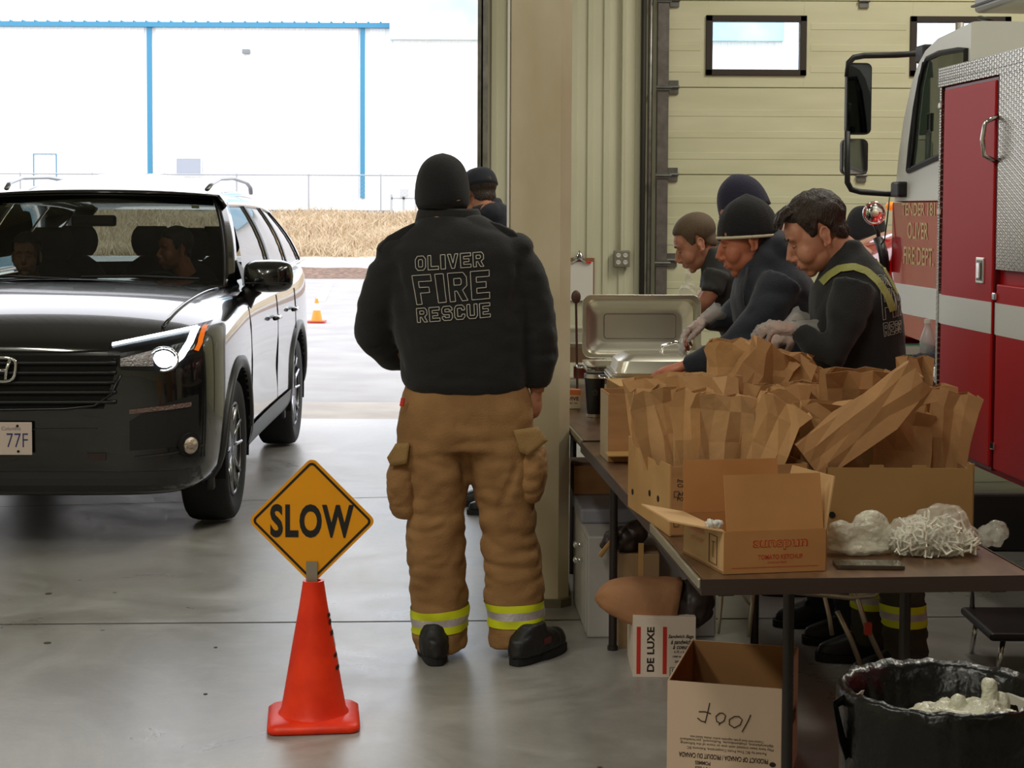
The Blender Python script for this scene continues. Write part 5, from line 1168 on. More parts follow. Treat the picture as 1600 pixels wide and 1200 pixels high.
# carton A: produce carton, notched rim
a0, a1 = G3(1048, 838), G3(983, 791)
dA = (a1-a0).length; rzA = math.atan2(a1.x-a0.x, -(a1.y-a0.y)) ; rzA = math.atan2(-(a1.x-a0.x), a1.y-a0.y)
tA = thing('produce_carton', 'brown produce carton of upright paper bags on left side of near table', 'carton', a0, rzA)
hA = 0.195; wA = 0.40
obj('front_wall', wallprof([(0, hA), (wA, hA)]), M_card, tA)
o = obj('back_wall', wallprof([(0, hA), (wA, hA)]), M_card, tA); o.location.y = dA-.004
lw_ = wallprof([(0, hA+.004), (0.10, hA+.002), (0.12, hA-.018), (0.16, hA-.018), (0.18, hA-.008), (dA-.13, hA-.008), (dA-.11, hA+.0), (dA-.05, hA+.0), (dA-.03, hA+.022), (dA, hA+.022)])
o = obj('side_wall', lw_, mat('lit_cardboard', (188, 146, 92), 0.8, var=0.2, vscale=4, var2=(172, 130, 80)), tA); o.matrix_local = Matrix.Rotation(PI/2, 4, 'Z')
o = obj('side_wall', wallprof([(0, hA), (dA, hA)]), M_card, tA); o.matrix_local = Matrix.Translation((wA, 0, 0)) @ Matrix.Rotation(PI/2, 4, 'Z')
obj('bottom', boxb(0, wA, 0, dA, 0.0, 0.004), M_card, tA)
for y, z in ((dA-0.06, 0.055), (dA-0.26, 0.085), (0.12, 0.085)):
    bm = B(); cyl(bm, (-0.0048, y, z), 0.009, 0.003, 'X', 14); obj('vent_hole', bm, M_dark, tA)
FR = lambda x, z, y=-0.0006: frame((x, y, z), (1, 0, 0), (0, 0, 1))
for s_, z in (('Produce of', 0.155), ('Canada', 0.142), ('APPLES', 0.118), ('POMMES', 0.104)):
    fit_text('printed_words', s_, 0.055, 0.010, M_print, FR(0.045, z), tA, bold=0.02)
for z in (0.118, 0.06, 0.035):
    bm = B(); tube(bm, [(0.008, -.001, z-.008), (0.022, -.001, z-.008), (0.022, -.001, z+.008), (0.008, -.001, z+.008), (0.008, -.001, z-.008)], 0.0008, 4); obj('printed_square', bm, M_print, tA)
# carton B: long brown carton at right
b0, b1 = G3(1291, 840), G3(1524, 836)
b0 = W(1291, 735, 4.64); b0.z = TZ; b1 = W(1525, 712, 4.62)
wB = b1.x-b0.x; dB = 0.50; hB = W(1400, 731, 4.64).z-TZ
tB = thing('produce_carton', 'wide brown carton of paper bags on right side of near table', 'carton', b0, -0.02)
obj('front_wall', wallprof([(0, hB), (0.12, hB), (0.122, hB+.008), (0.16, hB+.008), (0.162, hB), (0.24, hB), (0.242, hB+.008), (.28, hB+.008), (.282, hB), (wB-.02, hB+.0), (wB-.018, hB+.012), (wB, hB+.014)]), mat('olive_cardboard', (158, 120, 70), 0.85, var=0.15, vscale=3, var2=(146, 110, 64)), tB)
o = obj('back_wall', wallprof([(0, hB), (wB, hB)]), M_card, tB); o.location.y = dB-.004
for x in (0.004, wB):
    o = obj('side_wall', wallprof([(0, hB+.01), (0.06, hB+.01), (0.07, hB-.01), (dB-.07, hB-.01), (dB-.06, hB+.012), (dB, hB+.012)]), M_card, tB); o.matrix_local = Matrix.Translation((x, 0, 0)) @ Matrix.Rotation(PI/2, 4, 'Z')
obj('bottom', boxb(0, wB, 0, dB, 0.0, 0.004), M_card, tB)
bm = B(); cyl(bm, (0.018, -0.001, 0.055), 0.009, 0.003, 'Y', 14); obj('vent_hole', bm, M_dark, tB)
# ketchup carton K with its four flaps
k0, k1, k2 = G3(1130, 897), G3(1289, 891), G3(1067, 863)
wK = (k1-k0).length; dK = (k2-k0).length; rzK = math.atan2(k1.y-k0.y, k1.x-k0.x); hK = 0.106
tK = thing('ketchup_carton', 'open cardboard carton with red tomato ketchup lettering at near table corner', 'carton', k0, rzK)
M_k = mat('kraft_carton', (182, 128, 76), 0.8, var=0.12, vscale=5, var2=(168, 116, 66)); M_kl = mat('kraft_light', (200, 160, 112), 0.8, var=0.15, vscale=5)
sk = TI1; sh = (Matrix.Rotation(-rzK, 4, 'Z') @ (k2-k0)).x      # small skew of the side
def kp(x, y, z): return Vector((x+sh*y/dK, y*1.0, z))
def plate(name, pts, m, th=0.004, parent=tK):
    n = (pts[1]-pts[0]).cross(pts[2]-pts[0]).normalized()*th; bm = B(); loft(bm, [list(pts), [p+n for p in pts]]); return obj(name, bm, m, parent)
dk_ = (Matrix.Rotation(-rzK, 4, 'Z') @ (k2-k0)).y
def kq(x, y, z): return Vector((x+sh*y/dk_, y, z))
fw = plate('front_wall', [kq(0, 0, 0), kq(wK, 0, 0), kq(wK, 0, hK), kq(0, 0, hK)], M_k)
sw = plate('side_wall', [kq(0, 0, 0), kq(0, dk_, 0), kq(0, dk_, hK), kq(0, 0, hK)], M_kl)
plate('side_wall', [kq(wK, 0, 0), kq(wK, dk_, 0), kq(wK, dk_, hK), kq(wK, 0, hK)], M_k)
plate('back_wall', [kq(0, dk_, 0), kq(wK, dk_, 0), kq(wK, dk_, hK), kq(0, dk_, hK)], M_k)
plate('bottom', [kq(0, 0, .001), kq(wK, 0, .001), kq(wK, dk_, .001), kq(0, dk_, .001)], M_k)
plate('flap', [kq(0.008, 0.002, hK), kq(wK-.006, 0.002, hK), kq(wK-.004, 0.03, hK+.138), kq(0.010, 0.03, hK+.138)], M_k)
plate('flap', [kq(0, dk_, hK), kq(wK, dk_, hK), kq(wK-.004, dk_+.015, hK+.138), kq(0.004, dk_+.015, hK+.138)], M_k)
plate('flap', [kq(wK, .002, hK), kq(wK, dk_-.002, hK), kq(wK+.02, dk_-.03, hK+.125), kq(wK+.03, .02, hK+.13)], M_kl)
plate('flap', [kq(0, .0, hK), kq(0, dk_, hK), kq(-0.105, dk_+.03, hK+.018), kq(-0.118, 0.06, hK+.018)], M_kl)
Mk = lambda x, z: frame((x, -0.0008-.004*0, z), (1, 0, 0), (0, 0, 1))
def outl(me):
    return me
fit_text('brand_lettering', 'sunspun', 0.145, 0.026, M_redp, frame((wK*.55, -0.0048, 0.070), (1, 0, 0), (0, 0, 1)), fw, bold=0.03)
fit_text('brand_lettering', 'sunspun', 0.137, 0.021, mat('kraft_fill', (190, 122, 66), 0.8), frame((wK*.55, -0.0054, 0.070), (1, 0, 0), (0, 0, 1)), fw, bold=0.0)
fit_text('product_lettering', 'TOMATO KETCHUP', 0.118, 0.012, M_redp, frame((wK*.55, -0.0048, 0.040), (1, 0, 0), (0, 0, 1)), fw, bold=0.015)
fit_text('product_lettering', 'KETCHUP AUX TOMATES', 0.05, 0.004, M_redp, frame((wK*.52, -0.0048, 0.026), (1, 0, 0), (0, 0, 1)), fw)
bm = B(); box(bm, 0.02, wK-.02, -0.0048, -0.0046, 0.014, 0.0150); obj('print_rule', bm, M_redp, fw)
sd = (kq(0, 0, 0)-kq(0, dk_, 0)).normalized()
def sf(y, z): c = kq(0, y, z); return frame(c+sd.cross(Vector((0, 0, 1)))*0.0 + Vector((-0.0052, -0.001, 0)), sd, (0, 0, 1))
bm = B(); c = kq(0, 0.055, 0.052)+Vector((-.005, 0, 0)); r_ = [c+sd*a+Vector((0, 0, b_)) for a, b_ in ((-.025, -.036), (.025, -.036), (.025, .036), (-.025, .036), (-.025, -.036))]; tube(bm, r_, 0.0012, 4); tube(bm, [c+Vector((0, 0, -.02)), c+Vector((0, 0, .02))], 0.001, 4); tube(bm, [c+Vector((0, 0, .02))+sd*-.01, c+Vector((0, 0, .02))+sd*.01], 0.001, 4); obj('printed_symbol', bm, M_print, sw)
fit_text('side_lettering', 'sunspun', 0.09, 0.014, mat('faded_red', (196, 120, 84), 0.8), sf(0.17, 0.078), sw); fit_text('side_lettering', 'KETCHUP', 0.08, 0.008, mat('faded_red', (196, 120, 84), 0.8), sf(0.17, 0.056), sw)
bm = B(); ell(bm, (0, 0, 0), (0.022, 0.018, 0.012)); me = remesh(bm, 0.004, 1); wrinkle(me, 0.010, 90); me.transform(Matrix.Translation(kq(-.012, 0.035, hK+.012))); obj('plastic_tuft', me, mat('clear_film', (226, 226, 220), 0.15, alpha=0.75), tK, smooth=True)
# small upright box behind and a low lid
c0 = G3(955, 722); c1 = W(988, 722, c0.y)
tC = thing('cardboard_box', 'narrow brown cardboard box standing beside black tumbler', 'box', (c0.x-.01, c0.y, TZ), 0.10)
openbox(tC, 0.17, 0.20, 0.245, M_card)
obj('tape_strip', boxb(-0.001, 0.0, 0.02, 0.19, 0.0, 0.24), mat('glossy_tape', (190, 170, 140), 0.2), tC)
obj('flap', boxb(-0.012, 0.15, -0.06, 0.002, 0.035, 0.039, Matrix.Rotation(0.1, 4, 'X')), M_cardl, tC)
tD = thing('cardboard_box', 'pale closed cardboard box behind paper bags near beanie man hand', 'box', (W(968, 600, 6.3).x, 6.3, TZ), 0.12)
obj('carton_body', boxb(0, 0.34, 0, 0.28, 0, W(968, 603, 6.3).z-TZ), M_cardl, tD, bevel=0.002); obj('lid_flap', boxb(0.0, 0.2, -.004, 0.0, 0.05, 0.15), M_card, tD)
# ================= paper bags
def paper_mat(i, c): return mat('kraft_paper_%d' % i, c, 0.75, var=0.14, vscale=5, var2=tuple(int(v*.9) for v in c), bump=0.2, bscale=45)
M_pap = [paper_mat(i, c) for i, c in enumerate([(184, 138, 90), (192, 146, 96), (174, 128, 82), (196, 152, 104)])]
rb_ = random.Random(11)
def paper_bag(p, h, w, d, rz, tx, ty, label, flare=0.15, gus=0.5, amp=0.012, fold=0.0, grp=0, seed=None):
    # open gusseted paper bag, creased into flat facets, with a pinked mouth
    sd_ = rb_.random()*50 if seed is None else seed; rr_ = random.Random(int(sd_*100)); NS = 4; nz = 5
    per = [(-1+2*k/NS, -1, 0) for k in range(NS)] + [(1, -1, 0), (1, 0, 1)] + [(1-2*k/NS, 1, 0) for k in range(NS)] + [(-1, 1, 0), (-1, 0, 1)]
    crease = [rr_.uniform(-1, 1) for _ in range(1)]; tilt = rr_.uniform(-.04, .04); rings = []
    ts = [0, .10, .36, .64, .88, 1.0]
    for j, t in enumerate(ts):
        r = []
        for i, (a, b_, g_) in enumerate(per):
            ww = w/2*(1+flare*t*t+.03*rr_.uniform(-1, 1)*t); dd = d/2*(.75+.25*(1-t)+flare*.9*t*math.sin(2.2*t+sd_)**2)
            x = a*ww; y = b_*dd
            if g_: x -= math.copysign(min(dd*1.1, ww*.8)*gus*min(1, t*4), a)
            am = amp*(0.25+t)*(0 if j == 0 else 1)
            q = Vector((a*1.7+sd_, b_*2, t*3.1))
            x += am*.8*rr_.uniform(-1, 1); y += am*.75*rr_.uniform(-1, 1) + am*1.6*noise.noise(q)
            # long folds running down the bag
            for c in crease: y += b_*(-.010 if abs(a-c-.35*(t-.5)) < .22 else .003)*min(1, t*3)
            z = h*t + (tilt*a*h*.4 if j > 3 else 0)
            if j == nz: z += 0.004*(1 if i % 2 else -1)
            if fold: y += fold*t**3*h
            r.append(Vector((x, y, z)))
        rings.append(r)
    bm = B(); loft(bm, rings, cap=False); bm.faces.new([v for v in bm.verts[:len(per)]][::-1])
    bmesh.ops.triangulate(bm, faces=bm.faces[:], quad_method='ALTERNATE')
    o = obj('paper_bag', bm, M_pap[rb_.randrange(4)], None, solid=0.0012)
    o.matrix_world = Matrix.Translation(p) @ Matrix.Rotation(rz, 4, 'Z') @ Matrix.Rotation(ty, 4, 'Y') @ Matrix.Rotation(tx, 4, 'X')
    return tag(o, label, 'paper bag', ['paper bags in the left carton', 'paper bags in the right carton', 'paper bags held over the cartons'][grp])
zb_ = TZ+0.006
def pb(px, Y, ptop, wpx, d, rz, tx, ty, label, grp, lift=0.0, **k):
    # px,Y: middle of the bag's bottom; ptop: pixel height of its top
    w_ = W(px, 700, Y); s_ = F/Y; zt = W(px, ptop, Y).z; h = (zt-zb_-lift)/max(0.3, math.cos(tx)*math.cos(ty))
    return paper_bag(Vector((w_.x, Y, zb_+lift)), h, wpx/s_, d, rz, tx, ty, label, grp=grp, **k)
pb(1052, 4.88, 606, 62, 0.07, 0.15, 0.0, -0.2, 'paper bag leaning left at left end of left carton', 0, fold=-.05)
pb(1086, 4.80, 609, 56, 0.07, -0.1, 0.05, -0.02, 'narrow upright paper bag second from left in left carton', 0)
pb(1126, 4.76, 617, 84, 0.08, 0.05, -0.05, 0.03, 'wide upright paper bag in middle front of left carton', 0, fold=-.08)
pb(1140, 4.74, 628, 70, 0.06, -0.12, -0.05, 0.42, 'paper bag tilting right over front edge of left carton', 0)
pb(1172, 4.84, 655, 74, 0.06, 0.1, -0.08, 0.50, 'short paper bag tilting right at right end of left carton', 0)
pb(1040, 5.02, 590, 90, 0.08, 0.1, 0.04, -0.05, 'folded over paper bag at back left of left carton', 0, fold=.1)
pb(1105, 5.00, 585, 74, 0.08, -0.15, 0.05, 0.04, 'paper bag at middle back of left carton', 0)
pb(1160, 5.02, 600, 80, 0.08, 0.2, 0.0, 0.1, 'paper bag at right back of left carton', 0)
# right carton
pb(1252, 4.90, 605, 62, 0.07, -0.1, 0.0, -0.12, 'paper bag leaning left at left end of right carton', 1)
pb(1300, 4.80, 628, 110, 0.07, 0.05, 0.02, 0.02, 'broad flat paper bag in front left of right carton', 1)
pb(1325, 5.00, 573, 80, 0.08, 0.1, 0.05, 0.0, 'paper bag with rolled open mouth in right carton', 1, fold=-.12, flare=0.25)
pb(1275, 5.04, 596, 90, 0.08, 0.0, 0.05, 0.0, 'paper bag at back left of right carton', 1)
pb(1385, 5.00, 584, 70, 0.08, -0.1, 0.04, 0.05, 'squared paper bag at back middle of right carton', 1)
pb(1420, 5.04, 557, 44, 0.07, 0.2, 0.03, 0.03, 'tall narrow paper bag at back right of right carton', 1)
pb(1385, 4.84, 640, 110, 0.07, 0.0, -0.03, 0.08, 'paper bag behind the long slanting one in right carton', 1)
pb(1468, 4.86, 612, 58, 0.08, -0.15, 0.0, 0.12, 'paper bag with open mouth at right end of right carton', 1, flare=0.3)
pb(1440, 4.95, 602, 60, 0.07, 0.1, 0.03, 0.06, 'paper bag between tall and end bags in right carton', 1)
# long slanting bag laid across the front
q = W(1262, 722, 4.70)
paper_bag(q, 0.40, 0.125, 0.055, 0.0, -0.02, 0.93, 'long paper bag lying slanted across front of right carton', flare=0.1, grp=1, seed=4.2)
# bags held and propped above the cartons
q = W(1138, 655, 5.12)
paper_bag(q, 0.265, 0.14, 0.08, 0.1, 0.05, 0.62, 'large paper bag held up slanting in the gloved hands', flare=0.1, grp=2, seed=8.0)
q = W(1140, 640, 5.22)
paper_bag(q, 0.22, 0.13, 0.09, -0.1, 0.05, -0.02, 'paper bag standing behind the held bag with square shoulders', flare=0.12, grp=2, seed=2.0)
q = W(1222, 650, 5.15)
paper_bag(q, 0.20, 0.13, 0.09, -0.1, 0.05, 0.12, 'paper bag right of the held bag below the gloves', flare=0.12, grp=2, seed=21.0)
q = W(1240, 640, 5.20)
paper_bag(q, 0.15, 0.09, 0.08, 0.2, 0.05, 0.3, 'small paper bag with curled mouth below suspenders man chest', flare=0.2, grp=2, seed=17.0)
# inner supports under the raised bags: a filled carton behind
tE = thing('cardboard_box', 'brown cardboard box under raised paper bags behind both cartons', 'box', (W(1085, 650, 5.32).x, 5.16, TZ), 0.06)
obj('carton_body', boxb(0, 0.40, 0, 0.30, 0, 0.16), M_card, tE, bevel=0.002); obj('tape_strip', boxb(0.19, 0.21, -.001, 0.3, 0.1605, 0.161), M_cardl, tE)
# ================= film bags, phone
def film(name, c, rough=0.12, a=0.5):
    return mat(name, c, rough, alpha=a, spec=0.8, bump=0.9, bscale=26, bdist=0.02)
M_film = film('crinkled_film', (226, 222, 204), 0.2, 0.72); M_clear = film('clear_film', (235, 232, 220), 0.08, 0.30)
def lump(parts, vox, amp, sc, sm=2):
    bm = B()
    for c, r in parts: ell(bm, c, r)
    me = remesh(bm, vox, sm); wrinkle(me, amp, sc, 1.0, 3.0); wrinkle(me, amp*.4, sc*2.7, 1.0, 9.0)
    for v in me.vertices: v.co.z = max(v.co.z, 0.001)
    return me
p = G3(1350, 868)
t = obj('plastic_bag', lump([((-0.055, 0.0, 0.045), (0.045, 0.03, 0.042)), ((0.025, 0.01, 0.055), (0.055, 0.03, 0.058)), ((-0.01, -0.01, 0.015), (0.085, 0.04, 0.016))], 0.0045, 0.008, 16), M_film, None, smooth=True, loc=(p.x, p.y+.03, TZ)); tag(t, 'crumpled whitish plastic bag on near table behind the phone', 'plastic bag')
p = G3(1475, 874)
hb_ = thing('clip_bag', 'clear plastic bag full of small white plastic clips on table', 'bag', (p.x, p.y+.07, TZ))
rc = random.Random(5); bm = B()
for i in range(230):
    while True:
        x = rc.uniform(-.128, .108); y = rc.uniform(-.06, .06); z = rc.uniform(0.006, 0.10)
        top = 0.095*max(0, 1-((x+0.01)/0.135)**2)**.6
        if z < top and abs(y) < .06*math.sqrt(max(0, 1-(x/.135)**2))+.012: break
    M = Matrix.Translation((x, y, z)) @ Matrix.Rotation(rc.uniform(0, 6.3), 4, 'Z') @ Matrix.Rotation(rc.uniform(0, 6.3), 4, 'X') @ Matrix.Rotation(rc.uniform(0, 3), 4, 'Y')
    a, b_, w_, h_ = 0.016, 0.011, 0.005, 0.0016
    for q in ((-a, a, -b_, -b_+w_), (-a, a, b_-w_, b_), (-a, -a+w_, -b_+w_, b_-w_), (a-w_, a, -b_+w_, b_-w_)): box(bm, q[0], q[1], q[2], q[3], -h_, h_, M)
for v in bm.verts: v.co.z = max(v.co.z, 0.0025)
o = obj('white_clips', bm, mat('clip_white', (236, 232, 218), 0.45), hb_); o['kind'] = 'stuff'
obj('film', lump([((-0.02, 0, 0.045), (0.128, 0.074, 0.062)), ((0.01, 0, 0.085), (0.075, 0.055, 0.045)), ((0.128, 0.0, 0.05), (0.028, 0.025, 0.022)), ((0.155, 0.0, 0.058), (0.03, 0.03, 0.034))], 0.005, 0.010, 24), M_clear, hb_, smooth=True)
a_, b_ = G3(1308, 888), G3(1416, 892)
ph = thing('smartphone', 'dark smartphone lying flat on near table edge', 'phone', ((a_.x+b_.x)/2, a_.y+.025, TZ), -0.03)
def slab(x, y, r, z0, z1):
    bm = B(); loft(bm, [[Vector((p.x*x, p.y*y, z)) for p in rrect(1, .12, 0)] for z in (z0, z1)]); return bm
obj('case', slab(0.086, 0.037, .01, 0, 0.009), mat('phone_case', (92, 84, 76), 0.3, 0.7), ph); obj('screen', slab(0.083, 0.034, .01, 0.009, 0.0096), mat('phone_screen', (46, 46, 44), 0.08, coat=1), ph)
# ================= tumbler and chafing dishes
p = G3(929, 651)
t = thing('tumbler', 'black insulated tumbler with steel rim and base on table', 'cup', (p.x, p.y, TZ))
bm = B(); lathe(bm, [(0.034, 0.012), (0.0355, 0.03), (0.045, 0.165), (0.045, 0.175), (0.0, 0.175)], seg=28); o = obj('cup_body', bm, mat('tumbler_black', (20, 18, 20), 0.35), t); smooth_by_angle(o, .6)
for r0, r1, z0, z1, nm in ((0.034, 0.035, 0, 0.014, 'steel_base'), (0.0465, 0.047, 0.172, 0.19, 'steel_rim')):
    bm = B(); lathe(bm, [(r0, z0), (r1, z1), (r1-.004, z1)], seg=28); o = obj(nm, bm, M_steel, t); smooth_by_angle(o, .6)
bm = B(); cyl(bm, (0, 0, 0.193), 0.04, 0.008); obj('lid', bm, M_black, t)
for q in (1, .72, .45):
    bm = B(); tube(bm, [Vector((0.0425*math.cos(a), 0.0425*math.sin(a), 0.11+0.014*q*math.sin(b2))) for a, b2 in [(-PI/2+0.25*q*math.cos(x), x) for x in [2*PI*k/20 for k in range(21)]]], 0.0008, 4, cap=False); obj('engraved_ring', bm, mat('engrave', (70, 66, 66), 0.3), t)
def chafer(x, y, rz, label, lid, w=0.56, d=0.34):
    t = thing('chafing_dish', label, 'chafing dish', (x, y, TZ), rz, None); W2, D2 = w/2, d/2
    def rr2(a, b_, z, r=.04): return [Vector((p.x, p.y, z)) for p in [Vector((sx*(a-r)+r*math.cos(tt), sy*(b_-r)+r*math.sin(tt), 0)) for sx, sy, t0 in ((1, 1, 0), (-1, 1, PI/2), (-1, -1, PI), (1, -1, 1.5*PI)) for tt in [t0+PI/2*k/6 for k in range(7)]]]
    bm = B(); loft(bm, [rr2(W2-.03, D2-.03, .125), rr2(W2-.01, D2-.01, .20), rr2(W2+.012, D2+.012, .205), rr2(W2+.012, D2+.012, .212), rr2(W2-.018, D2-.018, .208), rr2(W2-.025, D2-.025, .15)], cap=True); o = obj('water_pan', bm, M_steel, t); smooth_by_angle(o, .5)
    for sx in (-1, 1):
        bm = B(); box(bm, sx*(W2-.0)-.012, sx*(W2-.0)+.012, -D2, D2, .185, .2); fr = obj('frame_rail', bm, M_steel, t, bevel=.003)
        for sy in (-1, 1):
            bm = B(); box(bm, sx*(W2-.02)-.006, sx*(W2-.02)+.03*sx*0+.006, sy*(D2-.01)-.016, sy*(D2-.01)+.016, 0.0, .19); obj('leg', bm, M_steel, t, bevel=.003)
        bm = B(); tube(bm, [(sx*(W2+.01), -.06, .19), (sx*(W2+.045), -.05, .195), (sx*(W2+.045), .05, .195), (sx*(W2+.01), .06, .19)], .005, 8); obj('side_handle', bm, M_chrome, t, smooth=True)
    obj('fuel_shelf', boxb(-W2+.03, W2-.03, -.05, .05, .03, .036), M_steel, t)
    for xx in (-.13, .13):
        bm = B(); cyl(bm, (xx, 0, .065), .04, .055); obj('fuel_can', bm, mat('fuel_can', (140, 60, 50), .4), t)
    L_ = B()
    loft(L_, [rr2(W2+.005, D2+.005, 0), rr2(W2+.005, D2+.005, .012), rr2(W2-.012, D2-.012, .014), rr2(W2-.022, D2-.022, .06, .05), rr2(W2-.06, D2-.06, .085, .05), rr2(W2-.075, D2-.075, .086, .05)])
    if lid == 'open':
        L_.free(); L_ = B(); th = .004
        loft(L_, [rr2(W2+.005, D2+.005, 0), rr2(W2+.005, D2+.005, .012), rr2(W2-.012, D2-.012, .014), rr2(W2-.022, D2-.022, .06, .05), rr2(W2-.06, D2-.06, .085, .05), rr2(W2-.075, D2-.075, .086, .05)], cap=False)
        fcs = L_.faces.new([v for v in L_.verts[-28:]])
        lo = obj('lid', L_, M_steel, t, solid=.003); smooth_by_angle(lo, .5); lo.matrix_local = Matrix.Translation((0, D2+.06, .215+D2+.004)) @ Matrix.Rotation(-PI/2-.05, 4, 'X')
        bm = B(); tube(bm, [Vector((p.x*.8, p.y*.7, .0845)) for p in rr2(W2-.06, D2-.06, 0, .02)]+[Vector((rr2(W2-.06, D2-.06, 0, .02)[0].x*.8, rr2(W2-.06, D2-.06, 0, .02)[0].y*.7, .0845))], .0022, 5, cap=False); obj('pressed_line', bm, M_grey, lo)
    else:
        lo = obj('lid', L_, M_steel, t, loc=(0, 0, .213)); smooth_by_angle(lo, .5)
        bm = B(); tube(bm, [(.0, .06, .085), (.0, .055, .115), (.0, .0, .13), (.0, -.055, .115), (.0, -.06, .085)], .007, 8); 
        bm.transform(Matrix.Rotation(PI/2, 4, 'Z')); obj('lid_handle', bm, M_chrome, lo, smooth=True)
    return t
c1x = (W(912, 560, 7.76).x+W(1097, 560, 7.76).x)/2
chafer(c1x, 7.56, 0.03, 'steel chafing dish with its lid standing wide open', 'open', w=(W(1097, 560, 7.76).x-W(912, 560, 7.76).x)-.01, d=.285)
c2x = W(944, 560, 7.0).x+0.31
chafer(c2x, 7.10, 0.03, 'steel chafing dish with closed lid beside black tumbler', 'shut', w=.56, d=.34)
chafer(W(845, 520, 8.65).x+.08, 8.62, 0.03, 'steel chafing dish farthest back, mostly hidden by pillar', 'shut', w=.5)
t = thing('serving_ladle', 'brown round ladle sticking up at back chafing dish by pillar', 'ladle', (W(900, 470, 8.3).x, 8.3, TZ))
bm = B(); ell(bm, (0, 0, W(900, 464, 8.3).z-TZ), (0.024, 0.014, 0.034)); obj('bowl', bm, mat('ladle_brown', (84, 56, 44), .5), t, smooth=True)
bm = B(); tube(bm, [(0, 0, W(900, 470, 8.3).z-TZ), (0.01, .06, 0.1), (0.012, .07, 0.0)], .006, 6); obj('handle', bm, mat('ladle_brown', (84, 56, 44), .5), t)
p = W(1075, 470, 7.9)
t = obj('plastic_wrap', lump([((0, 0, .05), (.045, .04, .05)), ((0, 0, .11), (.016, .016, .06))], .005, .012, 22), M_clear, None, smooth=True, loc=(p.x, 7.9, W(1075, 474, 7.9).z)); tag(t, 'clump of clear plastic wrap rising behind the open steel lid', 'plastic wrap')
p = W(880, 628, 7.4); q = W(913, 600, 7.4)
t = thing('tea_box', 'small cream and orange box beside black tumbler by pillar', 'box', (q.x-.135, 7.55, TZ), 0.03)
obj('carton_body', boxb(0, .125, 0, .06, 0, .085), mat('cream_carton', (206, 186, 156), .6), t, bevel=.001); obj('orange_band', boxb(-.0005, .1255, -.0005, .05, .062, .0855), mat('orange_band', (216, 120, 60), .6), t)
fit_text('box_lettering', 'VIVE', .05, .018, mat('maroon_print', (110, 30, 40), .6), frame((.092, -.001, .046), (1, 0, 0), (0, 0, 1)), t, bold=.03); fit_text('box_lettering', 'NET 100', .04, .006, M_print, frame((.09, -.001, .025), (1, 0, 0), (0, 0, 1)), t)
# ================= under the tables
M_wcard = mat('white_carton', (212, 184, 160), 0.8, var=0.06, vscale=3)
z1 = 0.33; f0, f1, f2 = G(1043, 1063, z1), G(1225, 1077, z1), G(1113, 993, z1)
rz = math.atan2(f1.y-f0.y, f1.x-f0.x); wq = (f1-f0).length; dq = 0.46
t = thing('apple_carton', 'open white carton marked 100F upside down under near table', 'carton', (f0.x, f0.y, 0), rz)
for nm, a in (('front_wall', (0, wq, 0, .004)), ('back_wall', (0, wq, dq-.004, dq)), ('side_wall', (0, .004, .004, dq-.004)), ('side_wall', (wq-.004, wq, .004, dq-.004))):
    pq = obj(nm, boxb(*a, 0, z1), M_wcard, t)
    if nm == 'front_wall': fwq = pq
    if nm == 'side_wall': swq = pq
bm = B(); e = .0045; box(bm, e, wq-e, e, e+.001, .004, z1-.001); box(bm, e, wq-e, dq-e-.001, dq-e, .004, z1-.001); box(bm, e, e+.001, e, dq-e, .004, z1-.001); box(bm, wq-e-.001, wq-e, e, dq-e, .004, z1-.001); box(bm, e, wq-e, e, dq-e, .002, .004); obj('brown_lining', bm, M_cardi, t)
UP = lambda x, z: frame((x, -0.0008, z), (-1, 0, 0), (0, 0, -1))
def stroke(pts, m=M_print, r=.0016, nm='marker_stroke'):
    bm = B(); tube(bm, [Vector((a, -.001, b_)) for a, b_ in pts], r, 5); obj(nm, bm, m, fwq)
S = wq/182.0                          # photo pixels to metres on the front panel
def mk(pts): return [((a-1043)*S, z1-(b_-1063-(a-1043)*.066)*S) for a, b_ in pts]
stroke(mk([(1174, 1116), (1170, 1126), (1161, 1143)]))
stroke(mk([(1149, 1119), (1141, 1124), (1141, 1132), (1149, 1137), (1158, 1132), (1161, 1124), (1156, 1119), (1149, 1119)]))
stroke(mk([(1126, 1114), (1120, 1119), (1121, 1127), (1127, 1130), (1133, 1126), (1135, 1118), (1131, 1114), (1126, 1114)])); stroke(mk([(1126, 1129), (1125, 1133)]))
stroke(mk([(1110, 1098), (1107, 1113), (1103, 1130)])); stroke(mk([(1093, 1112), (1103, 1112), (1112, 1115)])); stroke(mk([(1091, 1122), (1097, 1127), (1103, 1128)]))
def up_text(s_, px, py, wpx, hpx, nm='printed_words', bold=.0):
    x, z = mk([(px, py)])[0]; fit_text(nm, s_, wpx*S, hpx*S, M_print, UP(x, z), fwq, bold=bold)
up_text('Coated with food grade vegetable and/or shellac based wax', 1137, 1155, 115, 5); up_text('diphenylamine, thiabendazole, fludioxonil, pyrimethanil', 1137, 1160, 146, 5.5); up_text('May have been treated with one or more of the following:', 1137, 1166, 146, 5.5); up_text('Packed by BC Tree Fruits Cooperative, Kelowna BC', 1137, 1173, 124, 5.5)
up_text('PRODUCT OF CANADA / PRODUIT DU CANADA', 1132, 1185, 140, 8, bold=.02); up_text('POMMES', 1100, 1194, 24, 6, bold=.02); up_text('APPLES', 1100, 1203, 24, 6, bold=.02)
bm = B(); x, z = mk([(1209, 1194)])[0]; ell(bm, (x, -.001, z), (.009, .0008, .007)); obj('leaf_mark', bm, M_print, fwq)
SF = lambda y, z: frame((wq+.0008, y, z), (0, -1, 0), (0, 0, -1))
fit_text('brand_lettering', 'Ambrosia', .36, .062, M_print, SF(.22, .155), swq, bold=.02)
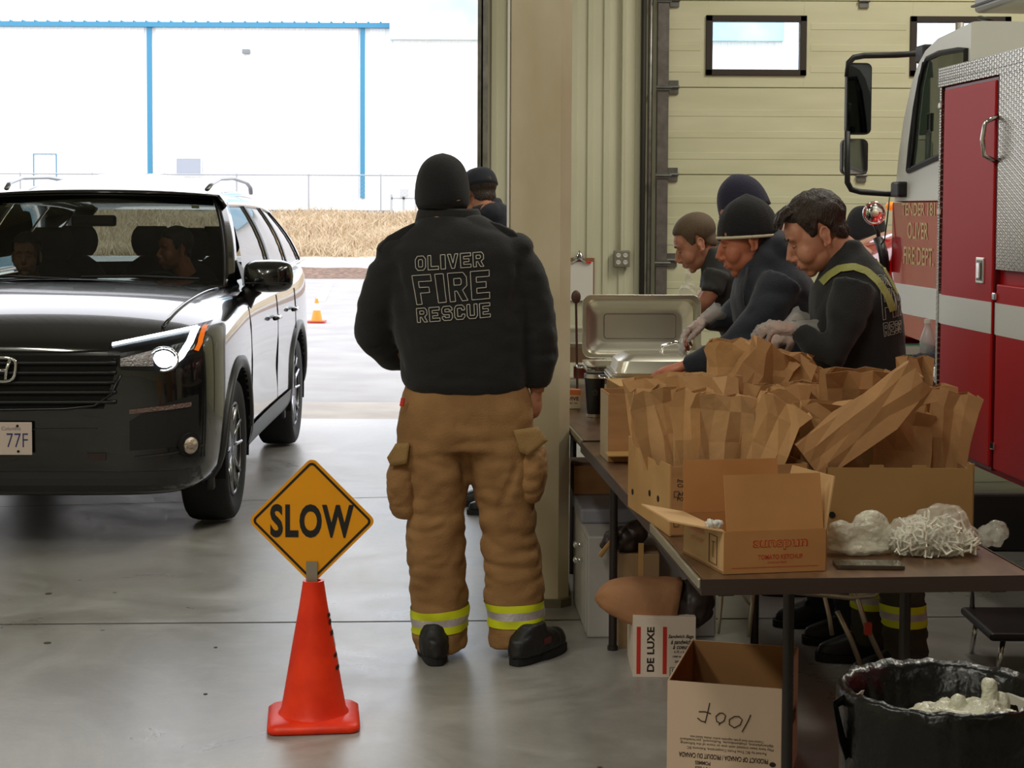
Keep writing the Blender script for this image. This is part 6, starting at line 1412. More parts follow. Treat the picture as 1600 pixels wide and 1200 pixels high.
bm = B(); ell(bm, (wq+.0008, .10, .16), (.0008, .02, .025)); obj('apple_mark', bm, mat('orange_print', (200, 90, 30), .7), swq)
for k in range(6):
    bm = B(); box(bm, wq+.0003, wq+.0008, .04, .30, .30-k*.014-.002, .30-k*.014+.002); obj('printed_line', bm, mat('thin_print', (120, 100, 84), .8), swq)
# sandwich bag carton
g0, g1 = G(989, 1058), G(1082, 1062)
t = thing('sandwich_bag_carton', 'white carton with two red stripes on floor under brown sack', 'carton', (g0.x, g0.y, 0), 0.0)
wd = (g1.x-g0.x)/0.94; hd = .215
obj('carton_body', boxb(0, wd, 0, .30, 0, hd), mat('white_board', (220, 204, 190), .7), t, bevel=.001)
pxm = wd/93.0; zp_ = lambda py: (1058-py)*pxm
for a, b_ in ((994, 1000), (1033, 1039)):
    bm = B(); box(bm, (a-989)*pxm, (b_-989)*pxm, -.0008, 0, zp_(1053), zp_(982)); obj('red_stripe', bm, mat('stripe_red', (196, 44, 30), .6), t)
fit_text('brand_lettering', 'DE LUXE', .16, .026, M_print, frame(((1015-989)*pxm, -.0008, zp_(1016)), (0, 0, 1), (-1, 0, 0)), t, bold=.03)
for i, (s_, w_) in enumerate((('Sandwich Bags', 38), ('à sandwich', 30), ('à coeur', 24), ('6.75 x 6.75', 20), ('1000 bags/sacs', 24), ('SPECIAL', 18))):
    fit_text('printed_words', s_, w_*pxm, (7 if i < 3 else 3.5)*pxm, M_print, frame(((1060-989)*pxm, -.0008, zp_(997+i*7.5)), (1, 0, 0), (0, 0, 1)), t, shear=.3 if i < 3 else 0)
bm = B(); x0, x1, z0_, z1_ = (1044-989)*pxm, (1080-989)*pxm, zp_(1056), zp_(1043); tube(bm, [(x0, -.001, z0_), (x1, -.001, z0_), (x1, -.001, z1_), (x0, -.001, z1_), (x0, -.001, z0_)], .001, 4); obj('label_frame', bm, M_print, t)
for k in range(14):
    if k % 3 != 1: bm = B(); box(bm, x0+.008+k*.0045, x0+.010+k*.0045, -.0008, 0, z0_+.004, z1_-.004); obj('barcode_bar', bm, M_print, t)
ztop_dl = hd
# large kraft sack lying on it
bm = B(); R = []; Ys = g0.y+.10
for px, y0, y1, sl in ((930, 932, 938, 0), (937, 919, 947, 0), (952, 908, 957, 0), (975, 903, 970, 0), (1005, 903, 979, 2), (1035, 903, 984, 5), (1056, 905, 986, 9)):
    a, b_ = W(px, y0, Ys), W(px, y1, Ys); c = (a+b_)/2; h = (a.z-b_.z)/2
    h_ = h; R.append([c+Vector((h*.22*sl/9*math.sin(x), h*.85*math.copysign(abs(math.cos(x))**.7, math.cos(x)), h*math.copysign(abs(math.sin(x))**.75, math.sin(x)))) for x in [2*PI*k/28 for k in range(28)]])
loft(bm, R, cap=False); bm.faces.new([v for v in bm.verts[:28]]); bmesh.ops.subdivide_edges(bm, edges=bm.edges[:], cuts=1, use_grid_fill=True); bmesh.ops.recalc_face_normals(bm, faces=bm.faces); me = bpy.data.meshes.new('s'); bm.to_mesh(me); bm.free(); me.update(); wrinkle(me, .006, 16)
o = obj('paper_sack', me, [mat('kraft_sack', (176, 126, 88), .75, var=.2, vscale=7, bump=.5, bscale=22)], None, smooth=True, solid=.003); tag(o, 'large brown paper sack lying on white red striped carton', 'paper sack')
c = W(1084, 945, Ys+.02)
bm = B(); ell(bm, (-.01, .03, 0), (.082, .10, .088)); ell(bm, (-.06, .03, 0), (.06, .09, .080)); me = remesh(bm, .008, 3); wrinkle(me, .014, 16); o = obj('garbage_bag', me, mat('grey_plastic', (62, 54, 52), .5), None, smooth=True, loc=(c.x, Ys, c.z)); tag(o, 'dark grey plastic bundle stuffed in mouth of paper sack', 'garbage bag')
# white cooler cabinet under the far table
h0 = G(917, 997); zc_ = W(917, 838, h0.y).z
t = thing('white_cabinet', 'white metal cabinet with latches on floor under far table', 'cabinet', (h0.x, h0.y, 0), 0.05)
obj('cabinet_body', boxb(0, .50, 0, .62, 0, zc_), mat('cabinet_white', (190, 186, 184), .5, var=.1, vscale=3), t, bevel=.008)
obj('lid', boxb(-.004, .504, .25, .63, zc_, zc_+.06), mat('lid_grey', (150, 152, 166), .35), t, bevel=.01)
for zz in (.30, .24):
    bm = B(); cyl(bm, (-.015, .16, zz+.03), .010, .03, 'X', 12); ell(bm, (-.03, .16, zz+.03), (.012, .014, .014)); obj('latch', bm, M_chrome, t, smooth=True)
bm = B(); box(bm, -.004, 0, .02, .2, .02, zc_-.02); obj('side_door', bm, mat('cabinet_white', (200, 196, 190), .5), t, bevel=.003)
p = W(893, 775, 7.2)
t = thing('cardboard_box', 'brown cardboard box stacked on white cabinet under the table', 'box', (p.x, 6.9, zc_+.06), 0.05); t.location.z = zc_+.062
obj('carton_body', boxb(0, .34, 0, .25, 0, .12), M_card, t, bevel=.002); obj('tape_strip', boxb(.03, .3, .10, .14, .12, .1206), M_cardl, t)
obj('tape_strip', boxb(.18, .3, -.001, .0, .09, .093), M_print, t)
# dark bag hanging below the table edge
p = W(975, 842, 6.24); bm = B()
ell(bm, (0, 0, 0), (.075, .07, .05)); ell(bm, (.04, 0, .03), (.05, .06, .04)); tube(bm, [(-.05, 0, -.01), (-.09, 0, -.03)], [.03, .01], 8)
me = remesh(bm, .007, 2); wrinkle(me, .014, 18); o = obj('garbage_bag', me, mat('dark_brown_bag', (58, 46, 42), .4), None, smooth=True, loc=p); tag(o, 'crumpled dark bag on top of tall carton beneath near table', 'garbage bag')
t = thing('cardboard_box', 'tall tan carton standing under near table below dark crumpled bag', 'box', (p.x-.02, p.y-.06, 0), 0.0)
obj('carton_body', boxb(0.0, .15, 0, .16, 0, p.z-.045), mat('tan_dim_card', (156, 126, 92), .8), t, bevel=.002); obj('tape_strip', boxb(.07, .09, -.001, 0, 0, .4), M_cardl, t)
bm = B(); c = W(948, 855, 6.17); tube(bm, [c+Vector((.03, .02, .03)), c, c+Vector((-.025, 0, -.035))], [(.003, .012)]*3, 6); o = obj('paper_strip', bm, M_cardl, None); tag(o, 'curled tan cardboard strip sticking out of dark crumpled bag', 'cardboard')
# ================= folding chair frame behind near table, trash bin
M_cf = mat('chair_grey', (176, 170, 150), .35, .6)
t = thing('folding_chair', 'grey metal folding chair folded behind legs of near table', 'chair', G(1300, 1075)); cp = Vector(t.location)
def wl(px, py, Y): return W(px, py, Y)-cp
YC = cp.y
for pts, r, nm in (([(1186, 905), (1200, 921), (1330, 934), (1366, 930), (1384, 912)], .010, 'backrest_tube'), ([(1332, 912), (1352, 975), (1395, 1068)], .0095, 'leg'), ([(1284, 912), (1296, 965), (1300, 992)], .008, 'brace'), ([(1308, 955), (1330, 1000), (1352, 1058)], .009, 'leg'), ([(1130, 912), (1122, 990)], .006, 'rod'), ([(1178, 912), (1170, 995)], .008, 'leg'), ([(1150, 918), (1172, 946)], .004, 'brace')):
    bm = B(); tube(bm, [wl(a, b_, YC) for a, b_ in pts], r, 8); obj(nm, bm, M_cf, t, smooth=True)
bm = B(); p = wl(1356, 982, YC-.01); box(bm, p.x-.012, p.x+.012, p.y-.012, p.y+.012, p.z-.02, p.z+.02); obj('red_band', bm, mat('red_sticker', (190, 60, 40), .5), t)
t = thing('chair', 'black seated chair with chrome legs behind trash bin at right edge', 'chair', G(1560, 1060)); cp = Vector(t.location)
bm = B(); a = wl(1548, 990, cp.y-.05); box(bm, a.x, a.x+.33, a.y, a.y+.4, a.z-.03, a.z+.0); obj('seat', bm, M_black, t, bevel=.012)
for dx, dy in ((.04, .05), (.04, .38), (.29, .05), (.29, .38)):
    bm = B(); tube(bm, [(a.x+dx+.02, a.y+dy, a.z-.03), (a.x+dx, a.y+dy, -cp.z+0.0)], .010, 8); obj('leg', bm, M_chrome, t, smooth=True)
bm = B(); tube(bm, [(a.x+.29, a.y+.38, a.z), (a.x+.30, a.y+.44, a.z+.42)], .010, 8); tube(bm, [(a.x+.04, a.y+.38, a.z), (a.x+.04, a.y+.44, a.z+.42)], .010, 8); obj('back_tube', bm, M_chrome, t, smooth=True); obj('backrest', boxb(a.x+.03, a.x+.31, a.y+.42, a.y+.45, a.z+.2, a.z+.42), M_black, t, bevel=.01)
BC = Vector((W(1475, 1095, 3.62).x, 3.62, 0)); zr = .60; rb0 = .215
t = thing('trash_bin', 'round trash bin lined with shiny black garbage bag, front right', 'bin', BC)
bm = B(); lathe(bm, [(.17, 0), (.19, .3), (.20, .56), (.205, .565), (.19, .56), (.18, .1), (.165, .02)], seg=36); o = obj('bin_body', bm, mat('bin_grey', (190, 186, 176), .5), t); smooth_by_angle(o, .6)
bm = B(); lathe(bm, [(.1935, .36), (.1965, .44), (.196, .44)], seg=36); obj('yellow_band', bm, mat('bin_yellow', (214, 150, 40), .5), t)
M_bag = mat('black_bin_liner', (7, 7, 7), .3, spec=.4, bump=.6, bscale=9, bdist=.03)
def linr(z, r, k, amp, sd):
    a = 2*PI*k/96; q = Vector((math.cos(a)*3.2, math.sin(a)*3.2, sd)); n1 = noise.noise(q*1.6); n2 = noise.noise(q*4+Vector((5, 2, sd)))
    rr = r+amp*(n1*.6+n2*.5); return Vector((rr*math.cos(a), rr*math.sin(a)*.94, z+amp*.7*noise.noise(q*2.2+Vector((1, 7, 3)))))
bm = B(); rows = [(.34, .222, .014, 1), (.42, .225, .014, 1.3), (.50, .228, .013, 1.6), (.56, .232, .012, 1.9), (.595, .232, .010, 2.1), (.605, .222, .012, 2.3), (.59, .205, .014, 2.6), (.54, .19, .016, 3.0), (.47, .175, .018, 3.4), (.42, .14, .02, 3.8), (.40, .06, .02, 4.2)]
loft(bm, [[linr(z, r, k, am, sd) for k in range(96)] for z, r, am, sd in rows], cap=False); bm.faces.new(bm.verts[-96:]); 
me = bpy.data.meshes.new('l'); bm.to_mesh(me); bm.free(); o = obj('bin_liner', me, M_bag, t, smooth=True, solid=.002)
bm = B(); tube(bm, [(-.215, -.02, .585), (-.25, -.05, .575), (-.235, -.06, .50), (-.22, -.05, .46)], [(.002, .014)]*4, 6); obj('liner_tail', bm, M_bag, t)
g_ = thing('disposable_gloves', 'crumpled translucent plastic gloves heaped inside lined trash bin', 'glove', BC+Vector((.02, -.03, .465)))
M_gl2 = film('glove_film', (222, 220, 200), .25, .8)
obj('glove_heap', lump([((0, 0, .04), (.13, .11, .07)), ((.05, -.02, .06), (.09, .08, .06))], .006, .018, 16), M_gl2, g_, smooth=True)
for x, y, h, r_ in ((.0, -.01, .115, .018), (.07, 0, .15, .016), (.10, .01, .115, .017)):
    bm = B(); tube(bm, [(x, y, .05), (x+.004, y, h*.6), (x+.0, y, h)], [r_*1.7, r_*1.3, r_], 10); ell(bm, (x, y, h), (r_, r_, r_)); me = remesh(bm, .004, 2); wrinkle(me, .003, 40); obj('glove_finger', me, M_gl2, g_, smooth=True)
# ================= people working at the tables
def mkmesh(bm):
    me = bpy.data.meshes.new('m'); bmesh.ops.recalc_face_normals(bm, faces=bm.faces); bm.to_mesh(me); bm.free(); return me
def hairline(tf, tt, front=.072):
    K = [(-.12, front), (-.075, front), (-.045, .060), (-.030, .010), (-.022, -.018), (-.004, .000), (.012, .034), (.030, .005), (.045, -.035), (.07, -.055), (.14, -.06)]
    def m(p):
        y = p.y
        for (a, ha), (b, hb) in zip(K, K[1:]):
            if a <= y <= b: h = ha+(hb-ha)*(y-a)/(b-a); break
        else: h = front
        return max(-1, min(1, (p.z-h)/.014))*(1.0 if p.z < .06 else tt)
    return m
M_lip = mat('lips', (160, 92, 78), .5)
def face_parts(H, parent, root, sc, brows=True):
    bm = B()
    for s in (-1, 1):
        tube(bm, [(s*.012, -.0905, .024), (s*.026, -.0900, .029), (s*.044, -.0790, .026)], [.0022, .0034, .0018], 6)
    bm.transform(H @ Matrix.Scale(sc, 4)); obj('eyebrows', local(mkmesh(bm), root), M_brow, parent, smooth=True)
    for s in (-1, 1):
        bm = B(); tube(bm, [(s*.017, -.0865, .000), (s*.030, -.0865, -.0035), (s*.043, -.0780, .0)], .0013, 5); bm.transform(H @ Matrix.Scale(sc, 4)); obj('eyelashes', local(mkmesh(bm), root), M_brow, parent)
    bm = B(); tube(bm, [(-.021, -.0925, -.0665), (-.008, -.1005, -.0645), (.008, -.1005, -.0645), (.021, -.0925, -.0665)], [.001, .0026, .0026, .001], 6); tube(bm, [(-.018, -.0915, -.0695), (0, -.0985, -.0715), (.018, -.0915, -.0695)], [.001, .0032, .001], 6)
    bm.transform(H @ Matrix.Scale(sc, 4)); obj('lips', local(mkmesh(bm), root), M_lip, parent, smooth=True)
YAWL = -PI/2                           # facing -X
def legs(root, hips, feet, m, name, r=(.105, .085, .075), zt=1.0, shoes=True, stripes=False, yaw=-PI/2):
    pcs = [('ell', (hips[0], hips[1], .98), (.16, .17, .13))]
    for i, (fx, fy) in enumerate(feet):
        hx = hips[0]; hy = hips[1]+(-.09 if i == 0 else .09)
        pcs.append(('tube', [(hx, hy, .98), ((hx+fx)/2-.02, (hy+fy)/2, .52), (fx, fy, .07)], list(r)))
    me = solids(pcs, .013, 5); wrinkle(me, .010, 9, 2.4, 3); bv = BVHTree.FromPolygons([v.co.copy() for v in me.vertices], [list(p.vertices) for p in me.polygons]) if stripes else None
    o = obj(name, local(me, root), m, root, smooth=True)
    for (fx, fy) in feet:
        if stripes:
            for z0, z1, mm, nm in ((.20, .225, M_lime, 'lime_stripe'), (.225, .25, M_silver, 'silver_stripe'), (.25, .275, M_lime, 'lime_stripe')):
                obj(nm, local(bandmesh(bv, fx, fy, z0, z1, .004), root), mm, o, smooth=True)
        bm = B(); M = Matrix.Translation((fx, fy, 0)) @ Matrix.Rotation(yaw, 4, 'Z')
        up = solids([('loft', [sring((0, -.06, .025), .05, .14, e=.8), sring((0, -.06, .06), .048, .13, e=.85), sring((0, -.01, .10), .05, .075, e=.9), sring((0, 0, .13), .045, .055, e=.9)])], .009, 3); up.transform(M)
        b_ = obj('boot', local(up, root), M_boot, root, smooth=True)
        bm.free(); bm = B(); loft(bm, [sring((0, -.06, 0), .052, .145, e=.7), sring((0, -.06, .028), .052, .145, e=.7)]); me = mkmesh(bm); me.transform(M); obj('sole', local(me, root), M_rubber, b_)
    return o
def px3(px, py, Y): return W(px, py, Y)
def worker(label, Yc, foot, torso, arms, head, coat, coatm, hairk, pants, pm_, handsL=(), beanie=None, skin=None, sc=1.05, extra=(), wr=.007, stripes=False, neckk=.16):
    root = thing('person', label, 'person', (foot[0], foot[1], 0)); skin = skin or M_skin
    pcs = []; R = []
    for (py, xl, xr, dep, dy) in torso:
        a, b_ = px3(xl, py, Yc), px3(xr, py, Yc); R.append(sring(((a.x+b_.x)/2, Yc+dy, (a.z+b_.z)/2), (b_.x-a.x)/2, dep/2, e=.85))
    pcs.append(('loft', R))
    for pts, rr in arms: pcs.append(('tube', [px3(*p) for p in pts], rr))
    for e in extra: pcs.append(e)
    me = solids(pcs, .010, 7); wrinkle(me, wr, 7, 1.5, Yc); bv = BVHTree.FromPolygons([v.co.copy() for v in me.vertices], [list(p.vertices) for p in me.polygons])
    ck = obj(coat, local(me, root), coatm, root, smooth=True)
    (hx, hy, hY), yaw, pitch, jaw, nose = head
    H = pose_head(px3(hx, hy, hY), yaw, pitch); S_ = Matrix.Scale(sc, 4)
    hm = head_me(neck=neckk, lean=.04, jaw=jaw, nose=nose); hm.transform(H @ S_)
    tc = (R[len(R)//2][0]+R[len(R)//2][12])/2; inner = [('tube', [Vector((foot[0], foot[1], .9)), tc, px3(hx, hy, hY)+Vector((.05, 0, -.14))], [.10, .09, .045])]
    for pts, rr in arms: inner.append(('tube', [px3(*p) for p in pts], .026))
    ms = [solids(inner, .012, 3), hm]
    for hd in handsL: ms.append(hand_me(aim(px3(*hd[0]), hd[1], hd[2]), **hd[3]))
    bd = obj('body', local(joined(*ms), root), skin, root, smooth=True)
    face_parts(H, bd, root, sc)
    if hairk:
        hb = hair_me(hairk[0], hairk[1], hairk[2], hairk[3]); hb.transform(H @ S_); obj('hair', local(mkmesh(hb), root), hairk[4], root, smooth=True)
    if beanie:
        bb = beanie_bm(None, **beanie[0]); bb.transform(H @ Matrix.Rotation(beanie[2], 4, 'X') @ S_); bn_ = obj('beanie', local(mkmesh(bb), root), beanie[1], root, smooth=True)
        if len(beanie) > 3:
            k = beanie[0]; bm = B(); rg_ = [Vector((k['rx']*.995*math.cos(u), k.get('oy', .012)+k['ry']*.995*math.sin(u), k['z0']+.002)) for u in [2*PI*j/40 for j in range(41)]]
            tube(bm, rg_, .0055, 8, cap=False); bm.transform(H @ Matrix.Rotation(beanie[2], 4, 'X') @ S_); obj('stripe', local(mkmesh(bm), root), beanie[3], bn_, smooth=True)
    legs(root, (foot[0], foot[1]), [(foot[0]+.03, foot[1]-.13), (foot[0]-.04, foot[1]+.13)], pm_, pants, stripes=stripes)
    return root, bd, ck, H, bv
def glove(root, p, d, palm, side, curl, lab='glove', k=1.08, thumb=.5):
    hb = hand_bm(side=side, curl=curl, r=.0100, k=k, thumb=thumb); me = remesh(hb, .0040, 2, .5); wrinkle(me, .005, 60); me.transform(aim(px3(*p), d, palm))
    o = obj('plastic_glove', local(me, root), M_glove, root, smooth=True)
    bm = B(); R = []
    for t, r in ((0, .034), (.4, .037), (.8, .042), (1, .047)):
        R.append([Vector((r*math.cos(a)*(1+.12*noise.noise(Vector((math.cos(a)*3, math.sin(a)*3, t*2)))), r*.85*math.sin(a), -.01+.075*t+.006*math.sin(5*a))) for a in [2*PI*j/24 for j in range(24)]])
    loft(bm, R, cap=False); me = mkmesh(bm); me.transform(aim(px3(*p), d, palm)); obj('glove_cuff', local(me, root), M_glove, o, smooth=True)
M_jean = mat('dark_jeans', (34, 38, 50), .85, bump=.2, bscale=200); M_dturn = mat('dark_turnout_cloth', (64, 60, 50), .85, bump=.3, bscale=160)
M_tee = mat('charcoal_shirt', (52, 52, 52), .85, bump=.15, bscale=160); M_buzz = mat('buzz_cut', (98, 80, 60), .8, var=.3, vscale=200)
# P1: suspenders man
Y1 = 5.80; X1 = W(1350, 600, Y1).x
r1, b1_, c1_, H1, bv1 = worker('man with dark hair in black sweater with lime suspenders holding paper bag', Y1, (X1+.13, Y1+.10),
  [(640, 1272, 1412, .36, .0), (590, 1266, 1413, .38, .0), (545, 1262, 1411, .38, .0), (500, 1264, 1409, .38, .0), (465, 1268, 1402, .40, .0), (440, 1276, 1394, .36, .0), (420, 1284, 1382, .28, .0), (404, 1292, 1366, .22, .0), (388, 1300, 1352, .18, .01), (374, 1308, 1344, .15, .01)],
  [([(1335, 445, Y1-.17), (1322, 500, Y1-.22), (1302, 552, Y1-.24), (1272, 540, Y1-.22), (1250, 516, Y1-.18)], [.075, .070, .058, .050, .040]), ([(1330, 440, Y1+.17), (1300, 500, Y1+.2), (1275, 530, Y1+.12), (1240, 516, Y1+.0)], [.07, .062, .055, .038])],
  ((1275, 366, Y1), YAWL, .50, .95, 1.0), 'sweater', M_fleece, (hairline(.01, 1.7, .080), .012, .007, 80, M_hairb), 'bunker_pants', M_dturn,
  handsL=[((1244, 514, Y1-.18), (-1, -.1, .12), (0, .3, -1), dict(side=1, curl=.75, thumb=.5)), ((1234, 512, Y1+.0), (-.75, -.25, -.65), (.3, .2, -.9), dict(side=-1, curl=.55, thumb=.5))],
  sc=1.10, stripes=True)
glove(r1, (1244, 514, Y1-.18), (-1, -.1, .12), (0, .3, -1), 1, .75); glove(r1, (1234, 512, Y1+.0), (-.75, -.25, -.65), (.3, .2, -.9), -1, .55)
# quiff of hair at the forehead
bm = B()
for k in range(34):
    a = random.uniform(-.055, .055); z0 = random.uniform(.085, .108); tube(bm, [(a, -.040, z0+.014), (a*1.0, -.074, z0+.010), (a*1.05, -.098+random.uniform(-.006, .004), z0-.012+random.uniform(-.010, .008))], [.008, .006, .0016], 5)
me = remesh(bm, .004, 1, .5); me.transform(H1 @ Matrix.Scale(1.10, 4)); obj('hair', local(me, r1), M_hairb, r1, smooth=True)
def drape(bv, pts, w, name, m, root, parent, off=.006, toward=None, n=26):
    # band laid on the clothing: polyline of pixels projected along the view ray
    P = [Vector(p) for p in pts]; L_ = [0]
    for a, b_ in zip(P, P[1:]): L_.append(L_[-1]+(b_-a).length)
    def at(s):
        s *= L_[-1]
        for i in range(len(P)-1):
            if s <= L_[i+1] or i == len(P)-2:
                t = (s-L_[i])/(L_[i+1]-L_[i]); d = (P[i+1]-P[i]).normalized(); return P[i].lerp(P[i+1], t), Vector((-d.y, d.x))
    O = Vector((0, 0, 1.65)); last = [None]
    def f(u, v):
        c, nrm = at(u); q = c+nrm*w*(v-.5); d = ray(q.x, q.y).normalized(); loc, n_, i, dd = bv.ray_cast(O, d)
        if loc is None: loc = last[0] if last[0] else O+d*Y1; n_ = -d
        last[0] = loc; return loc+n_*off*.5-d*off
    bm = B(); grid(bm, n, 3, f); return obj(name, local(mkmesh(bm), root), m, parent, smooth=True)
M_susp = mat('lime_grey_webbing', (156, 156, 88), .7, bump=.3, bscale=120, var=.15, vscale=20)
drape(bv1, [(1284, 442), (1296, 430), (1312, 420), (1334, 417), (1354, 424), (1372, 440), (1386, 462), (1395, 486)], 11, 'suspender', M_susp, r1, c1_)
drape(bv1, [(1372, 402), (1384, 418), (1396, 440), (1404, 458)], 9, 'suspender', M_susp, r1, c1_)
for word, q in (('FIRE', ((1380, 500), (1411, 492), (1409, 450), (1376, 452))), ('RESCUE', ((1382, 526), (1412, 518), (1411, 500), (1380, 505))), ('OLIVER', ((1376, 446), (1408, 441), (1403, 428), (1370, 430)))):
    def fn(u, v, q=q):
        u = 1-(1-u)**2.0
        x = (q[0][0]*(1-u)+q[1][0]*u)*(1-v)+(q[3][0]*(1-u)+q[2][0]*u)*v; y = (q[0][1]*(1-u)+q[1][1]*u)*(1-v)+(q[3][1]*(1-u)+q[2][1]*u)*v
        x = min(x, 1408.0); d = ray(x, y).normalized(); loc, n_, i, dd = bv1.ray_cast(Vector((0, 0, 1.65)), d)
        if loc is None: loc, n_, i, dd = bv1.find_nearest(Vector((0, 0, 1.65))+d*Y1)
        return loc-d*.004
    for me in outline_word(word, fn, .003, .0013): obj('printed_letter', local(me, r1), M_thread, c1_)
# P2: beanie with pale stripe
Y2 = 6.35; X2 = W(1238, 600, Y2).x
r2, b2_, c2_, H2, bv2 = worker('man in navy hoodie and black beanie with pale edge leaning over chafing dish', Y2, (X2+.21, Y2+.05),
  [(650, 1172, 1290, .36, 0), (600, 1165, 1288, .38, 0), (550, 1155, 1286, .40, 0), (500, 1145, 1284, .40, 0), (465, 1142, 1280, .40, 0), (435, 1148, 1268, .38, 0), (412, 1160, 1250, .30, 0), (392, 1175, 1232, .22, 0)],
  [([(1222, 440, Y2-.17), (1190, 500, Y2-.24), (1150, 545, Y2-.26), (1110, 562, Y2-.24), (1072, 572, Y2-.20)], [.080, .075, .066, .056, .040]), ([(1190, 440, Y2+.16), (1160, 480, Y2+.2), (1130, 502, Y2+.16), (1106, 500, Y2+.10)], [.07, .062, .052, .040])],
  ((1166, 374, Y2), YAWL, .32, 1.1, 1.0), 'hoodie', M_navy, (hairline(.01, 1.0), .004, .001, 60, M_hairb), 'jeans', M_jean,
  handsL=[((1068, 572, Y2-.20), (-1, -.1, -.25), (0, .1, -1), dict(side=1, curl=.45, thumb=.3)), ((1104, 499, Y2+.10), (-.75, -.1, -.5), (.3, -.3, -.9), dict(side=-1, curl=.6))],
  beanie=(dict(rx=.089, ry=.108, h=.138, z0=.008, pointy=.012, ribs=18, pw=.92, oy=.008), M_knit, -.26, mat('pale_stripe', (206, 196, 170), .8)), skin=M_skin2, sc=1.10,
  extra=[('ell', px3(1214, 392, Y2), (.075, .13, .085)), ('ell', px3(1200, 410, Y2-.05), (.06, .10, .07)), ('ell', px3(1232, 402, Y2+.02), (.075, .14, .075))])
glove(r2, (1104, 499, Y2+.10), (-.75, -.1, -.5), (.3, -.3, -.9), -1, .6, k=1.15)
bm = B(); tube(bm, [px3(1168, 418, Y2-.12), px3(1162, 450, Y2-.19), px3(1164, 478, Y2-.21)], .004, 6); obj('drawstring', local(mkmesh(bm), r2), M_navy, c2_, smooth=True)
# P3: buzz cut
Y3 = 8.15; X3 = W(1180, 600, Y3).x
r3, b3_, c3_, H3, bv3 = worker('young man with buzz cut in charcoal shirt bending over far table', Y3, (X3+.10, Y3+.05),
  [(650, 1150, 1235, .30, 0), (600, 1145, 1232, .31, 0), (550, 1135, 1230, .32, 0), (500, 1118, 1226, .34, 0), (465, 1100, 1215, .36, 0), (440, 1094, 1200, .36, 0), (418, 1096, 1180, .33, 0), (400, 1098, 1160, .26, 0), (386, 1102, 1140, .18, 0)],
  [([(1120, 425, Y3-.17), (1112, 458, Y3-.2)], [.062, .056]), ([(1120, 425, Y3+.17), (1108, 455, Y3+.2)], [.062, .056])],
  ((1087, 380, Y3), YAWL, .50, .88, 1.0), 'shirt', M_tee, (hairline(.004, 1.0, .072), .0105, .0006, 80, M_buzz), 'trousers', M_jean,
  handsL=[((1086, 488, Y3-.16), (-1, 0, -.4), (0, 0, -1), dict(side=1, curl=.6)), ((1080, 490, Y3+.15), (-1, 0, -.4), (0, 0, -1), dict(side=-1, curl=.6))], sc=1.08, neckk=.17,
  extra=[('tube', [px3(1110, 400, Y3), px3(1126, 386, Y3), px3(1112, 372, Y3+.02)], [.05, .04, .015])])
me = solids([('tube', [px3(1112, 455, Y3-.19), px3(1102, 470, Y3-.19), px3(1088, 486, Y3-.16)], [.042, .036, .028]), ('tube', [px3(1108, 455, Y3+.19), px3(1094, 472, Y3+.17), px3(1082, 488, Y3+.15)], [.04, .034, .028])], .008, 2)
bb_ = B(); bb_.from_mesh(b3_.data); me2 = local(me, r3); bb_.from_mesh(me2); bb_.to_mesh(b3_.data); bb_.free(); b3_.data.polygons.foreach_set('use_smooth', [True]*len(b3_.data.polygons))
# P4: navy beanie behind
Y4 = 7.15; X4 = W(1215, 600, Y4).x
r4, b4_, c4_, H4, bv4 = worker('person in dark jacket and navy blue beanie standing behind hoodie man', Y4, (X4+.10, Y4+.05),
  [(650, 1190, 1275, .34, 0), (600, 1180, 1272, .36, 0), (500, 1172, 1268, .38, 0), (440, 1172, 1260, .40, 0), (410, 1176, 1252, .38, 0), (385, 1180, 1238, .30, 0), (362, 1180, 1215, .20, 0)],
  [([(1220, 420, Y4-.17), (1200, 480, Y4-.2), (1175, 520, Y4-.16)], [.07, .06, .045]), ([(1210, 420, Y4+.17), (1190, 480, Y4+.2), (1165, 520, Y4+.16)], [.07, .06, .045])],
  ((1161, 333, Y4), YAWL, .50, 1.0, 1.0), 'jacket', M_fleece, None, 'trousers', M_jean, handsL=[((1170, 524, Y4-.16), (-1, 0, -.3), (0, 0, -1), dict(side=1, curl=.5)), ((1160, 524, Y4+.16), (-1, 0, -.3), (0, 0, -1), dict(side=-1, curl=.5))],
  beanie=(dict(rx=.088, ry=.108, h=.152, z0=-.002, pointy=.014, pw=.72), mat('navy_knit', (36, 36, 58), .95, bump=.5, bscale=240, sheen=.1), -.15), sc=1.05, extra=[('ell', px3(1206, 352, Y4), (.05, .09, .05))])
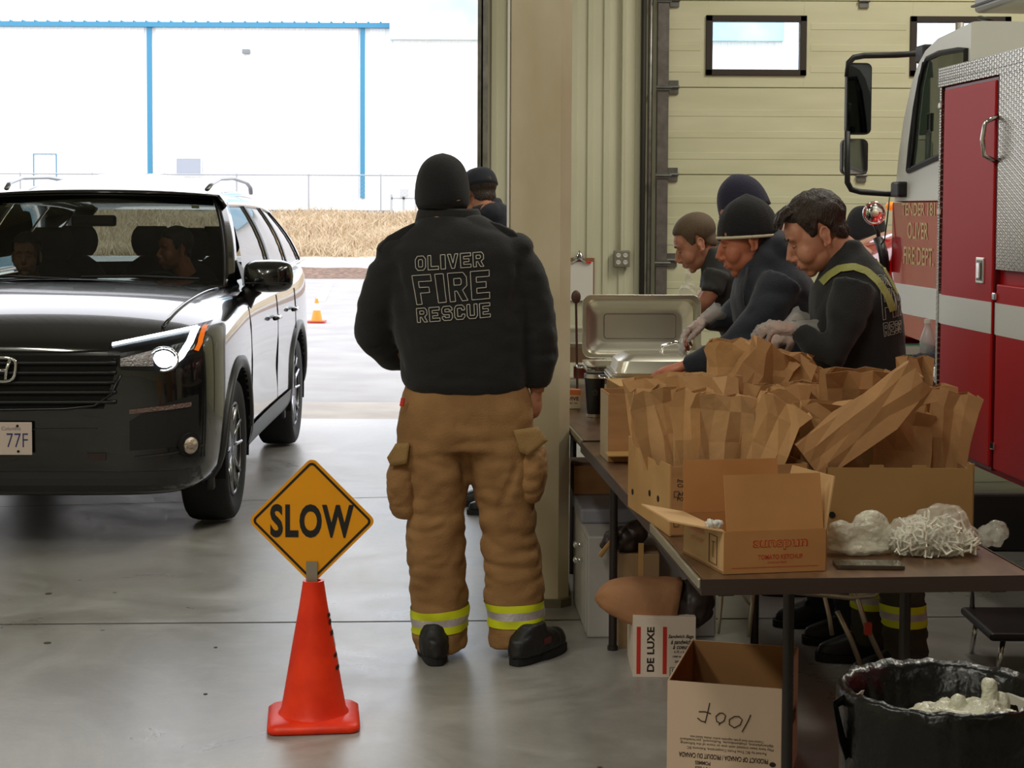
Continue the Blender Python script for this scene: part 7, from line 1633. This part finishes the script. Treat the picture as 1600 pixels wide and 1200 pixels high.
# P5: capped person by the door track
Y5 = 9.0; X5 = W(775, 600, Y5).x
r5, b5_, c5_, H5, bv5 = worker('person in navy cap and dark jacket leaning beyond the firefighter near doorway', Y5, (X5+.02, Y5+.05),
  [(600, 740, 812, .26, 0), (540, 738, 814, .27, 0), (470, 736, 818, .28, 0), (410, 735, 820, .28, 0), (370, 740, 814, .28, 0), (345, 748, 804, .26, 0), (325, 758, 790, .20, 0), (310, 762, 782, .14, 0)],
  [([(752, 360, Y5-.16), (744, 430, Y5-.18), (738, 480, Y5-.2)], [.06, .05, .04]), ([(802, 360, Y5+.1), (812, 430, Y5+.12), (800, 490, Y5+.05)], [.06, .05, .04])],
  ((749, 304, Y5), YAWL-1.0, .25, 1.0, 1.0), 'jacket', M_navy, (hairline(.004, 1.0), .009, .0006, 60, M_hairb), 'trousers', M_jean, handsL=[((738, 484, Y5-.2), (0, 0, -1), (-1, 0, 0), dict(side=1, curl=.5)), ((800, 494, Y5+.05), (0, 0, -1), (-1, 0, 0), dict(side=-1, curl=.5))], sc=1.06, neckk=.12, extra=[('ell', px3(766, 334, Y5-.03), (.11, .13, .075)), ('tube', [px3(766, 345, Y5+.0), px3(757, 322, Y5-.01)], [.10, .070])])
bm = B(); R = []
for t in range(9):
    a = t/8*PI/2; rr = math.cos(a)**.6 if t < 8 else .05; R.append([Vector((.089*rr*math.cos(u), .014+.106*rr*math.sin(u), .035+.098*math.sin(a))) for u in [2*PI*j/32 for j in range(32)]])
loft(bm, R); bm.transform(H5 @ Matrix.Scale(1.06, 4)); cp_ = obj('cap', local(mkmesh(bm), r5), M_navy, r5, smooth=True)
bm = B(); grid(bm, 10, 4, lambda u, v: Vector((.07*(u*2-1)*(1-.25*v), -.075-.03*(1-(u*2-1)**2)-.065*v*(1-.4*(u*2-1)**2), .040-.012*v-.012*(u*2-1)**2))); bm.transform(H5 @ Matrix.Scale(1.06, 4)); obj('cap_brim', local(mkmesh(bm), r5), M_navy, cp_, smooth=True, solid=.003)
# P6: mostly hidden beyond the truck hood
Y6 = 11.3; X6 = W(1350, 600, Y6).x
r6, b6_, c6_, H6, bv6 = worker('person in black beanie hidden beyond red truck hood and round chrome lamp', Y6, (X6+.05, Y6),
  [(600, 1325, 1385, .28, 0), (500, 1322, 1388, .30, 0), (430, 1320, 1390, .32, 0), (400, 1326, 1384, .28, 0), (385, 1334, 1376, .22, 0), (370, 1338, 1366, .18, 0)],
  [([(1330, 405, Y6-.12), (1322, 460, Y6-.15), (1325, 500, Y6-.2)], [.06, .05, .04]), ([(1380, 405, Y6+.12), (1388, 460, Y6+.12), (1384, 500, Y6+.1)], [.06, .05, .04])],
  ((1349, 358, Y6), YAWL-.2, .2, 1.0, 1.0), 'jacket', M_fleece, None, 'trousers', M_jean, handsL=[((1325, 503, Y6-.2), (0, 0, -1), (-1, 0, 0), dict(side=1, curl=.5)), ((1384, 503, Y6+.1), (0, 0, -1), (-1, 0, 0), dict(side=-1, curl=.5))],
  beanie=(dict(rx=.108, ry=.125, h=.205, z0=-.06, tuck=.03), M_knit, -.2), sc=1.1)
# driver and passenger in the car
CMx = Matrix.Translation((CX, CY, 0)) @ Matrix.Rotation(CR, 4, 'Z')
def rider(x, y, zh, yaw, label, coat, hm_, hair, hk, coatm):
    p = CMx @ Vector((x, y, 0)); root = thing('person', label, 'person', (p.x, p.y, .62)); c = lambda dx, dy, z: p+Vector((dx, dy, z))
    pcs = [('loft', [sring(c(0, .04, .66), .19, .13), sring(c(0, .06, .85), .18, .12), sring(c(0, .07, 1.05), .20, .11), sring(c(0, .07, 1.16), .20, .09), sring(c(0, .06, 1.22), .12, .07)]),
           ('tube', [c(-.19, .05, 1.14), c(-.24, -.08, .92), c(-.16, -.28, .98)], [.06, .05, .035]), ('tube', [c(.19, .05, 1.14), c(.24, -.08, .92), c(.16, -.28, .98)], [.06, .05, .035]), ('tube', [c(-.1, .0, .70), c(-.12, -.4, .68)], .085), ('tube', [c(.1, .0, .70), c(.12, -.4, .68)], .085)]
    me = solids(pcs, .012, 5); wrinkle(me, .006, 9); obj(coat, local(me, root), coatm, root, smooth=True)
    H = pose_head(c(0, .0, zh), yaw, .05); me = head_me(); me.transform(H)
    hs = [hand_me(aim(c(s*.15, -.29, .98), (-s*.2, -.9, .3), (0, -.3, -.9)), side=s, curl=.9) for s in (-1, 1)]
    bd = obj('body', local(joined(me, *hs), root), hm_, root, smooth=True); face_parts(H, bd, root, 1.0)
    hb = hair_me(hair[0], hair[1], hair[2], hair[3]); hb.transform(H); obj('hair', local(mkmesh(hb), root), hk, root, smooth=True)
rider(.44, 2.02, 1.40, -.9, 'driver with dark hair behind windshield looking toward passenger side', 'shirt', M_skin2, (hairline(.01, 1.5), .014, .004, 50), M_hairb, mat('dim_shirt', (110, 104, 92), .8))
rider(-.44, 2.06, 1.36, .1, 'passenger in pale top on left seat behind windshield', 'shirt', M_skin, (lambda p: 1 if (p.z > .07 or p.y > .0) else -1, .016, .004, 50), mat('brown_hair', (70, 52, 38), .6), mat('pale_top', (150, 142, 124), .8))
